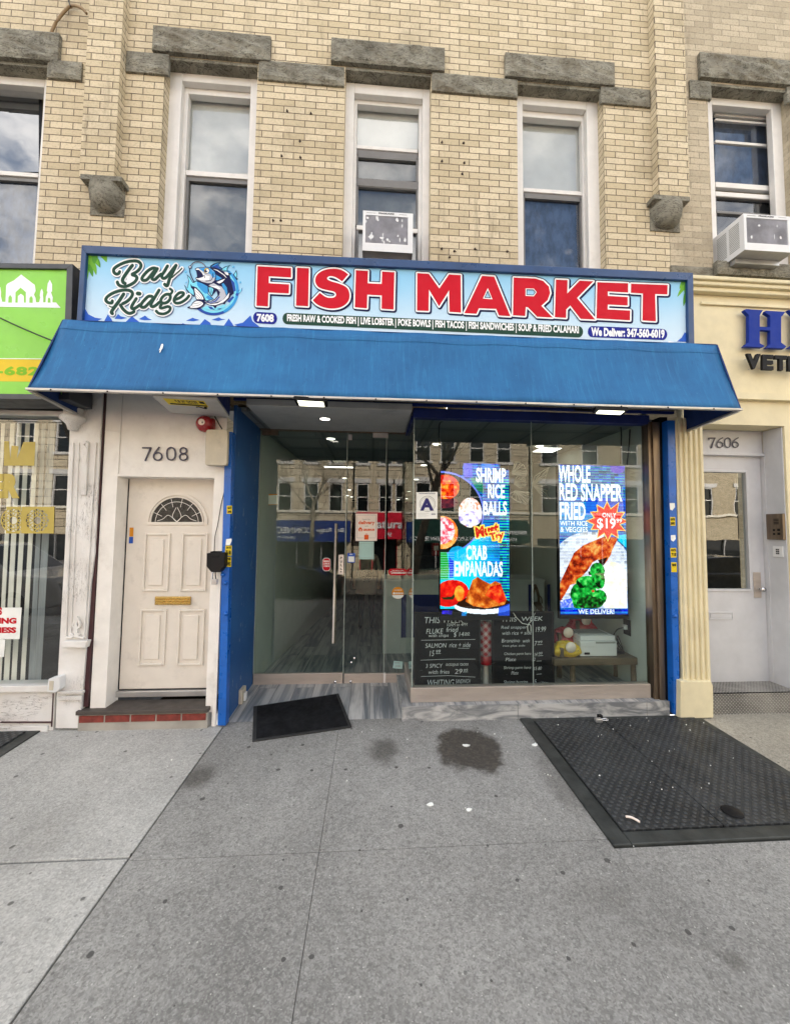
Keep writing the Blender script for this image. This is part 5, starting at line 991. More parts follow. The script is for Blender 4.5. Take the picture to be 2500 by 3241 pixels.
mb = MB(); mb.box(-6, -2.5, 2.2, 2.3, -.2, 3.2); mb.box(-6, -2.5, .3, 2.3, -.3, -.2); mb.box(-6, -2.5, .25, 2.3, 2.9, 3); mb.box(-2.52, -2.5, .1, 2.3, -.2, 3); mb.build('shop_interior', 'dark', lb)
mb = MB(); mb.box(-5, -3.0, .5, 1.2, -.2, .62); mb.box(-2.95, -2.6, .5, .9, -.2, .75); mb.build('shop_counter', 'black', lb)
for i, (x0, x1, xb0, xb1, m_) in enumerate([(30, 40, -6, 2, 'slat'), (52, 62, 14, 27, 'slat'), (78, 88, 38, 50, 'slat'), (107, 117, 67, 77, 'slat'), (130, 138, 92, 106, 'sheer'), (150, 168, 110, 128, 'sheer'), (2, 9, -40, -30, 'slat')]):
    mb = MB(); mb.pp([(x0+4, 1340), (x1+8, 1340), (xb1+2, 2162), (xb0-2, 2162)], .16, .163); tag(mb.build('blind_slat', m_), ['cream blind slat third from the left edge', 'cream slat beside the printed paper, leaning left', 'cream slat behind the right edge of the paper', 'cream slat just right of the printed paper', 'grey sheer slat next to the last cream slat', 'wide grey sheer strip nearest the white pillar', 'cream slat at the far left edge of the window'][i], 'window blind', 'vertical blinds behind the neighbour window')
# gold vinyl on the glass
gd = thing('window_vinyl', P(90, 1600, -.003), 'gold vinyl lettering and lattice panels on the left shop window', 'window lettering')
mb = MB(); T_ = lambda *xy: pts(LM, *xy)
mb.poly(T_(65, 640, 125, 640, 150, 880, 165, 700, 265, 710, 240, 880, 330, 650, 495, 650, 480, 978, 440, 978, 250, 978, 60, 978), -.004)
mb.poly(T_(-120, 640, 0, 640, 0, 975, -120, 975), -.004)
mb.trect('ER', 0, 0, 1, 1, -.004) if 0 else mb.text('ER', [LM(-110, 1090), LM(290, 1090), LM(275, 1430), LM(-120, 1430)], -.004, 0, .08)
mb.build('lettering', 'gold_dec', gd)
for px0, px1, c_, r_ in ((305, 758, 520, 175), (95, 298, 190, 175)):
    mb = MB(); hole_ = [LM(min(max(c_+r_*.98*math.cos(6.283*k/28), px0+6), px1-6), 1735+r_*.98*math.sin(6.283*k/28)) for k in range(28)]
    mb.hole(T_(px0, 1545, px1, 1545, px1-10, 1915, px0-8, 1915), hole_, -.004, 3, 10)
    for ring, n_, w_ in ((.95, 0, 9), (.66, 12, 9), (.34, 8, 9)):
        mb.stroke([LM(c_+r_*ring*math.cos(6.283*k/24), 1735+r_*ring*math.sin(6.283*k/24)) for k in range(24)], w_*.2289*1.5, -.0045, 0, True, False, 0)
        for k in range(n_):
            a = 6.283*k/n_; mb.stroke([LM(c_+r_*ring*math.cos(a), 1735+r_*ring*math.sin(a)), LM(c_+r_*(ring+.3)*math.cos(a+.26), 1735+r_*(ring+.3)*math.sin(a+.26))], 3, -.005-k*1e-5, caps=False); mb.stroke([LM(c_+r_*ring*math.cos(a), 1735+r_*ring*math.sin(a)), LM(c_+r_*(ring+.3)*math.cos(a-.26), 1735+r_*(ring+.3)*math.sin(a-.26))], 3, -.0052-k*1e-5, caps=False)
    mb.build('lattice_panel', 'gold_dec', gd)
pp_ = thing('paper_notice', P(35, 1970, -.004), 'white paper notice with red capitals in the left shop window', 'notice')
mb = MB(); mb.pp([(-60, 1923), (70, 1923), (63, 2023), (-60, 2023)], -.005, -.004); mb.pp([(-60, 2024), (18, 2024), (14, 2079), (-60, 2079)], -.005, -.004); mb.build('sheet', 'paper', pp_)
mb = MB(); mb.text('CLOTHES', [L2(-210, 1200), L2(18, 1200), L2(18, 1256), L2(-210, 1256)], -.006, 0, .06); mb.text('SHIPPING', [L2(-190, 1276), L2(124, 1276), L2(122, 1320), L2(-190, 1320)], -.006, 0, .06); mb.text('BUSINESS', [L2(-190, 1344), L2(122, 1344), L2(120, 1388), L2(-190, 1388)], -.006, 0, .06); mb.build('lettering', 'redp', pp_)
gf = thing('outlet_box', P(*LL(620, 1150), -.05), 'white outlet box at the foot of the peeling pillar', 'outlet box')
mb = MB(); mb.pp(pts(LL, 580, 1085, 690, 1065, 690, 1205, 640, 1250, 545, 1240, 545, 1215, 560, 1090), -.10, -.03); mb.build('box', 'prn', gf, .005); mb = MB(); mb.pp(pts(LL, 572, 1112, 622, 1112, 612, 1222, 565, 1218), -.104, -.099); mb.build('socket', 'antenna', gf, .003)
# green sign
gs = thing('shop_sign', P(120, 1040, -.3), 'lime green sign with a white domed mosque and yellow phone band', 'sign')
mb = MB(); L1q = lambda *xy: pts(L1, *xy)
GYf = -.3
for q in (L1q(-1400, 55, 558, 85, 510, 122, -1400, 95), L1q(558, 85, 531, 1118, 474, 1078, 510, 122), L1q(531, 1118, -1400, 1100, -1400, 1060, 474, 1078)): mb.pp(q, GYf-.02, -.05)
mb.build('frame', 'gsf', gs, .003)
mb = MB(); mb.pp(L1q(-1400, 93, 512, 120, 476, 1080, -1400, 1062), GYf, -.06); mb.build('panel', 'lime', gs)
mb = MB(); mb.pp(L1q(-1400, 800, 480, 815, 470, 985, -1400, 960), GYf-.0012, GYf-.0002); mb.build('band', 'gold', gs)
mb = MB(); mb.pp(L1q(-1400, 792, 480, 807, 480, 812, -1400, 797), GYf-.0016, GYf-.0002)
m0 = Y_ = GYf-.0016
mb.poly([tuple(a) for a in pts(L1, 45, 375, 50, 250, 60, 235, 110, 210, 165, 165, 215, 205, 268, 245, 275, 290, 262, 320, 275, 345, 278, 382)], Y_); mb.poly(L1q(-160, 372, 430, 378, 465, 420, -190, 408), Y_-.0003)
mb.poly(L1q(300, 380, 310, 340, 306, 325, 312, 290, 322, 272, 332, 300, 330, 325, 333, 345, 332, 385), Y_); mb.poly(L1q(350, 382, 352, 335, 366, 300, 360, 290, 366, 235, 382, 205, 400, 240, 400, 292, 392, 302, 405, 340, 402, 385), Y_); mb.poly(L1q(-40, 380, -20, 345, -8, 320, -12, 265, 5, 262, 12, 300, 10, 330, 20, 372), Y_)
mb.build('mosque_print', 'pw', gs)
mb = MB()
for q in (L1q(120, 380, 122, 300, 160, 265, 200, 300, 200, 380), L1q(66, 380, 68, 340, 80, 320, 94, 340, 94, 380), L1q(226, 380, 228, 345, 240, 328, 252, 345, 252, 382), L1q(366, 380, 368, 350, 376, 340, 386, 350, 388, 380)): mb.poly(q, GYf-.0024)
mb.build('arch_print', 'lime', gs)
mb = MB(); mb.poly(L1q(138, 380, 140, 330, 162, 312, 184, 330, 186, 380), GYf-.0028); mb.build('door_print', 'pw', gs)
mb = MB(); mb.text('718-6824', [L1(-300, 862), L1(395, 868), L1(392, 938), L1(-300, 932)], GYf-.0024, 0, .05, 0, 1.15); mb.build('lettering', 'limetxt', gs)
mb = MB(); mb.tube(smooth([P(-30, 990, -.34), P(*L1(0, 495), -.34), P(*L1(180, 578), -.36), P(*L1(395, 668), -.40)], 4), .006, 6); tag(mb.build('sign_cable', 'wire'), 'thin black cable slanting across the green sign', 'cable')
# ================================================================== RIGHT NEIGHBOUR
rb_ = thing('brick_building', (4.5, 0, 0), 'tan brick neighbour over a cream stucco ground floor, right', 'building')
w4l, w4r, w4t = 2247, 2480, 306
zc_ = P(2320, 889).z
wall_holes(MB(), BR_+.004, 9, zc_-.06, 10.5, [(P(w4l, 560).x, P(w4r, 560, .105).x, P(2360, 848).z, P(2360, 274).z)], 0., .30).box(BR_+.01, 20, 0, 12, 10.5, 10.7).build('wall', 'brick_r', rb_)
mb = MB(); mb.box(9, 20, .0, 12, -.2, 10.5); mb.box(BR_+.01, 9, 12, 12.2, -.2, 10.5); mb.quad((BR_+.01, .31, 3.1), (9, .31, 3.1), (9, 12, 3.1), (BR_+.01, 12, 3.1)); mb.build('sun_block', 'brick_r', rb_)  # added out of view as a sun blocker: row extension, back and floor
MB().box(P(w4l, 560).x, P(w4r, 560, .105).x, -.002, .16, P(2360, 274).z-.03, P(2360, 274).z-.001).build('lintel_soffit', 'stone', rb_)
prock(2206, 2580, 196, 272, -.04, 41, rb_); prock(2178, 2245, 262, 318, -.02, 42, rb_, 'band_stone', .028); prock(2254, 2600, 846, 888, -.06, 43, rb_, 'window_sill', .03); prock(2120, 2252, 846, 885, -.015, 44, rb_, 'band_stone', .01); prock(2484, 2600, 275, 335, -.02, 45, rb_, 'band_stone', .028)
sash_window(rb_, w4l, w4r, w4t, 0, 14, 30, 2268, 2449, [(358, 372, 'white', .13), (382, 388, 'white', .14), (450, 458, 'white', .14), (582, 598, 'white', .12), (612, 626, 'white', .12), (672, 680, 'sash', .13)], [(322, 582, 'navy_room', 'glass', 0), (626, 846, 'dark', 'glass', 1)], 'window with an air conditioner in its lower half', 846)
# stucco ground floor
RXa = P(2214, 1500).x; RXb = P(2488, 1500).x; zdt = P(2400, 1346).z
mb = wall_holes(MB(), BR_+.02, 9, -.1, zc_-.02, [(RXa, RXb, .10, zdt)], 0.002, .26)
y0, y1 = R2(0, 1342)[1], R2(0, 1410)[1]; mb.box(BR_+.25, 9, -.05, 0, P(2420, 1270).z, P(2420, 1250).z)
mb.build('stucco_wall', 'cream', rb_)
mb = MB(); zz = [P(2330, y).z for y in (R2(0, 165)[1], R2(0, 205)[1], R2(0, 245)[1], R2(0, 300)[1])]
for a, b, d_ in ((zz[1], zz[0]+.0, -.11), (zz[2], zz[1], -.085), (zz[3]+.02, zz[2], -.05), (zz[3], zz[3]+.02, -.065)): mb.box(BR_-.1, 9, d_, -.001, a, b)
mb.build('cornice', 'cream', rb_, .012)
zz = P(2330, R2(0, 388)[1]).z; mb = MB(); mb.box(P(2214, 970).x, 9, -.022, -.0, zz-.02, zz+.01); mb.build('panel_moulding', 'cream', rb_, .006)
mb = MB(); xl, xr = P(2138, 1700).x, P(2224, 1700).x; zb1, zt1 = P(2200, 2156).z, 2.9; wd = xr-xl
mb.box(xl, xr, -.035, .0, zb1, zt1)
for k in range(5): a = xl+wd*(.06+.19*k); mb.prism([(a, -.036, zb1), (a+wd*.028, -.055, zb1), (a+wd*.10, -.055, zb1), (a+wd*.13, -.036, zb1)], (0, 0, zt1-zb1))
mb.build('fluted_pilaster', 'cream', rb_, .003)
mb = MB(); mb.pp(pts(R1, 305, 1800, 495, 1800, 508, 1830, 511, 2030, 303, 2036), -.085, .0); mb.build('pilaster_base', 'cream', rb_, .006)
dY = .25
gd2 = bpy.data.objects.new('door', None); COL.objects.link(gd2); gd2.parent = rb_; gd2.location = Vector((3.8, dY, .2))-rb_.location; gd2['label'] = 'grey half glazed door under the number 7606'
dxr = P(2422, 1900, dY).x; zb2 = P(2340, 2161, dY).z; zt2 = P(2340, R1(0, 385)[1], dY).z+.01
gX0, gX1 = RXa+.02, P(2364, 1700, dY).x; gZ0, gZ1 = P(2300, 1864, dY).z, P(2300, 1495, dY).z
wall_holes(MB(), RXa, dxr, zb2, zt2, [(gX0, gX1, gZ0, gZ1)], dY, .04).build('leaf', 'greydoor', gd2)
mb = MB()
for (a, b, c, d) in ((gX0, gX1, gZ1, gZ1+.025), (gX0, gX1, gZ0-.025, gZ0), (gX1, gX1+.025, gZ0-.025, gZ1+.025)): mb.box(a, b, dY-.012, dY, c, d)
mb.build('glazing_bead', 'greydoor', gd2, .004)
M['doorglass'] = glassmat('door_glass', .14, (.7, .75, .74), .10); mb = MB(); mb.quad((gX0, dY+.02, gZ0), (gX1, dY+.02, gZ0), (gX1, dY+.02, gZ1), (gX0, dY+.02, gZ1)); mb.build('pane', 'doorglass', gd2)
mb = MB(); mb.box(RXa-.3, RXb+.3, dY+.6, dY+.65, 0, 3); mb.build('hallway', 'dark', gd2)
x0, y0 = R1(765, 1115); x1, y1 = R1(810, 1275); mb = MB(); mb.pbox(x0, x1, y0, y1, dY-.008, dY); mb.build('lock_plate', 'steel', gd2, .002)
q = P(*R1(815, 1222), dY-.05); mb = MB(); mb.lathe([(0, .03), (.022, .026), (.028, .01), (.022, -.008), (.01, -.015), (.01, -.045)], q, 'y', 18); mb.build('knob', 'chrome', gd2)
x0, y0 = R1(483, 1365); x1, y1 = R1(635, 1413); mb = MB(); frame(mb, x0, x1, y0, y1, 3, 3, 4, 4, dY-.01, dY); mb.pbox(x0+5, x1-4, y0+6, y1-6, dY-.006, dY-.001); mb.build('mail_slot', 'greydoor', gd2, .002)
mb = MB(); ztr0, ztr1 = P(2300, R1(0, 385)[1], dY).z, zdt; mb.box(RXa, RXb, dY-.02, dY+.04, ztr0-.004, ztr1+.02); mb.box(RXa, RXb, dY+.045, dY+.06, ztr0-.1, ztr1+.03); mb.box(RXa, RXb, dY-.05, dY-.02, ztr0-.0, ztr0+.03); mb.box(RXa, RXb, dY-.04, dY-.02, P(2300, R1(0, 218)[1], dY).z, ztr1); mb.box(dxr+.004, RXb-.001, dY-.03, dY+.04, .1, ztr0); mb.box(RXb-.012, RXb-.001, .02, dY-.03, .1, ztr1-.005); mb.box(dxr+.004, dxr+.03, dY-.045, dY-.03, .1, ztr0); mb.build('door_frame', 'greydoor', rb_, .004)
n6 = thing('house_number', P(*R1(575, 300), dY), 'black serif house number 7606 above the grey door', 'house number')
for ch, a, b in (('7', 480, 524), ('6', 527, 572), ('0', 577, 622), ('6', 626, 669)):
    mb = MB(); A = lambda u, v: R1(a+(b-a)*u, 268+64*v)
    if ch == '7': mb.stroke([A(.0, .06), A(.9, .06)], 4.2, dY-.03); mb.stroke([A(.92, .04), A(.6, .5), A(.38, .98)], 4, dY-.0302, taper=lambda t: .6+.7*t); mb.stroke([A(.03, .04), A(.03, .22)], 2.5, dY-.0304)
    elif ch == '0': mb.stroke([A(.5, .03), A(.14, .2), A(.08, .5), A(.16, .82), A(.5, .97), A(.84, .82), A(.92, .5), A(.86, .2)], 3.2, dY-.03, 0, True, True, 4)
    else: mb.stroke([A(.9, .02), A(.45, .2), (A(.12, .55)), A(.18, .86), A(.5, .97), A(.84, .85), A(.88, .62), A(.55, .43), A(.2, .52)], 3.4, dY-.03, sm=5)
    o = mb.build('digit', 'num', n6); m_ = o.modifiers.new('depth', 'SOLIDIFY'); m_.thickness = .004; m_.offset = 0
ic = thing('intercom', P(*R1(890, 830), .1), 'bronze entry intercom panel beside the grey door', 'intercom')
xq = RXb-.014; za, zb3 = P(*R1(890, 910), .12).z, P(*R1(890, 748), .12).z
mb = MB(); mb.box(xq-.03, xq, .02, .19, za, zb3); mb.build('housing', 'bronze', ic, .004)
mb = MB()
for j in range(4): mb.box(xq-.033, xq-.03, .06, .11, zb3-.06-j*.016, zb3-.052-j*.016)
for j in range(2): mb.box(xq-.034, xq-.03, .05, .075, za+.05+j*.04, za+.075+j*.04); mb.box(xq-.034, xq-.03, .1, .12, za+.05+j*.04, za+.07+j*.04)
mb.build('speaker_grille', 'black', ic)
kp = thing('keypad', P(*R1(897, 985), .1), 'small white keypad plate below the intercom', 'keypad'); za, zb3 = P(*R1(897, 1018), .12).z, P(*R1(897, 950), .12).z
mb = MB(); mb.box(xq-.012, xq, .05, .15, za, zb3); mb.build('plate', 'prn', kp, .003); mb = MB()
for j in range(3):
    for i in range(2): mb.box(xq-.016, xq-.012, .085+i*.018, .097+i*.018, za+.03+j*.02, za+.043+j*.02)
mb.build('buttons', 'ink', kp)
mb = MB(); zs0, zs1 = P(2380, 2236).z, P(2380, 2190).z; mb.box(RXa-.02, RXb+.4, -.004, .0, zs0-.1, zs1); mb.box(RXa-.02, RXb-.002, -.004, dY+.04, zs1-.01, zs1+.002); o = mb.build('door_sill', 'diam', rb_)
# letters
lt = thing('sign_lettering', P(2420, 1040, -.06), 'raised royal blue HI letters above black VETE on cream stucco', 'sign letters')
def serif(mb, x0, x1, y0, y1, bar=True):
    A = lambda u, v: R2(x0+(x1-x0)*u, y0+(y1-y0)*v)
    if bar: px = [A(*a) for a in ((0, .03), (.06, 0), (.46, .03), (.40, .12), (.38, .16), (.38, .44), (.62, .46), (.62, .18), (.5, .1), (.52, .04), (.98, .07), (.92, .16), (.88, .2), (.88, .84), (1, .94), (.95, 1), (.52, .98), (.62, .88), (.62, .55), (.38, .53), (.38, .86), (.5, .93), (.44, .97), (0, .95), (.06, .88), (.12, .84), (.12, .16))]
    else: px = [A(*a) for a in ((0, 0), (1, .02), (.75, .14), (.75, .86), (1, .98), (0, .96), (.25, .86), (.25, .14))]
    mb.pp(px, -.07, -.035)
mb = MB(); serif(mb, 680, 1135, 428, 852); mb.build('letter', 'vetblue', lt, .004); mb = MB(); serif(mb, 1150, 1400, 440, 862, False); mb.build('letter', 'vetblue', lt, .004)
for s_, a, b, c, d in (('V', 702, 850, 908, 1068), ('E', 868, 985, 918, 1078), ('T', 1000, 1130, 926, 1084), ('E', 1140, 1255, 934, 1092)):
    mb = MB(); mb.text(s_, [R2(a, c), R2(b, c+5), R2(b, d+5), R2(a, d)], -.075, 0, .05, .025); o = mb.build('letter', 'black', lt)
mb = MB()
for a, b in ((685, 972), (725, 1073), (838, 1065), (915, 1085), (970, 965), (1020, 1080), (1110, 1000)):
    q = P(*R2(a, b), -.0); mb.tube([q, q+Vector((.02, -.075, 0))], .003, 6)
mb.build('standoff_pins', 'alu', lt)
# ================================================================== LED SCREENS (pixel panels)
LW, LH = 150, 326
class Ras:
    def __init__(s): s.c = np.zeros((LH, LW, 3)); s.yy, s.xx = np.mgrid[0:LH, 0:LW]; s.X = (s.xx+.5)/LW; s.Y = (s.yy+.5)/LH
    def set(s, m, c, a=1.): s.c[m] = s.c[m]*(1-a)+np.array(c)/255*a if not isinstance(c, np.ndarray) else c[m]
    def poly(s, p):
        m = np.zeros((LH, LW), bool); n = len(p)
        for i in range(n):
            (x0, y0), (x1, y1) = p[i], p[(i+1) % n]
            if y0 == y1: continue
            m ^= ((s.Y < y0) != (s.Y < y1)) & (s.X < (x1-x0)*(s.Y-y0)/(y1-y0)+x0)
        return m
    def ell(s, cx, cy_, rx, ry): return ((s.X-cx)/rx)**2+((s.Y-cy_)/ry)**2 < 1
    def text(s, st, q, bold=.03):
        v, f = text_mesh(st, bold); m = np.zeros((LH, LW), bool); q = [Vector(a) for a in q]
        for p_ in f:
            pl_ = []
            for i in p_: a = v[i]; t = q[3].lerp(q[2], a[0]).lerp(q[0].lerp(q[1], a[0]), a[1]); pl_.append((t.x, t.y))
            m |= s.poly(pl_)
        return m
def nz_(sc, seed, h=LH, w_=LW):
    r = np.random.default_rng(seed); g = r.random((int(h/sc)+3, int(w_/sc)+3)); y = np.arange(h)/sc; x = np.arange(w_)/sc; yi, xi = y.astype(int), x.astype(int); fy, fx = (y-yi)[:, None], (x-xi)[None]
    return (g[yi][:, xi]*(1-fx)+g[yi][:, xi+1]*fx)*(1-fy)+(g[yi+1][:, xi]*(1-fx)+g[yi+1][:, xi+1]*fx)*fy
def food(ras, m, cols, seed, sc=5):
    t = (nz_(sc*1.3, seed)*.8+nz_(2.6, seed+1)*.32); t = np.clip((t-.25)/.7, 0, .999); cols = np.array(cols)/255.; k = t*(len(cols)-1); i = k.astype(int); f = (k-i)[..., None]
    ras.c[m] = (cols[i]*(1-f)+cols[np.minimum(i+1, len(cols)-1)]*f)[m]
def streaks(r, dk, lt, seed, rowh=6):
    g = np.random.default_rng(seed); rows = g.random(LH//rowh+2); offs = g.random((LH//rowh+2, LW//9+2))
    ri = r.yy//rowh; v = offs[ri, r.xx//9]*.6+rows[ri]*.4; inner = (r.yy % rowh) < rowh*.45
    return np.where(inner[..., None], np.array(dk)/255*(.35+.9*v[..., None]), np.array(lt)/255*(.55+.5*v[..., None]))
def U1(x, y): return ((x-58)/892, (y-70)/1985)
def U2(x, y): return ((x-118)/870, (y-95)/1945)
def screen_a():
    r = Ras(); u = U1; Q = lambda a, b, c, d: [u(a, b), u(c, b), u(c, d), u(a, d)]
    bgd = streaks(r, (20, 60, 200), (30, 150, 230), 1); r.c[:] = bgd
    t = np.clip((r.Y-.36)/.12, 0, 1)*(np.clip((.98-r.X)/.5, 0, 1)); r.c = r.c*(1-t[..., None])+np.array((20, 205, 240))/255*t[..., None]
    g_ = (r.X > .86) & (r.Y > .1); r.c[g_] = (streaks(r, (5, 30, 190), (30, 215, 190), 4))[g_]
    r.set(r.poly([u(58, 70), u(345, 70), u(345, 230), u(58, 230)]), (6, 6, 8)); r.set(r.poly([u(355, 70), u(470, 70), u(470, 250), u(355, 250)]), (90, 95, 215)); r.set(r.poly([u(590, 70), u(720, 70), u(720, 130), u(590, 130)]), (25, 120, 235)); r.set(r.poly([u(830, 70), u(960, 70), u(960, 150), u(830, 150)]), (6, 6, 10))
    r.set(r.poly([u(440, 260), u(600, 260), u(620, 470), u(520, 420)]), (60, 150, 60), .6)
    r.set(r.ell(*u(85, 722), .60, .272), (110, 125, 225)); r.set(r.ell(*u(80, 725), .585, .262), (26, 29, 26)); 
    food(r, r.ell(*u(110, 590), .2, .04), [(60, 25, 40), (120, 40, 50)], 3)
    food(r, r.ell(*u(120, 390), .2, .083) & (r.Y < u(0, 545)[1]), [(190, 20, 10), (235, 60, 15), (250, 130, 30), (255, 190, 80)], 5)
    food(r, r.ell(*u(440, 720), .17, .098), [(250, 120, 60), (240, 240, 255), (255, 225, 225), (250, 180, 170)], 7); food(r, r.ell(*u(440, 800), .165, .05), [(255, 240, 250), (230, 220, 255), (90, 60, 180)], 8)
    food(r, r.ell(*u(80, 985), .225, .108), [(255, 90, 20), (250, 150, 60), (255, 200, 130)], 9); food(r, r.ell(*u(70, 960), .19, .088), [(255, 255, 255), (255, 200, 210), (225, 40, 70), (250, 120, 120)], 10)
    W = lambda m: r.set(m, (238, 246, 255))
    for s_, a in (('SHRIMP', (518, 125, 912, 320)), ('RICE', (672, 340, 895, 530)), ('BALLS', (610, 565, 922, 755)), ('CRAB', (386, 1148, 660, 1340)), ('EMPANADAS', (238, 1355, 864, 1555))): W(r.text(s_, Q(*a), .032))
    for s_, a in (('Must', [u(500, 915), u(805, 840), u(815, 985), u(520, 1055)]), ('Try', [u(680, 990), u(880, 945), u(870, 1090), u(720, 1110)])):
        for dx in (-.014, 0, .014):
            for dy in (-.007, 0, .007): r.set(r.text(s_, [(x+dx, y+dy) for x, y in a], .06), (255, 215, 90))
        r.set(r.text(s_, a, .05), (205, 30, 20))
    r.set(r.poly([u(58, 1240), u(140, 1240), u(165, 1400), u(160, 1590), u(58, 1590)]), (25, 160, 50)); r.set(r.poly([u(165, 1240), u(235, 1240), u(225, 1570), u(170, 1570)]), (20, 50, 215)); r.set(r.ell(*u(280, 1260), .13, .05), (20, 180, 245), .8)
    for k in range(12): yy = u(0, 1250+k*30)[1]; r.set((abs(r.Y-yy) < .002) & (r.X < .2), (160, 220, 240), .7)
    r.set(r.Y > u(0, 1965)[1], (18, 20, 18)); r.set(r.ell(*u(620, 1935), .43, .05), (240, 240, 255)); r.set(r.ell(*u(600, 1890), .40, .042), (45, 25, 15)); r.set(r.poly([u(810, 1950), u(950, 1900), u(950, 2055), u(800, 2055)]), (15, 70, 220), .8); food(r, r.poly([u(80, 1985), u(210, 1990), u(205, 2035), u(85, 2030)]), [(20, 20, 120), (60, 40, 250)], 44, 3); food(r, r.poly([u(330, 2010), u(400, 2000), u(390, 2055), u(330, 2055)]), [(20, 60, 150), (20, 190, 240)], 45, 3)
    food(r, r.ell(*u(215, 1740), .23, .073), [(200, 12, 12), (235, 30, 20), (250, 80, 30)], 12); food(r, r.ell(*u(150, 1870), .15, .035), [(190, 15, 15), (230, 30, 20)], 13); r.set(r.poly([u(70, 1820), u(200, 1810), u(300, 1690), u(330, 1680), u(220, 1850), u(110, 1850)]), (45, 45, 20))
    food(r, r.ell(*u(300, 1770), .07, .05), [(235, 90, 20), (255, 180, 60)], 14); food(r, r.poly([u(*a) for a in ((400, 1790), (470, 1600), (535, 1555), (600, 1600), (700, 1650), (760, 1610), (830, 1640), (915, 1850), (880, 1915), (790, 1930), (650, 1960), (480, 1930), (380, 1870))]), [(150, 50, 12), (200, 85, 22), (228, 130, 45), (245, 180, 90)], 15, 7)
    food(r, r.poly([u(*a) for a in ((700, 1680), (840, 1650), (900, 1860), (810, 1900), (640, 1790))]), [(180, 15, 12), (225, 40, 20), (250, 110, 40)], 17)
    return r.c
def screen_b():
    r = Ras(); u = U2; Q = lambda a, b, c, d: [u(a, b), u(c, b), u(c, d), u(a, d)]
    r.c[:] = streaks(r, (10, 60, 190), (20, 150, 225), 21)
    m = (r.Y < .22); r.c[m] = streaks(r, (25, 80, 215), (60, 170, 200), 23)[m]; r.set(r.ell(*u(890, 130), .11, .035), (95, 75, 185)); 
    m = (r.Y > .25) & (r.Y < .47); r.set(m & (r.X < .75), (20, 165, 225), .55); r.set((r.Y > .22) & (r.Y < .33) & (r.X > .4), (15, 60, 215), .5)
    r.set(r.ell(*u(520, 1480), .62, .262), (225, 232, 250)); pm = r.ell(*u(520, 1480), .62, .262); st = streaks(r, (190, 205, 250), (250, 250, 255), 25, 7); r.c[pm] = r.c[pm]*.3+st[pm]*.7; r.set(r.ell(*u(520, 1400), .5, .2), (244, 240, 252), .5)
    r.set(r.poly([u(890, 1010), u(990, 1000), u(990, 1180), u(880, 1080)]), (15, 195, 235))
    food(r, r.poly([u(*a) for a in ((690, 1400), (760, 1350), (880, 1380), (985, 1500), (985, 1960), (690, 1960), (650, 1900))]), [(240, 250, 245), (255, 255, 255), (255, 225, 225), (255, 245, 200)], 26, 6)
    fish = [u(*a) for a in ((118, 1640), (150, 1560), (230, 1400), (300, 1250), (420, 1150), (560, 1090), (700, 1030), (860, 1040), (868, 1075), (800, 1210), (780, 1270), (700, 1390), (620, 1330), (540, 1370), (470, 1480), (400, 1550), (330, 1600), (330, 1640), (250, 1660), (180, 1780), (118, 1870))]
    food(r, r.poly(fish), [(110, 25, 8), (170, 45, 15), (205, 80, 28), (225, 125, 55), (235, 170, 90)], 27, 6)
    r.set(r.poly([u(610, 1340), u(740, 1300), u(690, 1400), u(650, 1430)]), (40, 15, 10)); r.set(r.poly([u(480, 1490), u(545, 1475), u(540, 1530), u(490, 1530)]), (30, 25, 10))
    br = (r.ell(*u(600, 1480), .11, .055)) | (r.poly([u(540, 1500), u(660, 1500), u(620, 1720), u(560, 1700)])) | r.ell(*u(470, 1620), .17, .038) | r.ell(*u(420, 1780), .20, .085) | r.ell(*u(620, 1820), .11, .05) | r.ell(*u(640, 1600), .065, .055) | r.ell(*u(350, 1870), .11, .05)
    food(r, br, [(8, 60, 18), (18, 130, 40), (30, 180, 60), (110, 220, 110)], 29, 4); food(r, r.ell(*u(500, 1890), .20, .042), [(4, 25, 6), (20, 70, 20), (30, 160, 50)], 30, 3); r.set(r.poly([u(570, 1640), u(630, 1620), u(640, 1700), u(600, 1690)]), (10, 30, 8)); r.set(r.poly([u(330, 1590), u(400, 1660), u(430, 1700), u(370, 1700), u(330, 1650)]), (8, 30, 8)); r.set(r.ell(*u(540, 1740), .022, .008), (200, 60, 40))
    food(r, r.poly([u(118, 1860), u(260, 1830), u(290, 1950), u(118, 1950)]), [(190, 200, 255), (60, 90, 235), (250, 240, 255)], 31, 4)
    W = lambda m: r.set(m, (240, 244, 255))
    for s_, a in (('WHOLE', (112, 95, 530, 330)), ('RED SNAPPER', (122, 338, 948, 572)), ('FRIED', (125, 588, 460, 818)), ('WITH RICE', (125, 832, 486, 895)), ('& VEGGIES', (128, 912, 486, 980))): W(r.text(s_, Q(*a), .032 if a[1] < 700 else .015))
    star = []
    cx, cy_ = 745, 830
    for i, rad in enumerate([250, 165, 275, 160, 240, 165, 250, 150, 240, 160, 245, 165, 255, 160, 250, 150, 225, 165, 250, 160, 230, 165, 240, 165]*1):
        a = R(-90+i*15); star.append(u(cx+rad*1.06*math.cos(a), cy_+rad*.98*math.sin(a)))
    c0 = u(cx, cy_); r.set(r.poly([(c0[0]+(x-c0[0])*1.09, c0[1]+(y-c0[1])*1.09) for x, y in star]), (255, 205, 90)); r.set(r.poly(star), (215, 10, 28))
    W(r.text('ONLY', Q(678, 720, 862, 780), .02)); W(r.text('$19', Q(608, 790, 852, 945), .02)); W(r.text('99', Q(862, 795, 935, 850), .01))
    m = r.Y > u(0, 1962)[1]; r.c[m] = streaks(r, (5, 25, 190), (10, 130, 230), 33, 9)[m]; W(r.text('WE DELIVER!', Q(345, 1972, 810, 2032), .02))
    return r.c
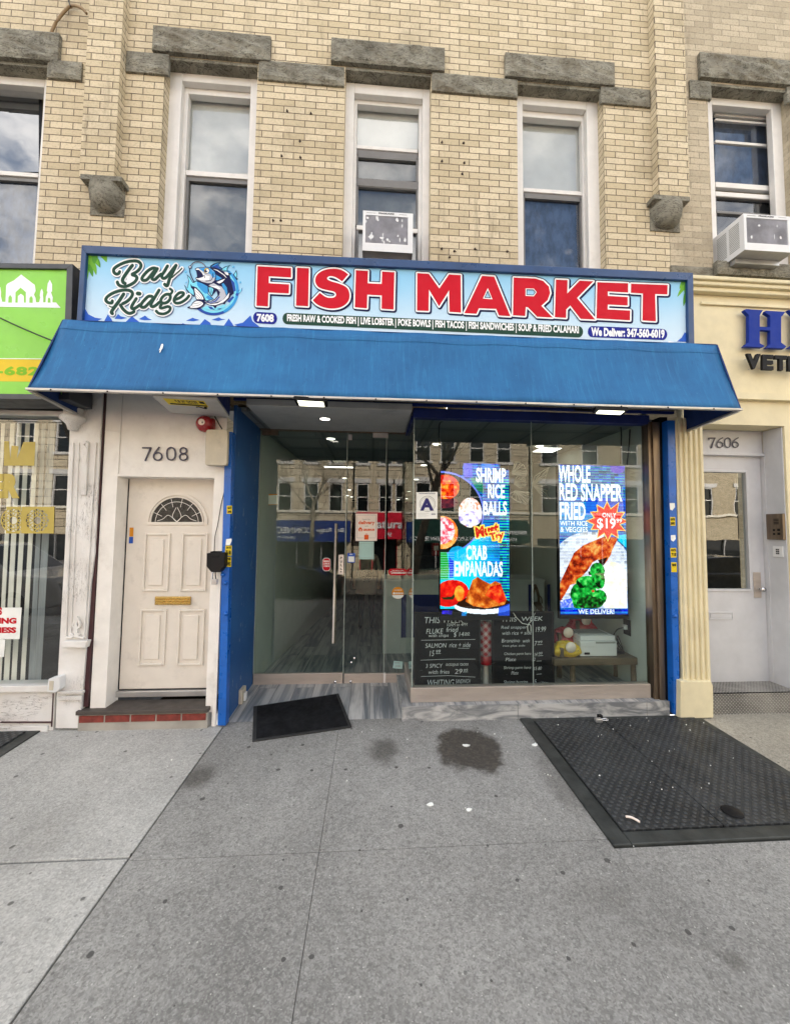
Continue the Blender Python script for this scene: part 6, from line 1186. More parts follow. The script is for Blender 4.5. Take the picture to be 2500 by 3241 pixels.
def ledmat(nm):
    n = N(nm); a = n.n('ShaderNodeVertexColor', layer_name='pixels'); e = n.n('ShaderNodeEmission', {'Color': a.outputs[0], 'Strength': 1.75/2**EXP}); n.t.links.new(e.outputs[0], n.out.inputs[0]); return n.m
def led(lab, px, img, cables):
    Yf = .30; x0, x1, y0, y1 = px; X0, X1 = P(x0, 1700, Yf).x, P(x1, 1700, Yf).x; Z1, Z0 = P((x0+x1)/2, y0, Yf).z, P((x0+x1)/2, y1, Yf).z
    t = thing('led_screen', ((X0+X1)/2, Yf, Z0), lab, 'screen', 'hanging advertising screens')
    vs_ = [(X0+(X1-X0)*i/LW, Yf, Z1-(Z1-Z0)*j/LH) for j in range(LH+1) for i in range(LW+1)]; o_ = t.location
    me = bpy.data.meshes.new('display'); me.from_pydata([(a-o_.x, b-o_.y, c-o_.z) for a, b, c in vs_], [], [(j*(LW+1)+i, (j+1)*(LW+1)+i, (j+1)*(LW+1)+i+1, j*(LW+1)+i+1) for j in range(LH) for i in range(LW)])
    g = np.random.default_rng(2).normal(1, .05, (LH, LW, 1)); img = np.clip(img*g, 0, 1); l_ = np.where(img <= .04045, img/12.92, ((img+.055)/1.055)**2.4)
    ca = me.color_attributes.new('pixels', 'FLOAT_COLOR', 'CORNER'); arr = np.ones((LH*LW, 4, 4), np.float32); arr[:, :, :3] = l_.reshape(-1, 1, 3); ca.data.foreach_set('color', arr.ravel())
    me.materials.append(M['led']); o = bpy.data.objects.new('display', me); COL.objects.link(o); o.parent = t
    mb = MB(); mb.box(X0-.008, X1+.008, Yf+.003, Yf+.06, Z0-.045, Z1+.008); mb.box(X0-.008, X1+.008, Yf-.006, Yf+.003, Z0-.045, Z0-.001); mb.build('housing', 'black', t, .004)
    mb = MB()
    for c_ in cables: mb.tube(smooth([P(*a, Yf+.03) for a in c_], 4), .007, 6)
    mb.build('power_cable', 'wire', t)
M['led'] = ledmat('led_pixels')
led('left LED screen advertising shrimp rice balls and crab empanadas', (1394, 1611, 1467, 1949), screen_a(), [[W1(265, 420), W1(262, 300), W1(262, 180), W1(290, 155), W1(370, 152)]])
led('right LED screen advertising fried whole red snapper', (1770, 1981, 1473, 1945), screen_b(), [[W1(1335, 410), W1(1338, 300), W1(1336, 190), W1(1290, 178)], [W1(1372, 420), W1(1385, 300), W1(1390, 205)]])
# ================================================================== CHALKBOARDS
def chalk(lab, px, rows, strokes):
    Yf = .36; t = thing('chalkboard', P((px[0]+px[1])/2, px[3], Yf), lab, 'chalkboard', 'chalkboard menus in the window'); mb = MB(); mb.pbox(*px, Yf, Yf+.02); mb.build('board', 'board', t)
    mb = MB(); frame(mb, px[0]-5, px[1]+5, px[2]-5, px[3]+6, 5, 5, 5, 5, Yf-.006, Yf+.024); mb.build('frame', 'black', t, .002)
    mb = MB(); rr = random.Random(4)
    for s_, a, b, c, d in rows:
        x = a; words = s_; n_ = len(words); w_ = (c-a)/n_
        sl = (d-b)*.12; j = rr.uniform(-3, 3)
        mb.text(words, [CB(a+sl, b+j), CB(c+sl, b-4+j), CB(c-2, d-4+j), CB(a, d+j)], Yf-.0015, 0, -.006)
    for p_ in strokes: mb.stroke([CB(*a) for a in p_], 1.1, Yf-.0018)
    mb.build('chalk_writing', 'chalk', t)
chalk('left chalkboard menu listing fluke and salmon', (1316, 1516, 1943, 2182), [('THIS WEEK', 140, 80, 560, 145), ('10AM to 4PM', 385, 145, 600, 180), ('FLUKE', 165, 205, 340, 258), ('fried', 375, 190, 500, 240), ('with chips', 185, 262, 400, 305), ('$ 14', 455, 240, 560, 295), ('00', 570, 240, 625, 265), ('SALMON', 155, 358, 375, 405), ('rice + side', 410, 350, 635, 400), ('15', 200, 440, 245, 498), ('99', 265, 430, 315, 462),
   ('3 SPICY', 158, 580, 335, 622), ('octopus tacos', 370, 572, 610, 612), ('with fries', 185, 645, 410, 688), ('29', 468, 635, 545, 685), ('99', 560, 630, 605, 658), ('WHITING', 170, 745, 455, 810), ('SANDWICH', 475, 740, 630, 785), ('ALL DAY', 400, 802, 585, 838)],
   [[(112, 325), (400, 320), (685, 316)], [(105, 538), (400, 526), (688, 526)], [(110, 712), (400, 702), (686, 718)], [(568, 272), (628, 270)], [(265, 468), (318, 466)], [(556, 664), (608, 662)], [(505, 410), (620, 412)]])
chalk('right chalkboard menu listing red snapper and bronzino', (1563, 1749, 1941, 2182), [('THIS', 960, 85, 1125, 130), ('WEEK', 1175, 78, 1405, 122), ('Red snapper', 962, 172, 1235, 215), ('with rice + side', 970, 232, 1285, 270), ('19.99', 1330, 185, 1435, 240), ('Bronzino', 968, 312, 1160, 350), ('with', 1190, 312, 1265, 348), ('rice plus side', 980, 372, 1215, 400), ('17', 1295, 335, 1340, 385), ('99', 1350, 335, 1398, 362),
   ('Chicken parm hero', 992, 455, 1280, 492), ('14', 1318, 460, 1345, 500), ('00', 1358, 455, 1400, 480), ('Plate', 1010, 515, 1118, 552), ('12', 1295, 515, 1325, 550), ('Shrimp parm hero', 988, 600, 1278, 640), ('15 80', 1312, 608, 1392, 642), ('Plate', 1070, 655, 1145, 692), ('Shrimp burrito', 988, 752, 1243, 800), ('15', 1300, 748, 1335, 790), ('w/ fries', 1345, 765, 1462, 800)],
   [[(1348, 372), (1402, 370)], [(1355, 492), (1406, 488)], [(1340, 548), (1390, 545)], [(1340, 688), (1392, 684)]])
# plaid roll, bench, parcels, printer
def plaid():
    n = N('red_plaid_wrap'); s = n.n('ShaderNodeSeparateXYZ', {0: n.pos}); k = 24.
    a = n.math('GREATER_THAN', n.math('SINE', n.math('MULTIPLY', n.math('ADD', s.outputs[0], s.outputs[2]), k*3.1)), .1); b = n.math('GREATER_THAN', n.math('SINE', n.math('MULTIPLY', n.math('SUBTRACT', s.outputs[0], s.outputs[2]), k*3.1)), .1)
    c = n.mix(n.math('MULTIPLY', n.math('ADD', a, b), .5), (.42, .02, .03), (.62, .50, .50)); return n.bsdf(c, .5, 0, n.bump(n.noise(40, 3), .5, .005), .4)
M['plaid'] = plaid()
rl = thing('wrapped_roll', P(1536, 2130, .5), 'red plaid wrapped roll on a pale stick between the chalkboards', 'wrapped roll')
q0, q1 = P(1536, 1966, .48), P(1537, 2100, .48); mb = MB(); mb.tube([q0.lerp(q1, t) for t in (0, .02, .3, .6, .8, .98, 1)], [.03, .062, .075, .07, .066, .055, .03], 14); mb.build('wrapping', 'plaid', rl)
mb = MB(); mb.tube([q1+Vector((-.0, 0, .04)), Vector((q1.x, q1.y, .13))], .03, 10); mb.build('stick', 'pink', rl)
mb = MB(); mb.lathe([(.065, 0), (.078, .02), (.07, .08), (.06, .1)], q1+Vector((0, 0, -.0)), 'z', 14); mb.build('red_hem', 'foilr', rl)
bn = thing('bench', (2.4, .45, .13), 'low dark wooden bench inside the shop window', 'bench')
bz1, bz0 = P(1900, 2083, .3).z, P(1900, 2106, .3).z
mb = MB(); mb.box(P(1754, 2090, .3).x, 2.78, .30, .72, bz0, bz1); mb.build('bench_top', 'wood', bn, .006)
for x, y_ in ((P(1811, 2140, .36).x, .36), (P(2003, 2140, .36).x, .36), (P(1811, 2140, .36).x, .66), (P(2003, 2140, .36).x, .66)):
    mb = MB(); mb.tube([(x, y_, bz0), (x+.005, y_, .13)], [.026, .03], 10); mb.build('leg', 'wood', bn)
pr_ = thing('printer', P(1893, 2083, .36), 'white printer sitting on the bench', 'printer'); z = bz1+.001
X0, X1 = P(1835, 2040, .36).x, P(1951, 2040, .36).x; ztp = P(1890, 2014, .36).z
mb = MB(); mb.box(X0, X1, .36, .66, z, ztp-.05); mb.box(X0+.012, X1-.006, .375, .66, ztp-.048, ztp); mb.box(X0, X0+.15, .352, .36, z+.10, ztp-.06); mb.build('body', 'prn', pr_, .010)
mb = MB(); mb.box(X0+.03, X1-.06, .42, .62, ztp, ztp+.012); mb.box(X0+.17, X1-.015, .357, .36, ztp-.075, ztp-.055); mb.build('paper_tray', 'greyp', pr_, .003); mb = MB(); mb.box(X0+.045, X0+.10, .351, .36, z+.02, z+.04); mb.build('badge', 'ink', pr_)
def parcel(nm, px, Yf, m, lab, seed, base):
    x0, x1, y0, y1 = px; X0, X1 = P(x0, y1, Yf).x, P(x1, y1, Yf).x; Z1 = P((x0+x1)/2, y0, Yf).z; Z0 = base
    t = thing(nm, ((X0+X1)/2, Yf+.08, Z0), lab, 'gift parcel', 'foil wrapped parcels on the bench'); g = np.random.default_rng(seed); n_ = 18; mb = MB()
    def fn(u, v):
        a = 2*math.pi*u; s = .62+.42*math.sin(math.pi*min(1, v*1.15+.08)) if v < .82 else .75*(1-v)/.18*.9+.12
        px_ = abs(math.cos(a))**.6*(1 if math.cos(a) > 0 else -1); py = abs(math.sin(a))**.6*(1 if math.sin(a) > 0 else -1); w_ = 1+.06*math.sin(a*5+v*9+seed)
        return ((X0+X1)/2+(X1-X0)/2*px_*s*w_, Yf+.09+.09*py*s, Z0+(Z1-Z0)*v+.006*math.sin(a*4+seed))
    mb.sheet(fn, 28, 14); mb.build('wrapping', m, t); mb = MB(); mb.box((X0+X1)/2-.10, (X0+X1)/2-.07, Yf-.012, Yf+.03, Z0+.01, Z1-.05); mb.build('ribbon', 'wood', t)
    q = Vector(((X0+X1)/2, Yf-.022, Z1-.035)); mb = MB(); mb.lathe([(0, .002), (.055, .002), (.055, 0)], q, 'y', 20); mb.build('tag', 'pink', t); return t, X0, X1, Z0, Z1
t, a, b, c, d = parcel('gift_parcel', (1758, 1848, 2036, 2084), .32, 'foily', 'yellow foil parcel at the front of the bench', 3, bz1)
mb = MB(); mb.text('bindi', [Vector((b-.13, .325, c+.075)), Vector((b-.05, .325, c+.075)), Vector((b-.05, .325, c+.045)), Vector((b-.13, .325, c+.045))], None, 0, .03); mb.build('print', 'ink', t)
parcel('gift_parcel', (1752, 1838, 1990, 2060), .50, 'foilr', 'red foil parcel behind the yellow parcel', 8, bz1); parcel('gift_parcel', (1800, 1905, 1952, 2062), .68, 'foilr', 'red parcel tucked behind the printer', 12, bz1)
rt = thing('router', (2.66, .5, bz1), 'black router with tangled cables at the right end of the bench', 'router'); mb = MB(); mb.box(2.55, 2.72, .42, .56, bz1+.001, bz1+.035); mb.build('case', 'blackp', rt, .004)
mb = MB()
for k in range(5): mb.tube(smooth([Vector((2.56+.03*k, .46, bz1+.03)), Vector((2.5+.04*k, .44, bz1+.12+.02*(k % 3))), Vector((2.6+.02*k, .47, bz1+.18-.03*(k % 2))), Vector((2.70, .42, bz1+.02+.01*k)), Vector((2.74, .5, bz1+.015))], 5), .004, 6)
mb.tube(smooth([Vector((2.62, .5, bz1+.03)), Vector((2.60, .44, bz1+.15)), Vector((2.64, .43, bz1+.25)), Vector((2.745, .46, bz1+.27))], 5), .006, 6); mb.build('cables', 'wire', rt)
wo_ = thing('wall_outlet', (2.78, .46, bz1+.27), 'black wall outlet with a plug on the inner right wall', 'outlet'); xw_ = RX(.46); mb = MB(); mb.box(xw_-.008, xw_-.0005, .40, .52, bz1+.19, bz1+.36); mb.build('plate', 'black', wo_, .003); mb = MB(); mb.box(xw_-.05, xw_-.009, .44, .48, bz1+.25, bz1+.30); mb.build('plug', 'prn', wo_, .006)
# ================================================================== NOTICES ON THE GLASS
def notice(nm, poly, Y, m, lab, cat, parts):
    t = thing(nm, P(*poly[2], Y), lab, cat); mb = MB(); mb.pp(poly, Y, Y+.0015); mb.build('sheet', m, t)
    for nm2, m2, fn in parts: mb = MB(); fn(mb); mb.build(nm2, m2, t)
    return t
gy = GY-.0035
DDq = lambda *xy: pts(DD, *xy)
def tx(mb, zm, s_, a, b, c, d, Y, bo=.02): mb.text(s_, [zm(a, b), zm(c, b), zm(c, d), zm(a, d)], Y, 0, bo)
def deliv(mb):
    tx(mb, DD, 'delivery', 462, 262, 742, 342, gy-.002, .03)
def deliv_b(mb): tx(mb, DD, 'GRUBHUB', 545, 400, 738, 438, gy-.002, .06)
def deliv_c(mb): mb.hole(DDq(460, 405, 496, 370, 530, 405, 524, 445, 468, 445), DDq(488, 445-2, 488, 410, 504, 410, 504, 443), gy-.002, 3, 0)
def deliv_d(mb): mb.poly(DDq(563, 508, 636, 508, 634, 588, 560, 588), gy-.002); mb.stroke(DDq(585, 508, 590, 490, 608, 490, 614, 508), 1.2, gy-.002, sm=3)
def deliv2(mb):
    tx(mb, DD, 'Order for', 527, 228, 665, 252, gy-.002, .01); tx(mb, DD, 'with', 570, 345, 632, 365, gy-.002, .01); mb.stroke(DDq(440, 165, 765, 165, 760, 560, 640, 560), .8, gy-.0019); mb.stroke(DDq(555, 560, 438, 560, 440, 165), .8, gy-.00195)
notice('delivery_poster', DDq(415, 140, 788, 140, 781, 612, 410, 612), gy, 'pink', 'cream delivery poster with orange lettering on the glass door', 'poster', [('lettering', 'orange', deliv), ('lettering', 'orange', deliv_b), ('house_print', 'orange', deliv_c), ('bag_print', 'orange', deliv_d), ('grey_print', 'greyp', deliv2)])
notice('notice', DDq(473, 622, 728, 622, 726, 930, 471, 928), gy, 'teal', 'pale mint card taped below the delivery poster', 'notice', [('border', 'greyp', lambda mb: mb.stroke(DDq(495, 650, 705, 650, 703, 905, 493, 905), .7, gy-.002, 0, True))])
def pull(mb):
    for k, ch in enumerate('PULL'): tx(mb, DD, ch, 149, 888+k*62, 182, 925+k*62, gy-.002, .03)
    mb.poly(DDq(160, 1128, 176, 1150, 160, 1155, 145, 1150), gy-.002)
notice('pull_sign', DDq(118, 850, 208, 848, 204, 1190, 112, 1188), gy, 'pink', 'vertical cream PULL plate beside the long door handle', 'sign', [('lettering', 'ink', pull)])
notice('payment_sticker', DDq(274, 822, 405, 822, 400, 988, 271, 986), gy, 'sblue', 'blue square sticker between PULL plate and mint card', 'sticker', [('white_square', 'paper', lambda mb: mb.poly(DDq(288, 880, 388, 880, 386, 975, 286, 974), gy-.001)), ('lettering', 'paper', lambda mb: tx(mb, DD, 'SCAN', 305, 835, 360, 852, gy-.002, .04))])
rp_ = [(x, y) for x, y in rrect(0, 58, 0, 95, 24)]; M_ = lambda x, y: D1(945+x, 1203+y)
notice('review_sticker', [M_(*a) for a in rp_], gy, 'paper', 'red rounded sticker left of the long door handle', 'sticker', [('red_field', 'redp', lambda mb: mb.poly([M_(29+(x-29)*.9, 47+(y-47)*.92) for x, y in rp_], gy-.001)), ('lettering', 'paper', lambda mb: [tx(mb, D1, s_, 955, 1222+k*17, 995, 1234+k*17, gy-.002, .05) for k, s_ in enumerate(('PEOPLE', 'LOVE US', 'ON'))])])
notice('delivery_sticker', [DD(978+x, 1090+y) for x, y in rrect(0, 322, 0, 118, 56)], gy, 'redp', 'long red delivery sticker on the glass side panel', 'sticker', [('lettering', 'paper', lambda mb: [tx(mb, DD, 'DOORDASH', 1070, 1145, 1282, 1178, gy-.002, .05), tx(mb, DD, 'We deliver with', 1040, 1115, 1240, 1132, gy-.002, .02), mb.stroke(DDq(1012, 1148, 1045, 1148, 1058, 1162, 1045, 1174, 1030, 1174), 1.8, gy-.002, sm=3)])])
oc = [DD(1142+104*math.cos(R(a*12)), 1510+104*math.sin(R(a*12))) for a in range(30)]
notice('delivery_sticker', oc, gy, 'sor', 'round orange and white sticker on the glass side panel', 'sticker', [('white_half', 'paper', lambda mb: mb.poly([DD(1142+98*math.cos(R(a*10+5)), 1540+70*math.sin(R(a*10+5))) for a in range(18)], gy-.001)), ('lettering', 'paper', lambda mb: [tx(mb, DD, 'GRUBHUB', 1100, 1502, 1232, 1532, gy-.002, .05), tx(mb, DD, 'DELIVERED BY', 1080, 1452, 1210, 1472, gy-.002, .03), mb.poly(DDq(1055, 1512, 1075, 1490, 1096, 1512, 1092, 1534, 1058, 1534), gy-.002)])])
notice('label', pts(D2, 1452, 880, 1517, 885, 1512, 937, 1444, 932), gy, 'teal', 'small mint label low on the glass side panel', 'label', [('print', 'greyp', lambda mb: [tx(mb, D2, 'NOTICE', 1458, 888, 1495, 898, gy-.002, .02), tx(mb, D2, 'STORE', 1462, 912, 1500, 924, gy-.002, .02)])])
wy = .1115
W1q = lambda *xy: pts(W1, *xy)
def seal(mb): mb.stroke([W1(192+46*math.cos(R(a*15)), 645+46*math.sin(R(a*15))) for a in range(24)], 1.4, wy-.001, 0, True, False); mb.stroke([W1(192+38*math.cos(R(a*15)), 645+38*math.sin(R(a*15))) for a in range(24)], .8, wy-.0011, 0, True, False); [mb.stroke(W1q(135, 702+k*7, 185 if k % 2 else 200, 702+k*7), .5, wy-.001, caps=False) for k in range(4)]
notice('grade_card', W1q(127, 577, 252, 574, 250, 733, 125, 735), wy, 'paper', 'white inspection grade card with a large letter A', 'grade card', [('seal', 'greyp', seal), ('lettering', 'inkn', lambda mb: [tx(mb, W1, 'A', 148, 612, 230, 686, wy-.003, .05), tx(mb, W1, 'SANITARY INSPECTION GRADE', 142, 581, 238, 587, wy-.002, .02), tx(mb, W1, 'NYC', 216, 703, 240, 710, wy-.002, .06)])])
notice('wall_notice', pts(D1, 532, 750, 626, 748, 626, 826, 532, 830), 1.2, 'sor', 'orange framed paper hanging on the inner left wall', 'notice', [('sheet', 'paper', lambda mb: mb.poly(pts(D1, 545, 760, 626, 756, 626, 822, 545, 824), 1.198))])
# decorations in the window
fd = thing('fish_decoration', P(1640, 1540, .8), 'white string fish fan decoration hanging between the screens', 'decoration'); mb = MB(); tw = lambda *xy: [P(*a, .8) for a in pts(FN, *xy)]
for hub, rim, n_ in (((150, 300), [(180, 160), (240, 165), (290, 200), (320, 270), (320, 300), (310, 330)], 9), ((170, 420), [(210, 330), (290, 340), (310, 380), (310, 440), (250, 470)], 9), ((190, 500), [(330, 520), (380, 540), (350, 600), (320, 660), (200, 620), (110, 550)], 12), ((390, 430), [(420, 330), (580, 230), (575, 270), (545, 350), (540, 420), (585, 470), (560, 520), (580, 590), (540, 560), (500, 560)], 15)):
    rm = smooth([Vector((*a, 0)) for a in rim], 4)
    for k in range(n_): e = rm[int(k*(len(rm)-1)/(n_-1))]; mb.tube(tw(hub[0], hub[1], e.x, e.y), .006, 4, 0, False)
    mb.tube([P(*FN(a.x, a.y), .8) for a in rm], .006, 4, 0, False)
mb.build('string_fan', 'whitewire', fd)
hk = thing('hanging_loop', P(*FN(300, 2000), .33), 'white string loop hanging in front of the right chalkboard', 'decoration'); mb = MB(); mb.tube([P(*FN(*a), .33) for a in ((165, 1955), (200, 2010), (270, 2080), (340, 2095), (390, 2040), (425, 1955))], .004, 6); mb.tube(smooth([P(*FN(*a), .325) for a in ((340, 2180), (335, 2120), (350, 2095), (372, 2110), (375, 2180))], 4), .004, 6); mb.build('string', 'whitewire', hk)
# ================================================================== INSIDE THE SHOP
ct = thing('counter', (1.2, 2.3, zfl(2.2)), 'white service counter with blue panels inside the shop', 'counter'); cyf = 2.0; cz1 = P(1250, 1840, cyf).z; cx0 = P(1213, 1950, cyf).x
mb = MB(); mb.box(cx0, 2.55, cyf, cyf+.6, zfl(2)-.1, cz1); mb.build('body', 'inwall', ct, .005); mb = MB(); mb.box(cx0-.01, 2.56, cyf-.02, cyf+.62, cz1, cz1+.03); mb.build('counter_top', 'inwall', ct, .004)
mb = MB(); mb.pbox(1270, 1400, 1882, 2018, cyf-.012, cyf-.001); mb.pbox(1672, 1681, 1850, 1945, cyf-.012, cyf-.001); mb.pbox(1732, 1741, 1850, 1945, cyf-.012, cyf-.001); M['bpan'] = mat('blue_panel', (.006, .018, .12), .4); mb.build('blue_panel', 'bpan', ct, .003)
mb = MB(); mb.box(cx0+.02, 2.5, cyf+.05, cyf+.6, zfl(2)-.3, zfl(2)+.0); mb.build('plinth', 'black', ct)
mb = MB()
for xy, w_ in (((425, 1630, 445, 1680, 465, 1760, 470, 1830, 500, 1940), 9), ((425, 1640, 400, 1760, 405, 1830, 440, 1880), 5), ((470, 1750, 500, 1780, 505, 1840), 4), ((440, 1850, 480, 1900), 16), ((460, 1800, 430, 1930), 3), ((480, 1830, 520, 1900), 3)): mb.stroke(pts(FN, *xy), w_, cyf-.014, sm=4)
mb.build('lobster_print', 'wood', ct)
for nm, lab, cat, bx_, m_ in (('coffee_machine', 'black machine on the back counter inside', 'machine', (1.55, 1.95, 3.6, 4.0, .75, 1.3), 'blackp'), ('fridge', 'tall dark fridge at the back of the shop', 'fridge', (.95, 1.5, 5.6, 6.2, -.3, 1.75), 'black'), ('cash_register', 'dark till screen on the service counter', 'till', (1.3, 1.62, 2.2, 2.3, cz1+.05, cz1+.32), 'blackp'), ('bucket', 'red bucket on the back shelf', 'bucket', (1.15, 1.35, 3.7, 3.9, 1.25, 1.5), 'foilr')):
    t = thing(nm, ((bx_[0]+bx_[1])/2, (bx_[2]+bx_[3])/2, bx_[4]), lab, cat); mb = MB(); mb.box(*bx_); mb.build('case', m_, t, .02); mb = MB(); w_ = bx_[1]-bx_[0]; mb.box(bx_[0]+w_*.1, bx_[1]-w_*.1, bx_[2]-.012, bx_[2]-.001, bx_[4]+(bx_[5]-bx_[4])*.45, bx_[5]-.05); mb.box(bx_[0]+w_*.3, bx_[0]+w_*.36, bx_[2]-.03, bx_[2]-.001, bx_[4]+.05, bx_[4]+(bx_[5]-bx_[4])*.4); mb.build('front_panel', 'steel', t, .003)
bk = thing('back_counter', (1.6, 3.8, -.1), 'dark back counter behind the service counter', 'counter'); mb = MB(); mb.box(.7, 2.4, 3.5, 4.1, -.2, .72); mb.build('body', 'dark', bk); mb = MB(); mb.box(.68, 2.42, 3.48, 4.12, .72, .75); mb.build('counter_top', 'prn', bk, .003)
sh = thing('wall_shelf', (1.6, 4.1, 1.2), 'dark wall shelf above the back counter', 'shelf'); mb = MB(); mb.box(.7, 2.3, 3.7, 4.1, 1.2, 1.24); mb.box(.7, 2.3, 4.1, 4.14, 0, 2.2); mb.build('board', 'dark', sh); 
for x_ in (.8, 2.2): mb = MB(); mb.box(x_, x_+.02, 3.8, 4.1, 1.05, 1.2); mb.build('bracket', 'black', sh)
# ceiling lights
lamps = [(1047, 1388), (1092, 1513), (1106, 1550), (1112, 1572), (1120, 1591), (1294, 1555), (1288, 1578), (1381, 1405), (1341, 1472), (1317, 1517), (1707, 1412), (1268, 1605)]
for i, (x, y) in enumerate(lamps):
    d_ = ray(x, y); t_ = (zc(0)-CAMPOS.z-.012*CAMPOS.y)/(d_.z+.012); q = CAMPOS+d_*t_
    if q.y > YB-.3: q = Vector((q.x*0+(-.8 if x < 1200 else .9), min(YB-.5, 8+i*.2), zc(8)))
    q.z = zc(q.y)
    t = thing('downlight', q, ['ceiling downlight straight behind the door header', 'second downlight along the left ceiling row', 'third downlight along the left ceiling row', 'fourth downlight along the left ceiling row', 'deepest downlight along the left ceiling row', 'far downlight in the middle ceiling row', 'deeper far downlight in the middle ceiling row', 'downlight above the left LED screen', 'second downlight behind the left LED screen', 'third downlight behind the grade card', 'downlight between the two LED screens', 'deepest downlight of the middle row'][i], 'downlight', 'ceiling downlights in the shop')
    mb = MB(); mb.lathe([(0, -.006), (.05, -.006)], q, 'z', 16); mb.build('lens', 'lamp', t); mb = MB(); mb.lathe([(.05, -.004), (.066, -.008), (.07, 0)], q, 'z', 16); mb.build('ring', 'prn', t)
for (x, y, l, wd, lab) in ((1730, 1423, .28, .28, 'square ceiling light between the LED screens'), (1072, 1477, .5, .1, 'long strip ceiling light above the door aisle')):
    d_ = ray(x, y); q = CAMPOS+d_*((zc(0)-CAMPOS.z-.012*CAMPOS.y)/(d_.z+.012)); q.z = zc(q.y); t = thing('ceiling_light', q, lab, 'ceiling light'); mb = MB(); mb.box(q.x-l/2, q.x+l/2, q.y-wd/2, q.y+wd/2, q.z-.012, q.z-.008); mb.build('diffuser', 'panel', t); mb = MB(); mb.box(q.x-l/2-.015, q.x+l/2+.015, q.y-wd/2-.015, q.y+wd/2+.015, q.z-.0075, q.z); mb.build('frame', 'prn', t)
# ================================================================== PERSON
def skin_body(name, joints, edges, root, levels=2):
    me = bpy.data.meshes.new(name); me.from_pydata([j[0] for j in joints], edges, []); o = bpy.data.objects.new(name, me); COL.objects.link(o)
    m = o.modifiers.new('skin', 'SKIN'); m.use_smooth_shade = True
    if not me.skin_vertices: me.skin_vertices.new()
    for i, (co, r_) in enumerate(joints):
        me.skin_vertices[0].data[i].radius = r_ if isinstance(r_, tuple) else (r_, r_); me.skin_vertices[0].data[i].use_root = (i == root)
    s = o.modifiers.new('sub', 'SUBSURF'); s.levels = levels; s.render_levels = levels
    dg = bpy.context.evaluated_depsgraph_get(); dg.update(); me2 = bpy.data.meshes.new_from_object(o.evaluated_get(dg)); o.modifiers.clear(); o.data = me2; bpy.data.meshes.remove(me); return o
PY = 3.75; fz_ = zfl(PY); px_ = P(1161, 1820, PY).x
pe = thing('person', (px_, PY, fz_), 'person seen from behind in a taupe shirt with a black ship wheel', 'person')
H = 1.66/1.75
J = []; E_ = []
def j(x, y, z, r_, par=None):
    J.append(((x*H, y*H, z*H), r_*H if not isinstance(r_, tuple) else (r_[0]*H, r_[1]*H)))
    if par is not None: E_.append((par, len(J)-1))
    return len(J)-1
pel = j(0, 0, .95, (.18, .125)); wst = j(0, 0, 1.10, (.175, .12), pel); che = j(0, 0, 1.28, (.20, .125), wst); uch = j(0, .0, 1.40, (.165, .095), che); nk = j(0, .01, 1.49, .058, uch); nk2 = j(0, .02, 1.55, .056, nk)
hd = j(0, .03, 1.62, (.075, .09), nk2); hd2 = j(0, .03, 1.70, (.078, .095), hd); hd3 = j(0, .025, 1.745, (.05, .06), hd2); ns = j(0, .125, 1.625, .014, hd)
for s in (-1, 1):
    sh_ = j(s*.165, 0, 1.39, .068, uch); el = j(s*.262, .02, 1.12, .045, sh_); wr = j(s*.25, .12, .92, .032, el); pa = j(s*.245, .16, .85, (.036, .022), wr)
    for k, (dx, ln) in enumerate(((-.024, .07), (-.008, .08), (.008, .075), (.024, .058))): a = j(s*.245+dx, .178, .815, .0095, pa); b = j(s*.245+dx, .188, .815-ln*.55, .0085, a); j(s*.245+dx, .180, .815-ln, .0075, b)
    th = j(s*.214, .185, .845, .011, pa); j(s*.20, .2, .80, .009, th)
    hp = j(s*.092, 0, .88, .092, pel); kn = j(s*.105, .015, .50, .062, hp); cf = j(s*.108, -.01, .36, .058, kn); an = j(s*.11, -.02, .09, .04, cf); hl_ = j(s*.112, -.03, .045, .042, an); j(s*.125, .12, .035, (.042, .03), hl_)
body = skin_body('body', J, E_, pel); body.parent = pe; me = body.data
for m_ in ('skin', 'shirt', 'trous', 'black'): me.materials.append(M[m_])
for p_ in me.polygons:
    c_ = p_.center/H; ax = abs(c_.x)
    p_.material_index = 3 if c_.z < .075 else 2 if (c_.z < .86 and ax < .20 and c_.y < .14) else 1 if (c_.z < 1.475 and (ax < .21 or c_.z > 1.12)) else 0
    p_.use_smooth = True
mb = MB(); mb.sheet(lambda u, v: (px_+H*.094*math.cos(2*math.pi*u)*math.sin(math.pi*(.02+.6*v)), PY+H*(.015+.112*math.sin(2*math.pi*u)*math.sin(math.pi*(.02+.6*v))-.02*v), fz_+H*(1.685+.105*math.cos(math.pi*(.02+.6*v)))), 20, 10); mb.build('hair', 'hair', pe)
mb = MB(); 
def onb(a, b): return Vector((px_+a, PY-H*.15-.004, P(1161, 1821, PY-.15).z+b))
rw = .098
for rr_, t_ in ((1., .022), (.62, .014), (.2, .03)):
    n_ = 28
    for k in range(n_): a, b = 2*math.pi*k/n_, 2*math.pi*(k+1)/n_; mb.add([onb(rw*rr_*math.cos(a), rw*rr_*math.sin(a)), onb(rw*rr_*math.cos(b), rw*rr_*math.sin(b)), onb((rw*rr_-t_)*math.cos(b), (rw*rr_-t_)*math.sin(b)), onb((rw*rr_-t_)*math.cos(a), (rw*rr_-t_)*math.sin(a))], [(0, 1, 2, 3)])
